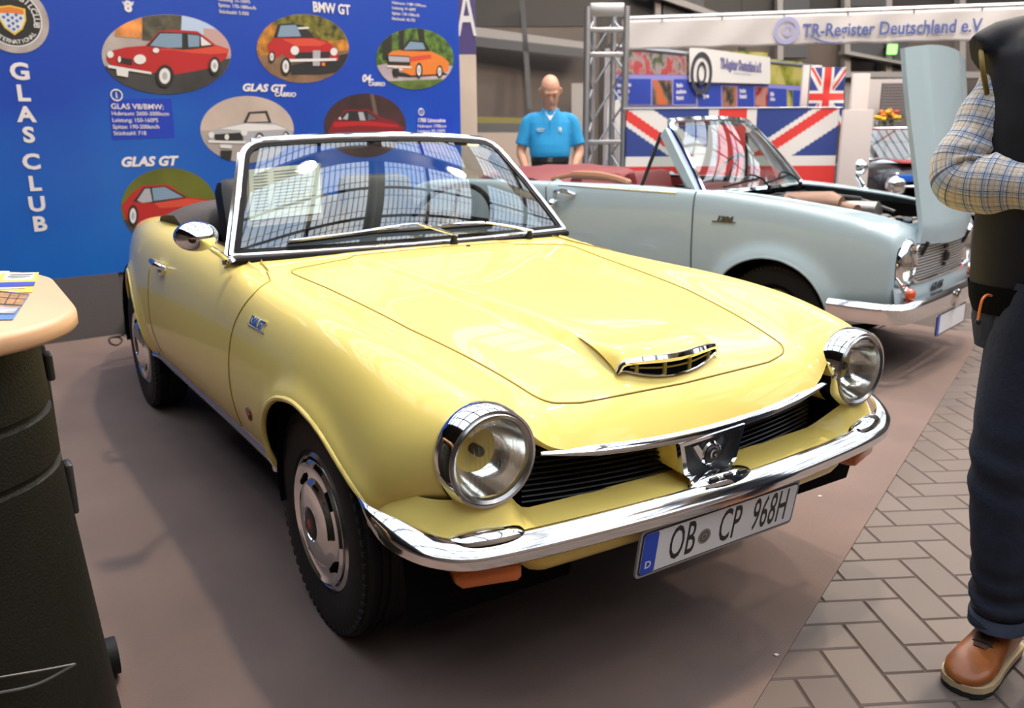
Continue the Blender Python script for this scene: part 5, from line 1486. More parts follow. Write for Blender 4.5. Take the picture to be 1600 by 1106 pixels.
for x, z, wd in ((-1.62, .955, .60), (-1.66, .995, .615), (-1.80, 1.025, .62), (-2.0, 1.040, .62), (-2.2, 1.035, .61), (-2.36, 1.0, .60), (-2.44, .955, .585)):
    G.append([V3(x-.03*(1-y*y)*.5, y*wd, z-.055*abs(y)**4+.005*math.sin(11*y+14*x)) for y in np.linspace(-1, 1, 31)])
G2 = [[V3(p[0], p[1], .93) for p in G[0]]]+G+[[V3(p[0], p[1], .93) for p in G[-1]]]
mb.grid(np.array(G2))
for k in (0, -1): mb.add([g[k] for g in G2], [tuple(range(len(G2)))])
fr_ = mb.build('folded_roof', OXC, b, smooth=50)
mb = MB(); mb.tube(cr([V3(-1.62, -.63, .975), V3(-1.45, -.61, 1.005), V3(-1.2, -.60, 1.0), V3(-1.02, -.60, .965)], 6), [.02]*6+[.035]*6+[.03]*6+[.012], 8, flat=.8); mb.build('piping', TANB, fr_)
# open bonnet, hinged at the nose and standing nearly upright
bo = empty('bonnet', (.665, 0, .715)); bo.parent = b
th = math.radians(100)
ux, uz = V3(math.cos(th), 0, math.sin(th)), V3(math.sin(th), 0, -math.cos(th))      # up the panel / out of its painted face
def bn_pt(t, s, out=0.0):
    wd = .425+.080*sstep(0, .9, t)
    crown = .035*(1-s*s)
    rib = .010*(1 if abs(s) < .58 else 0)*sstep(.62, .54, abs(s))
    z0 = t*.96+.03*(1-s*s)*(1 if t > .5 else -1)*abs(2*t-1)**3
    curl = -.02*sstep(.08, 0, t)
    return ux*z0+V3(0, 1, 0)*s*wd+uz*(crown+rib+curl+out)
ts, ss = np.linspace(0, 1, 30), np.linspace(-1, 1, 41)
mb = MB()
fa = np.array([[bn_pt(t, s) for s in ss] for t in ts]); ba = np.array([[bn_pt(t, s, -.022) for s in ss] for t in ts])
mb.grid(fa); mb.grid(ba)
e = lambda A: list(A[0])+list(A[1:, -1])+list(A[-1, ::-1][1:])+list(A[::-1, 0][1:-1])
mb.grid(np.array([e(fa), e(ba)]), closev=True)
mb.build('bonnet_panel', ICE, bo, smooth=50)
mb = MB()
for s in (-.75, .75): mb.tube([bn_pt(.08, s, -.03), bn_pt(.5, s*.3, -.045), bn_pt(.92, s, -.03)], .018, 6)
mb.build('bonnet_brace', ICE, bo)
mb = MB()
for s in (-1, 1): mb.tube([V3(0, s*.36, .0), V3(-.02, s*.36, -.06), V3(-.06, s*.36, -.10)], .010, 6)
mb.build('bonnet_hinge', BLACK, bo)
# rear bumper, tail lamps
mb = MB(); half = [(-2.55, .775), (-2.85, .765), (-3.05, .70), (-3.12, .5), (-3.14, 0)]; P = half+[(x, -y) for x, y in reversed(half[:-1])]
mb.sweep([V3(p[0], p[1], .42) for p in cr([np.array(q) for q in P], 5)], [(-.030, .045), (-.01, .046), (.012, .03), (.012, -.03), (-.02, -.045)]); mb.build('rear_bumper', CHROME, b, smooth=30)
# ================================================================== booth behind: panels, flags, truss, banner
A0 = at_depth(960, 120, 9.0); BV = unit(V3(-.233, .972, 0)); BNn = unit(np.cross(BV, V3(0, 0, 1)))
if np.dot(BNn, CAM_POS-A0) < 0: BNn = -BNn
def bth(px, py, d=0.0): return on_plane(px, py, A0, BNn)+BNn*d
BWH = mat('booth_white', (.54, .48, .47), .65, noise=(1.2, .05))
def fix_base(name, P0, label, cat, group=None, z=.0):
    e_ = empty(name, (P0[0], P0[1], z)); tag(e_, label, cat, group); return e_
bw = fix_base('booth_wall', bth(960, 300), 'long white exhibition booth wall behind the pale blue car, carrying posters', 'partition wall')
ob = V3(*bw.location)
mb = MB(); l, r_ = bth(948, 300), bth(1262, 300); l[2] = r_[2] = .0
mb.prism([l-ob, r_-ob, r_-ob+V3(0, 0, 2.15), l-ob+V3(0, 0, 2.12)], -BNn*.06); mb.build('wall_panel', BWH, bw, smooth=0)
mb = MB(); mb.tube([l-ob+V3(0, 0, 2.14), r_-ob+V3(0, 0, 2.17)], .03, 8); mb.build('top_rail', ALU, bw)
PUR = mat('poster_purple', (.25, .24, .58), .5); PBL = mat('poster_blue', (.03, .06, .36), .5)
def photo_mat(name, c0, c1, c2, sc):
    if name in MATS: return MATS[name]
    m, nt, bs = _new(name); tc = nt.nodes.new('ShaderNodeTexCoord'); v = nt.nodes.new('ShaderNodeTexVoronoi'); v.inputs['Scale'].default_value = sc
    n = nt.nodes.new('ShaderNodeTexNoise'); n.inputs['Scale'].default_value = sc*.8; r = nt.nodes.new('ShaderNodeValToRGB')
    r.color_ramp.elements[0].position = .36; r.color_ramp.elements[0].color = (*c0, 1); r.color_ramp.elements[1].position = .62; r.color_ramp.elements[1].color = (*c2, 1)
    k = r.color_ramp.elements.new(.5); k.color = (*c1, 1)
    nt.links.new(tc.outputs['Object'], n.inputs['Vector']); nt.links.new(n.outputs['Fac'], r.inputs['Fac']); nt.links.new(r.outputs['Color'], bs.inputs['Base Color']); bs.inputs['Roughness'].default_value = .5
    MATS[name] = m; return m
PH1 = photo_mat('photo_red_cars', (.07, .09, .04), (.30, .25, .26), (.38, .06, .06), 9)
PH2 = photo_mat('photo_street', (.03, .03, .03), (.28, .16, .10), (.55, .12, .03), 6)
PH3 = photo_mat('photo_grass', (.06, .09, .01), (.30, .30, .04), (.45, .40, .12), 4)
PH4 = photo_mat('photo_dark_red', (.02, .01, .01), (.25, .02, .03), (.45, .20, .16), 6)
def poster(name, x0, y0, x1, y1, base, art, label, group=None, texts=(), slope=0.0, d=.012):
    """rectangular sheet on the booth wall between two pixel columns; art in fractions"""
    c = [bth(x0, y0), bth(x1, y0+slope), bth(x1, y1+slope*.2), bth(x0, y1)]
    o = sum(c)/4; e_ = empty(name, tuple(o+BNn*d*.2)); tag(e_, label, 'poster', group)
    o = V3(*e_.location)
    def uv(u, v, q=0): return c[0]*(1-u)*(1-v)+c[1]*u*(1-v)+c[2]*u*v+c[3]*(1-u)*v-o+BNn*(d+q)
    mb = MB(); mb.prism([uv(0, 1, -.008), uv(1, 1, -.008), uv(1, 0, -.008), uv(0, 0, -.008)], BNn*.008); mb.build('sheet', base, e_, smooth=0)
    for k, (m_, a) in enumerate(art):
        q = MB(); q.add([uv(a[0], a[3], .002+.001*k), uv(a[2], a[3], .002+.001*k), uv(a[2], a[1], .002+.001*k), uv(a[0], a[1], .002+.001*k)], [(0, 1, 2, 3)]); q.build('print', m_, e_, smooth=0, recalc=False)
    ht = np.linalg.norm(uv(0, 1)-uv(0, 0))
    for (s, u, v, size, m_, kw) in texts:
        q = MB(); put_text(q, s, size*ht, uv(u, v, .006), unit(c[1]-c[0]), V3(0, 0, 1), 0, **kw); q.build('lettering', m_, e_, smooth=0, weld=False)
    return e_
PTX = mat('poster_text', (.62, .60, .70), .5)
ln = lambda s, u, v: (s, u, v, .085, PTX, dict(bold=.006, align='LEFT'))
poster('poster', 953, 80, 1088, 165, PUR, [(PH1, (0, 0, 1, .42)), (PBL, (.03, .50, .43, .97)), (PH2, (.45, .52, .68, .98)), (PBL, (.70, .50, .98, .96))],
       'purple poster with red car photo strip at the left end of the booth wall', 'club posters', [ln('unsere Autos', .06, .62), ln('alle Modelle', .06, .74), ln('und Typen', .06, .86), ln('Treffen', .73, .62), ln('Ausfahrten', .73, .74), ln('Technik', .73, .86)], 2)
poster('poster', 1090, 78, 1198, 168, PUR, [(PH3, (0, .0, 1, .55)), (PBL, (.0, .60, .30, .98)), (PH2, (.32, .62, .52, .98)), (PBL, (.54, .60, .78, .98)), (PH4, (.80, .62, 1, .98))],
       'purple poster behind the white club sign in the middle of the booth wall', 'club posters', [ln('Klub', .05, .70), ln('Typen', .05, .80), ln('Treffen', .56, .70), ln('Technik', .56, .80)], 4)
poster('poster', 1199, 92, 1252, 170, PUR, [(PH3, (0, 0, 1, .50)), (PBL, (.0, .58, .52, .98)), (PH3, (.54, .6, .70, .98)), (PBL, (.72, .6, 1, .98))],
       'purple poster with yellow car photo at the right end of the booth wall', 'club posters', [ln('Klub', .05, .70), ln('Leben', .05, .80)], 5)
wsn = poster('club_sign', 1072, 73, 1198, 128, WHITE, [], 'white sign with register name and round dark emblem on the booth wall', None,
       [('TR-Register Deutschland e.V.', .61, .42, .40, mat('sign_ink', (.16, .15, .30), .5), dict(sx=.56, bold=.010)), ('Der Club der Triumph TR Freunde', .62, .68, .09, mat('sign_ink', (0, 0, 0)), dict(sx=.9))], 17, .05)
wsn['category'] = 'sign'
mb = MB(); ow = V3(*wsn.location); c_ = bth(1090, 108, .058)-ow
def ring3(mb, c, r, th, n=28, sx=1.0, mi=0):
    P = []
    for k in (r-th, r+th): P += [c+BV*k*sx*math.cos(2*PI*q/n)+V3(0, 0, k*math.sin(2*PI*q/n)) for q in range(n)]
    mb.add(P, [(q, (q+1) % n, n+(q+1) % n, n+q) for q in range(n)], mi)
ring3(mb, c_-V3(0, 0, .05), .21, .03, sx=1.0); ring3(mb, c_-V3(0, 0, .05)+BNn*.002, .11, .022, sx=.8)
mb.build('round_emblem', mat('emblem_dark', (.05, .05, .06), .5), wsn, smooth=0, recalc=False)

# -- union flags
def flag(name, O_, ex, ey, w, h, label, bow=.03, sub=24, ripple=.02):
    """union flag of w x h hung from its top edge; O_ = upper hoist corner; cross and saltires as fabric pieces of one mesh"""
    e_ = empty(name, tuple(O_)); tag(e_, label, 'flag'); nz = np.cross(ex, ey)
    if np.dot(nz, CAM_POS-O_) < 0: nz = -nz
    mb = MB(); NX, NY = 150, 100
    def P(u, v): return ex*w*u-ey*h*v+nz*(ripple*math.sin(7*u+2.5*v)*v+ripple*.5*math.sin(17*u-3*v)*v)
    V = [P(i/NX, j/NY) for j in range(NY+1) for i in range(NX+1)]; ins = []
    F = []; M = []
    a = h/30.0
    mb.v = [tuple(p) for p in V]
    for j in range(NY):
        for i in range(NX):
            x, y = ((i+.5)/NX-.5)*w, (.5-(j+.5)/NY)*h
            dg = math.hypot(w, h); d1 = (x*h-y*w)/dg; d2 = (x*h+y*w)/dg
            col = 2
            for dd, sgn_ in ((d1, 1 if x > 0 else -1), (d2, -1 if x > 0 else 1)):
                if abs(dd) < 3*a: col = 0 if col == 2 else col
            for dd, sg in ((d1, 1 if x < 0 else -1), (d2, -1 if x < 0 else 1)):
                q = dd*sg
                if -.2*a*0 < q < 2*a: col = 1
            if abs(x) < 5*a or abs(y) < 5*a: col = 0
            if abs(x) < 3*a or abs(y) < 3*a: col = 1
            o = j*(NX+1)+i
            mb.f.append((o, o+1, o+NX+2, o+NX+1)); mb.m.append(col)
    mb.build('flag_cloth', [WHITE, RED, NAVY], e_, smooth=60, weld=False, solid=.002)
    mb = MB(); mb.tube([P(0, 0)-ex*.03, P(1, 0)+ex*.03], .008, 6); mb.build('flag_rail', ALU, e_)
    return e_
DF = 8.3
FT, FN = unit(V3(CR[0], CR[1], 0)), unit(V3(CF[0], CF[1], 0))
fl0, fl1 = at_depth(979, 172, DF), at_depth(1312, 170, DF)
wF = np.linalg.norm(fl1-fl0); exF = unit(V3(fl1[0]-fl0[0], fl1[1]-fl0[1], 0))
fl0[2] = 1.495
flag('union_flag', fl0, exF, V3(0, 0, 1), wF, 1.37, 'large union flag hung across the booth front, partly hidden by the pale blue car')
# flag carried by a low barrier
bc = (fl0+fl1)/2
br_ = empty('booth_counter', (bc[0], bc[1], 0)); tag(br_, 'white booth counter whose front carries the large union flag', 'counter')
mb = MB(); Rf = np.array([exF, FN, V3(0, 0, 1)]).T
mb.box(FN*.12+V3(.0, 0, .735), (wF-.02, .16, 1.46), 0, Rf, .01); mb.build('counter_body', BWH, br_, smooth=30)
mb = MB(); mb.box(FN*.14+V3(0, 0, 1.480), (wF-.02, .22, .025), 0, Rf, .008); mb.build('worktop', mat('worktop_grey', (.5, .47, .46), .4), br_, smooth=30)
# small hanging flag at the far end of the wall
f0 = at_depth(1266, 112, 9.1); f1 = at_depth(1321, 118, 9.1); w_ = np.linalg.norm(f1-f0)
ftop = V3(f0[0], f0[1], 1.93)
flag('union_flag', ftop, V3(0, 0, -1), -unit(V3(f1[0]-f0[0], f1[1]-f0[1], 0)), .60, w_, 'small union flag hung high beside the right end of the posters', ripple=.012)
# pale stands to the right of the flags
def stand(name, x0, x1, ytop, D, m_, label, cat, th=.05, d2=0.0):
    a, c = at_depth(x0, 300, D), at_depth(x1, 300, D+d2); t = at_depth((x0+x1)/2, ytop, D)[2]
    o = (a+c)/2; e_ = empty(name, (o[0], o[1], 0)); tag(e_, label, cat); o = V3(o[0], o[1], 0)
    ex_ = unit(V3(c[0]-a[0], c[1]-a[1], 0)); L_ = np.linalg.norm((c-a)[:2]); ny = np.cross(V3(0, 0, 1), ex_)
    R_ = np.array([ex_, ny, V3(0, 0, 1)]).T
    mb = MB(); mb.box((0, 0, t/2+.01), (L_, th, t-.02), 0, R_, .006); mb.build('panel', m_, e_, smooth=30)
    mb = MB(); mb.box((0, 0, .012), (L_+.1, .35, .024), 0, R_, .005); mb.build('base_plate', ALU, e_, smooth=0)
    return e_
PALE = mat('pale_fabric', (.60, .52, .50), .8, noise=(1.5, .06))
stand('banner_stand', 1240, 1268, 106, 9.75, BWH, 'narrow white banner stand to the left of the small union flag', 'banner stand')
stand('banner_stand', 1316, 1342, 118, 8.35, PALE, 'pale cream banner stand to the right of the small union flag', 'banner stand')
stand('partition_panel', 1306, 1352, 172, 7.9, mat('partition_grey', (.50, .45, .44), .7), 'low grey partition panel at the right edge of the large union flag', 'partition')

# -- truss tower at the left end
TC = at_depth(943, 300, 8.55); tw = empty('truss_tower', (TC[0], TC[1], 0)); tag(tw, 'upright aluminium truss tower with ladder rungs left of the booth posters', 'truss tower')
k = 8.55/FPX; hw = 29*k
zt = at_depth(943, 20, 8.55)[2]
mb = MB()
for sx, sy in ((-1, 0), (1, 0)): mb.tube([FT*hw*sx+V3(0, 0, .02), FT*hw*sx+V3(0, 0, zt)], .034, 10)
mb.build('upright', ALU, tw)
mb = MB()
for sx in (-.55, .55): mb.tube([FT*hw*sx+FN*.30+V3(0, 0, .02), FT*hw*sx+FN*.30+V3(0, 0, zt-.05)], .030, 10)
mb.build('rear_upright', ALU, tw)
for y in (25, 54, 90, 222, 300, 400):
    z = at_depth(943, y, 8.55)[2]
    if z < .1: continue
    mb = MB(); mb.box((0, 0, z), (2*hw-.05, .04, .045 if y not in (25,) else .12), 0, np.array([FT, FN, V3(0, 0, 1)]).T, .006); mb.build('rung', ALU, tw, smooth=30)
mb = MB(); z = .1
while z < zt-.35:
    for s in (-1, 1):
        mb.tube([FT*hw*.55*s+FN*.30+V3(0, 0, z), FT*hw*.95*s+V3(0, 0, z+.16)], .010, 6); mb.tube([FT*hw*.95*s+V3(0, 0, z+.16), FT*hw*.55*s+FN*.30+V3(0, 0, z+.32)], .010, 6)
    mb.tube([-FT*hw*.55+FN*.30+V3(0, 0, z), FT*hw*.55+FN*.30+V3(0, 0, z+.32)], .010, 6); z += .32
mb.build('lattice', ALU, tw)
mb = MB(); mb.box((0, 0, .01)+FN*.15, (2*hw+.15, .55, .02), 0, np.array([FT, FN, V3(0, 0, 1)]).T, .004); mb.build('base_plate', ALU, tw, smooth=0)
stand('banner_stand', 946, 966, 158, 8.95, WHITE, 'white roll-up with small black printing behind the truss tower', 'banner stand')

# -- long top banner with lettering, hung on a truss rail
B0 = at_depth(975, 55, 8.45); BW = unit(V3(.72, .69, 0)); BNb = unit(np.cross(BW, V3(0, 0, 1)))
if np.dot(BNb, CAM_POS-B0) < 0: BNb = -BNb
def bnp(px, py, d=0.0): return on_plane(px, py, B0, BNb)+BNb*d
ba0, ba1 = bnp(972, 55), bnp(1660, 40)
zt_, zb_ = 2.34, 2.065
bn_ = empty('fabric_banner', (ba0[0], ba0[1], zt_)); tag(bn_, 'long white cloth banner with blue register lettering stretched above the booth', 'banner')
o = V3(*bn_.location); Lb = np.linalg.norm((ba1-ba0)[:2]); exb = unit(V3(ba1[0]-ba0[0], ba1[1]-ba0[1], 0))
mb = MB(); mb.grid(np.array([[exb*Lb*i/80+V3(0, 0, -(zt_-zb_)*j/10-.004*math.sin(i*.8)*(j/10))+BNb*(.008*math.sin(i*.55+j*.3)) for i in range(81)] for j in range(11)])); mb.build('banner_cloth', mat('banner_white', (.52, .49, .49), .6, noise=(1.2, .06)), bn_, smooth=60, solid=.002)
INK = mat('banner_blue', (.07, .10, .30), .5); INKL = mat('banner_pale', (.32, .32, .52), .5)
kk = 0
def bl(px, py, d=.022): return bnp(px, py, d)-o
mb = MB()
exr = exb if np.dot(exb, CR) > 0 else -exb
sz = np.linalg.norm(bnp(1300, 36)-bnp(1300, 56))/.70
P, F = text_geo('TR-Register Deutschland e.V.', 1.0, bold=.022)
xs_ = [p[0] for p in P]; wtx = max(xs_)-min(xs_); targ = np.linalg.norm(bl(1538, 40)-bl(1254, 48))
put_text(mb, 'TR-Register Deutschland e.V.', sz, (bl(1254, 50)+bl(1538, 40))/2, exr, V3(0, 0, 1), 0, bold=.02*sz, sx=targ/(wtx*sz))
q = cr([bl(1262, 53), bl(1278, 63), bl(1296, 67), bl(1316, 66)], 6); mb.sweep(q, [(-.001, -.006), (.001, -.006), (.001, .006), (-.001, .006)], scale=[.5+.8*math.sin(PI*i/(len(q)-1)) for i in range(len(q))])
mb.build('lettering', INK, bn_, smooth=0, weld=False)
mb = MB(); cc = bl(1229, 48, .020); n = 24
for r0, r1, off in ((.085, .125, 0), (.03, .055, .01)):
    Pq = []
    for rr_ in (r0, r1): Pq += [cc+exr*(rr_*.95*math.cos(2*PI*i/n)+off)+V3(0, 0, rr_*math.sin(2*PI*i/n)) for i in range(n)]
    mb.add(Pq, [(i, (i+1) % n, n+(i+1) % n, n+i) for i in range(n)])
mb.build('banner_emblem', INKL, bn_, smooth=0, recalc=False)
mb = MB(); mb.tube([exb*.02+V3(0, 0, .02)-BNb*.03, exb*(Lb-.02)+V3(0, 0, .02)-BNb*.03], .022, 8); mb.build('banner_rail', ALU, bn_)
mb = MB()
for s_ in np.linspace(.1, Lb-.1, 14): mb.tube([exb*s_+V3(0, 0, -.02), exb*s_+V3(0, 0, .05)-BNb*.03], .006, 6)
mb.build('banner_ties', BLACK, bn_)
# far post holding the banner rail, beyond the man in the waistcoat
pp = bnp(1690, 60)-BNb*.20; ps = empty('truss_post', (pp[0], pp[1], 0)); tag(ps, 'aluminium truss post holding the right end of the long banner', 'post')
mb = MB()
for a, c in ((-.1, -.1), (.1, -.1), (.1, .1), (-.1, .1)): mb.tube([(a, c-.15, .02), (a, c-.15, 2.45)], .02, 8)
z = .1
while z < 2.1: mb.tube([(-.1, -.25, z), (.1, -.25, z+.2)], .008, 6); mb.tube([(-.1, -.05, z+.2), (-.1, -.25, z)], .008, 6); z += .2
mb.build('lattice', ALU, ps); mb = MB(); mb.box((0, -.15, .01), (.35, .35, .02)); mb.build('base_plate', ALU, ps, smooth=0)

# -- far right: net panel, flowers, dark car with chrome, green exit light
NETM = mat('net_dark', (.10, .085, .085), .8)
e_ = stand('net_screen', 1362, 1412, 132, 14.0, NETM, 'dark grey mesh screen behind the dark classic car', 'screen')
mb = MB()
ex_ = FT
for k in range(14): mb.tube([FT*(-.25+.50*k/13)-FN*.04+V3(0, 0, .7), FT*(-.25+.50*k/13)-FN*.04+V3(0, 0, 2.0)], .006, 4)
for k in range(30): mb.tube([FT*-.26-FN*.04+V3(0, 0, .7+1.3*k/29), FT*.26-FN*.04+V3(0, 0, .7+1.3*k/29)], .006, 4)
mb.build('mesh_wires', mat('net_wire', (.26, .22, .22), .6), e_, smooth=0)
stand('banner_stand', 1336, 1420, 126, 14.6, mat('far_white', (.48, .42, .40), .7), 'wide pale far panel behind the mesh screen', 'partition')
tp = at_depth(1386, 200, 12.5)
tb = empty('round_table', (tp[0], tp[1], 0)); tb.scale = (1, 1, 1.08); tag(tb, 'tall dark table carrying the potted flowers behind the dark car', 'table')
mb = MB(); mb.lathe([(.0, 1.02), (.30, 1.02), (.30, 1.05), (0, 1.05)], n=28); mb.build('tabletop', BLACK, tb); mb = MB(); mb.lathe([(.22, 0), (.2, .02), (.03, .05), (.03, 1.02)], n=16); mb.build('pedestal', BLACK, tb)
fp = empty('potted_flowers', (tp[0], tp[1], 1.05*1.08)); fp.scale = (1.5, 1.5, 1.5); tag(fp, 'pot of yellow, orange and red flowers on the tall dark table', 'flowers')
mb = MB(); mb.lathe([(0, 0), (.06, 0), (.085, .12), (.08, .125), (.07, .11), (0, .11)], n=18); mb.build('pot', mat('pot_brown', (.25, .08, .03), .5), fp)
mb = MB()
for k in range(60):
    a, r, z = rnd.uniform(0, 6.28), rnd.uniform(0, .13), rnd.uniform(.12, .26); p = V3(r*math.cos(a), r*math.sin(a), z)
    d_ = V3(rnd.uniform(-1, 1), rnd.uniform(-1, 1), rnd.uniform(.2, 1)); q = unit(np.cross(d_, V3(0, 0, 1)))*.012
    mb.add([p-q, p+q, p+unit(d_)*.06], [(0, 1, 2)])
mb.build('leaves', mat('leaf_green', (.10, .16, .02), .6), fp, smooth=0)
mb = MB()
for k in range(26):
    a, r = rnd.uniform(0, 6.28), rnd.uniform(0, .13); mb.ball((r*math.cos(a), r*math.sin(a), .24+.06*rnd.random()-.3*r), (.028, .028, .02), rnd.choice((0, 0, 1, 2)), 8, 5)
mb.build('blossoms', [mat('bloom_yellow', (.75, .45, .02), .5), mat('bloom_orange', (.7, .18, .03), .5), mat('bloom_red', (.5, .04, .03), .5)], fp)

# dark classic car (only its flank, screen and chrome show between the flag and the raised bonnet)
GLOSSB = paint('gloss_black', (.012, .012, .014)); STRIPE = mat('blue_stripe', (.01, .10, .52), .35, coat=.8); REDP = paint('gloss_red', (.30, .02, .015))
dcp = at_depth(1432, 300, 9.1)
dc = empty('classic_car', (dcp[0], dcp[1], .0)); dc.rotation_euler = (0, 0, math.atan2(FN[1], FN[0])); tag(dc, 'black classic car with blue nose band and red bonnet behind the raised pale bonnet', 'car')
rows = []
for x, y_, zt2 in ((-.62, .50, .78), (-.60, .58, .86), (-.45, .66, .93), (0, .70, .95), (.7, .72, .94), (1.5, .72, .95), (2.3, .72, .94), (3.0, .68, .88), (3.15, .6, .78), (3.2, .55, .7)):
    rows.append([[x, 0, zt2+.03], [x, y_*.4, zt2+.025], [x, y_*.75, zt2], [x, y_*.97, zt2-.05], [x, y_*1.04, zt2-.2], [x, y_*1.04, .45], [x, y_, .28], [x, y_*.9, .22]])
SD = Shell(rows, 60, 60)
ad = [arch_hole(None, [(xc+.32*math.cos(math.radians(a)), .3+.31*math.sin(math.radians(a))) for a in range(0, 360, 20)]) for xc in (.15, 2.4)]
for A in ad: SD.cut(A, 'right', -1); SD.cut(A, 'left', -1)
mb = MB(); SD.emit(mb, 0); mb.build('body', GLOSSB, dc, smooth=60)
mb = MB(); mb.box((1.3, 0, .26), (3.3, 1.0, .04)); 
for xc in (.15, 2.4): mb.box((xc, 0, .45), (.7, 1.1, .5))
mb.build('underbody', DEEP, dc, smooth=0)
for x in (.15, 2.4):
    for s in (-1, 1): build_wheel(dc, 'wheel', (x, s*.62, .30), s, cap='chrome')
mb = MB(); tr = SD.trace('right', [(-.25, .80), (1.9, .80), (1.9, .72), (-.25, .72)], .004, .05)
up_ = SD.trace('right', [(-.25, .80), (1.9, .80)], .004, .05, False); lo_ = SD.trace('right', [(-.25, .725), (1.9, .725)], .004, .05, False); mb.grid(np.array([up_, lo_])); mb.box((-.61, 0, .82), (.05, .98, .07), 0, None, .01); mb.build('side_stripe', STRIPE, dc)
mb = MB()
for z in (.66, .83): mb.tube(SD.trace('right', [(-.5, z), (2.6, z)], .006, .05, False), .010, 6)
mb.tube([V3(-.63, -.52, .74), V3(-.66, 0, .74), V3(-.63, .52, .74)], .016, 8); mb.build('chrome_strip', CHROME, dc)
mb = MB(); mb.tube(cr([V3(-.45, .6, .5), V3(-.68, .5, .5), V3(-.72, 0, .5), V3(-.68, -.5, .5), V3(-.45, -.72, .5)], 6), .05, 10, flat=.9); mb.build('front_bumper', CHROME, dc)
for s in (-1, 1):
    mb = MB(); mb.lathe([(.10, -.05), (.105, .02), (.09, .05), (.05, .07), (0, .075)], (-.58, s*.48, .74), (-1, 0, 0), 24); mb.build('headlight', CHROME, dc)
mb = MB(); mb.grid(np.array([[V3(x, y, z) for y in np.linspace(-.4, .4, 7)] for x, z in ((-.5, .965), (-.2, .985), (.3, .99))])); mb.build('bonnet', REDP, dc, solid=.01)
mb = MB(); fr2 = [V3(.45, -.62, .97), V3(.20, -.50, 1.30), V3(.20, .50, 1.30), V3(.45, .62, .97)]; fr2 = [V3(.35, -.62, .97), V3(.75, -.5, 1.30), V3(.75, .5, 1.30), V3(.35, .62, .97)]
mb.tube(fr2+[fr2[0]], .02, 8); wf_ = mb.build('windscreen_frame', CHROME, dc); mb = MB(); mb.add(fr2, [(0, 1, 2, 3)]); mb.build('windscreen_glass', GLASS, wf_, smooth=0)
# exit light on the far wall
xp = at_depth(1394, 77, 15.2); ex2 = empty('exit_sign', tuple(xp)); tag(ex2, 'small glowing green exit light high on the dark far wall', 'exit sign')
k = 15.2/FPX
mb = MB(); mb.box((0, 0, 0), (14*k, .08, 15*k), 0, np.array([FT, FN, V3(0, 0, 1)]).T, .01); mb.build('lamp_face', emit('exit_glow', (.35, .85, .22), 2.2), ex2, smooth=0)
mb = MB(); mb.box(FN*.07, (16*k, .06, 17*k), 0, np.array([FT, FN, V3(0, 0, 1)]).T, .01); mb.tube([FN*.1+V3(0, 0, .05), FN*.9+V3(0, 0, .05)], .03, 8); mb.build('lamp_case', BLACK, ex2, smooth=0)
# ================================================================== people
SKIN = mat('skin', (.52, .27, .18), .5, noise=(9, .08)); EYEW = mat('eye_white', (.6, .58, .55), .3); EYED = mat('eye_dark', (.03, .02, .015), .2)
def fuse(mb, name, m, parent, voxel=.008, smooth=4):
    """several closed shapes grown into one continuous skin"""
    me = mb.mesh(name, m); o = bpy.data.objects.new(name, me); COL.objects.link(o)
    bm = bmesh.new(); bm.from_mesh(me); bmesh.ops.remove_doubles(bm, verts=bm.verts, dist=1e-5); bmesh.ops.recalc_face_normals(bm, faces=bm.faces); bm.to_mesh(me); bm.free()
    r = o.modifiers.new('r', 'REMESH'); r.mode = 'VOXEL'; r.voxel_size = voxel
    s = o.modifiers.new('s', 'SMOOTH'); s.iterations = smooth; s.factor = .5
    dg = bpy.context.evaluated_depsgraph_get(); dg.update()
    nm = bpy.data.meshes.new_from_object(o.evaluated_get(dg)); o.modifiers.clear(); o.data = nm
    nm.polygons.foreach_set('use_smooth', [True]*len(nm.polygons))
    if not nm.materials: nm.materials.append(m)
    o.parent = parent; return o
def limb(mb, pts, rad, n=16, k=6, flat=None):
    P = cr([np.asarray(p, float) for p in pts], k); t = np.linspace(0, len(pts)-1, len(P)); R_ = np.interp(t, range(len(rad)), rad)
    mb.tube(P, R_, n, flat=flat)
def se_ring(c, ea, eb, a, b, n=32, p=2.4, ez=None):
    out = []
    for q in range(n):
        t = 2*PI*q/n; ct, st = math.cos(t), math.sin(t)
        out.append(c+ea*a*math.copysign(abs(ct)**(2/p), ct)+eb*b*math.copysign(abs(st)**(2/p), st))
    return out
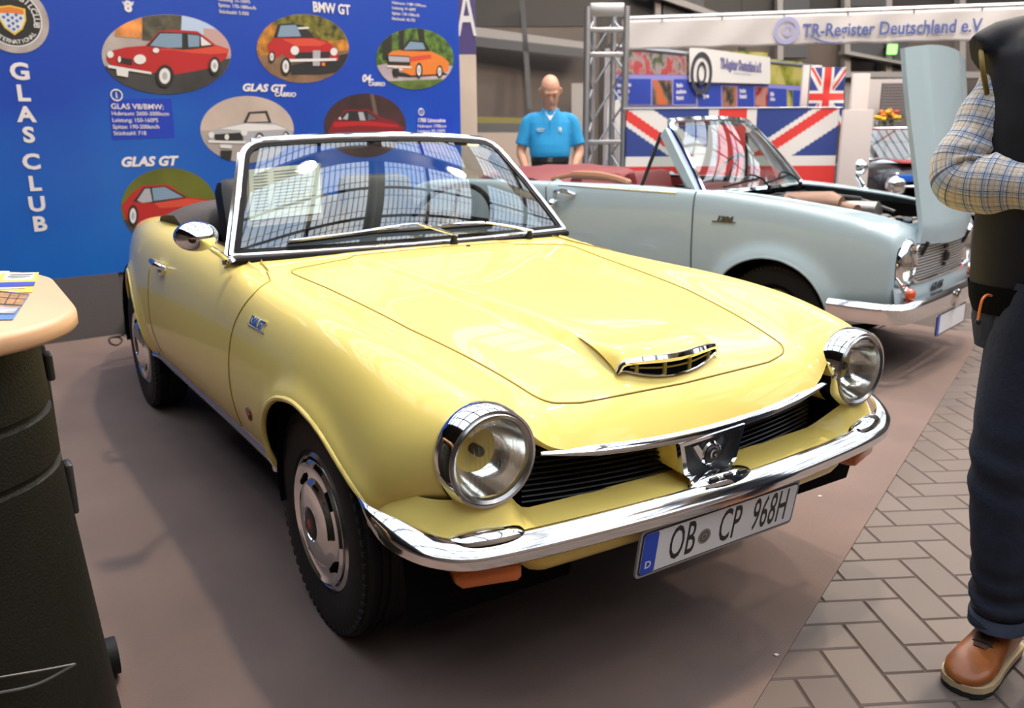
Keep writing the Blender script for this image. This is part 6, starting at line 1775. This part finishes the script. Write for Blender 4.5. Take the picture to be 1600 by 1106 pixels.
def head(mb, c, fw, upv, s=1.0):
    """c = centre of the skull; face towards fw; returns eye positions"""
    fw = unit(fw); upv = unit(upv-np.dot(upv, fw)*fw); sd = np.cross(fw, upv)
    prof = [(-.125, .028, .030, .035), (-.112, .046, .048, .030), (-.085, .058, .066, .018), (-.05, .066, .082, .008), (-.01, .072, .092, 0), (.03, .075, .098, -.004), (.07, .070, .092, -.008), (.10, .054, .072, -.010), (.12, .030, .042, -.010), (.127, .006, .008, -.010)]
    mb.loft([se_ring(c+upv*h*s+fw*o_*s, sd, fw, a*s, b_*s, 28, 2.15) for h, a, b_, o_ in prof])
    mb.ball(c+fw*.098*s-upv*.028*s, .017*s); mb.tube([c+fw*.088*s+upv*.022*s, c+fw*.098*s-upv*.005*s, c+fw*.105*s-upv*.028*s], [.010*s, .012*s, .014*s], 10)
    mb.tube([c+fw*.083*s+upv*.03*s-sd*.05*s, c+fw*.093*s+upv*.033*s, c+fw*.083*s+upv*.03*s+sd*.05*s], .011*s, 8)
    mb.tube([c+fw*.078*s-upv*.064*s-sd*.024*s, c+fw*.090*s-upv*.062*s, c+fw*.078*s-upv*.064*s+sd*.024*s], .010*s, 8)
    mb.ball(c+fw*.078*s-upv*.105*s, .022*s)
    for q in (-1, 1):
        e_ = c+sd*q*.074*s-fw*.006*s-upv*.008*s
        mb.tube([e_+upv*.028*s, e_+sd*q*.014*s+upv*.02*s-fw*.012*s, e_+sd*q*.014*s-upv*.012*s-fw*.006*s, e_-upv*.03*s], [.008*s, .012*s, .011*s, .006*s], 8)
    return [c+fw*.079*s+upv*.012*s+sd*q*.032*s for q in (-1, 1)], sd, upv
def hand(mb, w, d, palm_n, side, curl=.5, s=1.0):
    """wrist point, direction of the fingers, palm normal, side = thumb direction"""
    d = unit(d); side = unit(side-np.dot(side, d)*d); pn = unit(palm_n-np.dot(palm_n, d)*d)
    mb.loft([se_ring(w+d*x*s, side, pn, a*s, b_*s, 14) for x, a, b_ in ((-.02, .026, .020), (.0, .028, .018), (.03, .036, .015), (.07, .042, .013), (.095, .040, .011))])
    for k, (o_, ln_) in enumerate(((.031, .068), (.011, .078), (-.010, .073), (-.030, .056))):
        b0 = w+d*.088*s+side*o_*s; p = [b0]; a = 0
        for q, f in enumerate((.45, .32, .23)):
            a += curl*(.5+.25*q); p.append(p[-1]+(d*math.cos(a)+pn*math.sin(a))*ln_*f*s)
        mb.tube(cr(p, 4), np.linspace(.0095, .0068, 13)*s, 9); mb.ball(p[-1], .0068*s, 0, 8, 6)
    t0 = w+d*.025*s+side*.030*s
    mb.tube(cr([t0, t0+(d*.5+side*.75+pn*.2)*.034*s, t0+(d*.85+side*.6+pn*.35)*.062*s, t0+(d*1.1+side*.45+pn*.5)*.078*s], 4), np.linspace(.013, .008, 13)*s, 9)

# ------------------------------------------------ bald man in the turquoise polo shirt behind the pale car
MB0 = V3(-4.47, 3.24, 0); mf = unit(V3(.81, -.58, 0)); ms = V3(-mf[1], mf[0], 0)      # ms: his left
man = empty('person', (MB0[0], MB0[1], .0045)); tag(man, 'bald person in turquoise polo shirt and dark trousers looking down behind the pale blue car', 'person')
def mp(s, f, z): return ms*s+mf*f+V3(0, 0, z)
UPV = V3(0, 0, 1)
mb = MB()
hf = unit(mf*.84-UPV*.54+ms*.06); hu = unit(UPV*.84+mf*.54)
eyes, hsd, hup = head(mb, mp(.0, .055, 1.625), hf, hu, 1.08)
limb(mb, [mp(0, -.01, 1.42), mp(0, .01, 1.48), mp(0, .03, 1.56)], [.062, .058, .06])
mb.loft([se_ring(mp(0, o_, z), ms, mf, a, b_, 28) for z, a, b_, o_ in ((.86, .15, .10, 0), (1.0, .155, .11, 0), (1.15, .16, .115, 0), (1.3, .175, .105, 0), (1.40, .17, .085, -.005), (1.45, .09, .065, -.008), (1.48, .06, .05, -.005))])
arms = {}
for q in (-1, 1):
    sh_, el, wr = mp(q*.188, -.01, 1.368), mp(q*.262, .0, 1.11), mp(q*.205, .13, .93)
    arms[q] = (sh_, el, wr)
    limb(mb, [sh_, lerp(sh_, el, .5), el, lerp(el, wr, .45), wr], [.052, .050, .043, .041, .029])
    hand(mb, wr, unit(wr-el)+UPV*-.2, -ms*q, mf*1.0+ms*0, .45, 1.0)
    limb(mb, [mp(q*.09, 0, .90), mp(q*.10, .015, .50), mp(q*.105, -.01, .09)], [.085, .058, .042])
    limb(mb, [mp(q*.105, -.05, .045), mp(q*.115, .05, .04), mp(q*.125, .16, .03)], [.036, .036, .028])
fuse(mb, 'body', SKIN, man, .008, 3)
mb = MB()
for e_ in eyes: mb.ball(e_, (.012, .012, .012), 0, 10, 8); mb.ball(e_+hf*.008-hup*.003, (.0065, .0065, .0065), 1, 8, 6)
mb.build('eyes', [EYEW, EYED], man)
GREYH = mat('grey_hair', (.22, .19, .17), .8)
mb = MB(); hc = mp(.0, .055, 1.625)
for q in (-1, 1): mb.tube(cr([hc+hsd*q*.079+hup*.03-hf*.005, hc+hsd*q*.078+hup*.01-hf*.04, hc+hsd*q*.06-hf*.08-hup*.01, hc-hf*.10-hup*.02], 5), [.010]*5+[.016]*5+[.018]*5+[.016], 8)
mb.build('hair', GREYH, man)
TURQ = mat('turquoise_polo', (.010, .235, .50), .8, noise=(5, .06), bump=(14, .25)); TRO = mat('dark_trousers', (.012, .012, .018), .8)
mb = MB()
mb.loft([se_ring(mp(0, o_, z), ms, mf, a, b_, 32) for z, a, b_, o_ in ((1.055, .172, .138, .012), (1.065, .178, .144, .014), (1.10, .184, .148, .016), (1.17, .184, .145, .014), (1.27, .190, .128, .006), (1.36, .192, .108, 0), (1.41, .165, .092, -.005), (1.445, .105, .078, -.006), (1.47, .07, .064, .0))])
for q in (-1, 1):
    sh_, el, wr = arms[q]; e2_ = lerp(sh_, el, .80)
    limb(mb, [mp(q*.10, -.005, 1.405), sh_, lerp(sh_, el, .4), e2_], [.050, .064, .068, .072])
fuse(mb, 'polo_shirt', TURQ, man, .009, 3)
mb = MB(); cl = []
for a in np.linspace(-2.5, 2.5, 25): cl.append(mp(.072*math.sin(a), .005+.066*math.cos(a)+(.0), 1.468-.045*max(0, math.cos(a))))
mb.sweep(cl, [(-.004, -.022), (.014, -.026), (.006, .018), (-.004, .018)]); mb.build('collar', TURQ, man)
mb = MB(); mb.loft([[mp(s_*.046, .066, 1.452), mp(0, .105, 1.375), mp(-s_*.046, .066, 1.452)] for s_ in (1,)]+[[mp(.04, .055, 1.45), mp(0, .09, 1.385), mp(-.04, .055, 1.45)]]); mb.build('undershirt', WHITE, man, smooth=0)
mb = MB(); mb.tube([mp(0, .108, 1.375), mp(0, .130, 1.27)], .006, 6); mb.build('placket', TURQ, man)
PAT = mat('shirt_print', (.55, .66, .75), .7)
mb = MB()
for k in range(3): mb.box(mp(-.085, .128, 1.305-.011*k), (.075-.01*k, .012, .005), 0, np.array([ms, mf, UPV]).T)
mb.build('chest_lettering', PAT, man, smooth=0)
mb = MB(); mb.ball(mp(.085, .122, 1.29), (.022, .012, .028)); mb.build('chest_badge', PAT, man)
mb = MB()
mb.loft([se_ring(mp(0, o_, z), ms, mf, a, b_, 28) for z, a, b_, o_ in ((.78, .155, .115, 0), (.90, .170, .128, 0), (1.02, .168, .132, .008), (1.08, .166, .130, .010))])
for q in (-1, 1): limb(mb, [mp(q*.085, 0, .86), mp(q*.095, .012, .50), mp(q*.10, -.005, .075)], [.098, .080, .072])
fuse(mb, 'trousers', TRO, man, .011, 3)
mb = MB(); mb.grid(np.array([se_ring(mp(0, .010, z), ms, mf, .170+d_, .135+d_, 32) for z, d_ in ((1.020, 0), (1.021, .004), (1.055, .004), (1.056, 0))]), closev=True); mb.box(mp(0, .150, 1.038), (.05, .012, .036), 1, np.array([ms, mf, UPV]).T, .004); mb.build('belt', [BLACK, mat('buckle', (.2, .19, .17), .3, 1)], man)
mb = MB()
for q in (-1, 1):
    fb = mp(q*.105, -.07, 0); d_ = unit(mf+ms*q*.1); s2 = np.cross(UPV, d_)
    mb.loft([se_ring(fb+d_*x+UPV*h, s2, UPV, a, h*.95, 16, 3) for x, a, h in ((-.02, .02, .03), (0, .036, .045), (.10, .040, .046), (.19, .045, .034), (.25, .036, .024), (.275, .012, .014))])
mb.build('shoes', BLACK, man)
mb = MB(); sh_, el, wr = arms[1]; mb.tube([lerp(el, wr, .93)+V3(*(unit(V3(math.cos(a)*ms[0], math.cos(a)*ms[1], math.sin(a)))*.033)) for a in np.linspace(0, 2*PI, 18, endpoint=False)], .006, 6, closed=True); mb.build('wristband', mat('band_red', (.6, .03, .05), .5), man)

# ------------------------------------------------ visitor in waistcoat and plaid shirt at the right edge
G0 = V3(1.10, .62, 0); gf = unit(V3(.42, -.90, 0)); gs = V3(-gf[1], gf[0], 0)        # gs: his left
gp = empty('person', (G0[0], G0[1], 0)); tag(gp, 'person in dark waistcoat, plaid shirt, jeans and tan shoes with one arm bent', 'person')
def W(*p): return V3(*p)-G0
def gg(s, f, z): return gs*s+gf*f+V3(0, 0, z)
SHR, ELR, WRR = W(.962, .590, 1.405), W(.914, .482, 1.168), W(1.15, .490, 1.155)
SHL, ELL, WRL = gg(.20, .0, 1.41), gg(.27, .02, 1.14), gg(.06, .235, 1.10)
HIPR, KNR, ANR = W(1.072, .578, .90), W(1.070, .556, .50), W(1.076, .588, .10)
HIPL, KNL, ANL = gg(.10, 0, .90), gg(.11, .02, .50), gg(.13, -.02, .10)
mb = MB()
eyes, hsd, hup = head(mb, gg(.0, .05, 1.655), unit(gf*.95-UPV*.3), unit(UPV*.95+gf*.3), 1.05)
limb(mb, [gg(0, 0, 1.42), gg(0, .01, 1.50), gg(0, .025, 1.58)], [.062, .058, .06])
mb.loft([se_ring(gg(0, 0, z), gs, gf, a, b_, 28) for z, a, b_ in ((.84, .14, .09), (1.0, .15, .10), (1.2, .155, .10), (1.36, .155, .09), (1.43, .12, .07), (1.47, .06, .05))])
for s_, e_, w_ in ((SHR, ELR, WRR), (SHL, ELL, WRL)): limb(mb, [s_, lerp(s_, e_, .5), e_, lerp(e_, w_, .45), w_], [.050, .048, .042, .040, .029])
hand(mb, WRR, unit(WRR-ELR), -gf*.2-UPV, gf*1.0+UPV*.2, .5); hand(mb, WRL, unit(WRL-ELL), -UPV, gf, .5)
for h_, k_, a_ in ((HIPR, KNR, ANR), (HIPL, KNL, ANL)): limb(mb, [h_, lerp(h_, k_, .5), k_, lerp(k_, a_, .4), a_], [.078, .070, .052, .052, .038])
fuse(mb, 'body', SKIN, gp, .008, 3)
mb = MB()
for e_ in eyes: mb.ball(e_, .012, 0, 10, 8); mb.ball(e_+unit(gf*.95-UPV*.3)*.008, .0065, 1, 8, 6)
mb.build('eyes', [EYEW, EYED], gp)
mb = MB(); hc = gg(.0, .05, 1.655); hfw = unit(gf*.95-UPV*.3); hu_ = unit(UPV*.95+gf*.3)
mb.loft([se_ring(hc+hu_*h-hfw*.02, hsd, hfw, a, b_, 24, 2.1) for h, a, b_ in ((-.02, .080, .085), (.03, .084, .094), (.08, .078, .09), (.115, .055, .066), (.135, .02, .025))]); mb.build('hair', GREYH, gp)
# plaid shirt sleeves
def plaid():
    m, nt, bs = _new('plaid_cotton'); uv = nt.nodes.new('ShaderNodeUVMap'); sp_ = nt.nodes.new('ShaderNodeSeparateXYZ'); nt.links.new(uv.outputs[0], sp_.inputs[0])
    def M(op, a, b_=None):
        n = nt.nodes.new('ShaderNodeMath'); n.operation = op
        for i, v in enumerate((a, b_)):
            if v is None: continue
            if isinstance(v, (int, float)): n.inputs[i].default_value = v
            else: nt.links.new(v, n.inputs[i])
        return n.outputs[0]
    def band(c_, period, off, wd): return M('LESS_THAN', M('FRACT', M('DIVIDE', M('ADD', c_, off), period)), wd/period)
    def mixc(base, col, fac, k):
        x = nt.nodes.new('ShaderNodeMix'); x.data_type = 'RGBA'; nt.links.new(M('MULTIPLY', fac, k), x.inputs[0])
        if isinstance(base, tuple): x.inputs[6].default_value = base
        else: nt.links.new(base, x.inputs[6])
        x.inputs[7].default_value = col; return x.outputs[2]
    u_, v_ = sp_.outputs[0], sp_.outputs[1]; col = (.60, .58, .57, 1); per = .036
    for c_ in (u_, v_):
        col = mixc(col, (.20, .34, .58, 1), band(c_, per, .0, .007), .5)
        col = mixc(col, (.56, .42, .24, 1), band(c_, per, .018, .009), .38)
        for off in (.0, -.012): col = mixc(col, (.025, .028, .085, 1), band(c_, per, off, .0018), .8)
        col = mixc(col, (.05, .06, .14, 1), band(c_, .009, .003, .0009), .5)
    nt.links.new(col, bs.inputs['Base Color']); bs.inputs['Roughness'].default_value = .85
    return m
PLAID = plaid()
def sleeve(S_, E_, W_, name, seed):
    path = cr([lerp(S_, E_, -.12), lerp(S_, E_, .25), lerp(S_, E_, .6), lerp(E_, S_, .10), lerp(E_, W_, .10), lerp(E_, W_, .45), lerp(E_, W_, .8), lerp(E_, W_, .97)], 9)
    N = len(path); T = np.gradient(path, axis=0); n = 40
    L_ = np.concatenate([[0], np.cumsum(np.linalg.norm(np.diff(path, axis=0), axis=1))]); tot_ = L_[-1]
    rad = np.interp(L_/tot_, [0, .15, .35, .50, .58, .75, .92, 1], [.068, .073, .074, .071, .068, .064, .056, .046])
    Le = np.linalg.norm(S_-E_)*1.05
    rings, uvs = [], []; prev = None; inner = unit(unit(S_-E_)+unit(W_-E_))
    for i in range(N):
        t = unit(T[i])
        if prev is None: e1 = unit(inner-np.dot(inner, t)*t)
        else: e1 = unit(prev-np.dot(prev, t)*t)
        prev = e1; e2 = np.cross(t, e1); ring, ur = [], []
        near = math.exp(-((L_[i]-Le)/.07)**2)
        for q in range(n+1):
            a = 2*PI*q/n; ca_ = math.cos(a)
            wr_ = .0085*near*max(0, ca_+.25)*math.sin(L_[i]*190+2.5*math.sin(a*2+seed))+.0032*math.sin(L_[i]*60+3*math.sin(a+seed)+a*2)+.0045*near*max(0, -ca_)
            if L_[i] > tot_-.07: wr_ += .004*math.sin(a*5)*(1 if L_[i] < tot_-.045 else 0)
            r = rad[i]+wr_
            ring.append(path[i]+(e1*ca_+e2*math.sin(a))*r); ur.append((a*.066, L_[i]))
        rings.append(ring); uvs.append(ur)
    mb = MB(); mb.grid(np.array(rings), uv=np.array(uvs)); return mb.build(name, PLAID, gp, smooth=80)
sleeve(SHR, ELR, WRR, 'shirt_sleeve', .7); sleeve(SHL, ELL, WRL, 'shirt_sleeve', 2.1)
VEST = mat('waistcoat_cloth', (.011, .011, .016), .62, spec=.25, noise=(6, .2), bump=(9, .25)); FLEECE = mat('fleece_black', (.006, .006, .006), .95, spec=.1, bump=(120, .3)); OLV = mat('olive_lining', (.16, .11, .015), .8)
mb = MB()
mb.loft([se_ring(gg(0, o_, z), gs, gf, a, b_, 40, 2.6) for z, a, b_, o_ in ((.90, .176, .120, .0), (.935, .190, .130, .0), (1.03, .196, .138, .004), (1.15, .196, .142, .006), (1.28, .198, .138, .004), (1.37, .200, .125, 0), (1.425, .208, .108, -.004), (1.462, .190, .085, -.006), (1.490, .12, .075, -.006), (1.53, .075, .070, .0), (1.56, .07, .066, .004))])
for q in (-1, 1): limb(mb, [gg(q*.12, -.005, 1.462), gg(q*.185, .0, 1.448), gg(q*.228, .02, 1.428)], [.048, .052, .042])
v_ = fuse(mb, 'waistcoat', VEST, gp, .009, 3)
mb = MB(); mb.grid(np.array([se_ring(gg(0, 0, z), gs, gf, a, b_, 40, 2.6) for z, a, b_ in ((.885, .165, .112), (.882, .178, .122), (.91, .188, .130), (.945, .194, .134))]), closev=True); mb.build('waistcoat_hem', FLEECE, gp)
for q in (-1, 1):
    mb = MB(); ring = [gg(q*(.208+.014*math.cos(a)), .066*math.sin(a)+.012, 1.385+.055*math.cos(a)) for a in np.linspace(0, 2*PI, 28, endpoint=False)]
    mb.tube(ring, .0055, 8, closed=True); mb.build('armhole_lining', OLV, gp)
ORG = mat('orange_cord', (.75, .17, .02), .5)
def pz(px, py, d): return at_depth(px, py, d)-G0
mb = MB(); mb.tube(cr([pz(1549, 462, 1.80), pz(1542, 461, 1.79), pz(1535, 468, 1.785), pz(1531, 483, 1.785), pz(1528, 500, 1.785)], 6), .0028, 8); mb.ball(pz(1528, 503, 1.785), (.006, .006, .007), 1)
mb.build('zip_cord', [ORG, BLACK], gp)
# jeans
DEN = mat('dark_denim', (.015, .021, .042), .8, noise=(5, .45), bump=(70, .2)); DENL = mat('denim_hem', (.05, .065, .10), .85, noise=(12, .3))
def trouser_leg(H_, K_, A_, name, seed):
    path = cr([H_+V3(0, 0, .06), lerp(H_, K_, .5), K_, lerp(K_, A_, .5), lerp(K_, A_, .92)+V3(0, 0, -.0)], 16)
    N = len(path); n = 36; t_ = np.linspace(0, 1, N); rad = np.interp(t_, [0, .25, .5, .62, .8, 1], [.105, .096, .081, .074, .066, .060])
    rings = []
    for i in range(N):
        ring = []
        for q in range(n):
            a = 2*PI*q/n; z = path[i][2]
            low = math.exp(-((z-.17)/.10)**2); kn = math.exp(-((z-.52)/.09)**2)
            w_ = .008*low*math.sin(z*105+1.8*math.sin(a+seed))+.0045*kn*math.sin(z*70+2.2*math.sin(a*1.0+seed))+.003*math.sin(a*3+z*9+seed)
            ring.append(path[i]+gs*math.cos(a)*(rad[i]+w_)+gf*math.sin(a)*(rad[i]*1.05+w_))
        rings.append(ring)
    mb = MB(); mb.grid(np.array(rings), closev=True); o = mb.build(name, DEN, gp, smooth=80)
    mb = MB(); z0 = path[-1]
    mb.grid(np.array([[z0+V3(0, 0, h)+gs*math.cos(2*PI*q/n)*r+gf*math.sin(2*PI*q/n)*r*1.05 for q in range(n)] for h, r in ((.022, .0605), (.018, .0635), (-.012, .064), (-.014, .060))]), closev=True); mb.build('leg_hem', DENL, o)
trouser_leg(HIPR, KNR, ANR, 'trouser_leg', .3); trouser_leg(HIPL, KNL, ANL, 'trouser_leg', 1.7)
mb = MB(); mb.loft([se_ring(gg(0, 0, z), gs, gf, a, b_, 32) for z, a, b_ in ((.80, .165, .105), (.86, .178, .118), (.93, .176, .118), (.98, .17, .115))]); mb.build('trouser_seat', DEN, gp)
# shoes
LEA_ = mat('tan_leather', (.30, .085, .018), .38, noise=(18, .25), bump=(40, .12)); SOLE = mat('sole_cream', (.50, .36, .20), .7); OUT = mat('sole_black', (.012, .012, .012), .7)
def shoe(heel, toe):
    sh_ = empty('shoe', tuple(heel)); sh_.parent = gp; d_ = unit((toe-heel)*V3(1, 1, 0)); Lh = np.linalg.norm((toe-heel)[:2]); s2 = np.cross(UPV, d_)
    def prof_ring(x, a, z0, z1, p=2.6, n=28):
        return se_ring(d_*x*Lh+UPV*(z0+z1)/2, s2, UPV, a, (z1-z0)/2, n, p)
    st = [(0, .020, .03, .07), (.02, .033, .026, .085), (.10, .038, .024, .105), (.25, .040, .023, .118), (.38, .042, .022, .112), (.52, .046, .022, .095), (.68, .052, .022, .078), (.82, .053, .022, .068), (.92, .044, .022, .058), (.98, .026, .024, .046), (1, .008, .028, .038)]
    X_ = [q[0] for q in st]; xs2 = np.linspace(0, 1, 34)
    mb = MB(); mb.loft([prof_ring(x, *[np.interp(x, X_, [q[k] for q in st]) for k in (1, 2, 3)]) for x in xs2]); up2 = mb.build('upper', LEA_, sh_, smooth=70)
    def outline(g): return [(d_*(x*Lh)+s2*sg*(np.interp(x, X_, [q[1] for q in st])+g)) for sg, rng in ((1, xs2), (-1, xs2[::-1])) for x in rng]
    for nm, g, z0, z1, m_ in (('midsole', .005, .014, .030, SOLE), ('outsole', .003, .0, .015, OUT)):
        O_ = outline(g); mb = MB(); mb.loft([[p+UPV*z0 for p in O_], [p+UPV*z1 for p in O_]]); mb.build(nm, m_, sh_, smooth=30)
    mb = MB()
    mb.loft([prof_ring(x, a, z0, z1) for x, a, z0, z1 in ((.30, .020, .11, .122), (.45, .020, .09, .110), (.60, .020, .075, .092), (.66, .014, .072, .084))])
    mb.build('tongue', mat('tongue_dark', (.07, .022, .008), .6), sh_)
    mb = MB()
    for k in range(4):
        x = .34+.085*k; z = np.interp(x, X_, [q[3] for q in st])+.003
        mb.tube(cr([d_*x*Lh-s2*.026+UPV*(z-.010), d_*(x+.02)*Lh+UPV*(z+.002), d_*x*Lh+s2*.026+UPV*(z-.010)], 4), .0033, 6)
    for sg in (-1, 1): mb.tube(cr([d_*.33*Lh+UPV*.118, d_*.36*Lh+s2*sg*.022+UPV*.125, d_*.42*Lh+s2*sg*.036+UPV*.105], 4), .0028, 6)
    mb.build('laces', BLACK, sh_)
shoe(W(1.056, .705, 0), W(1.088, .415, 0)); shoe(gg(.13, -.10, 0), gg(.17, .19, 0))
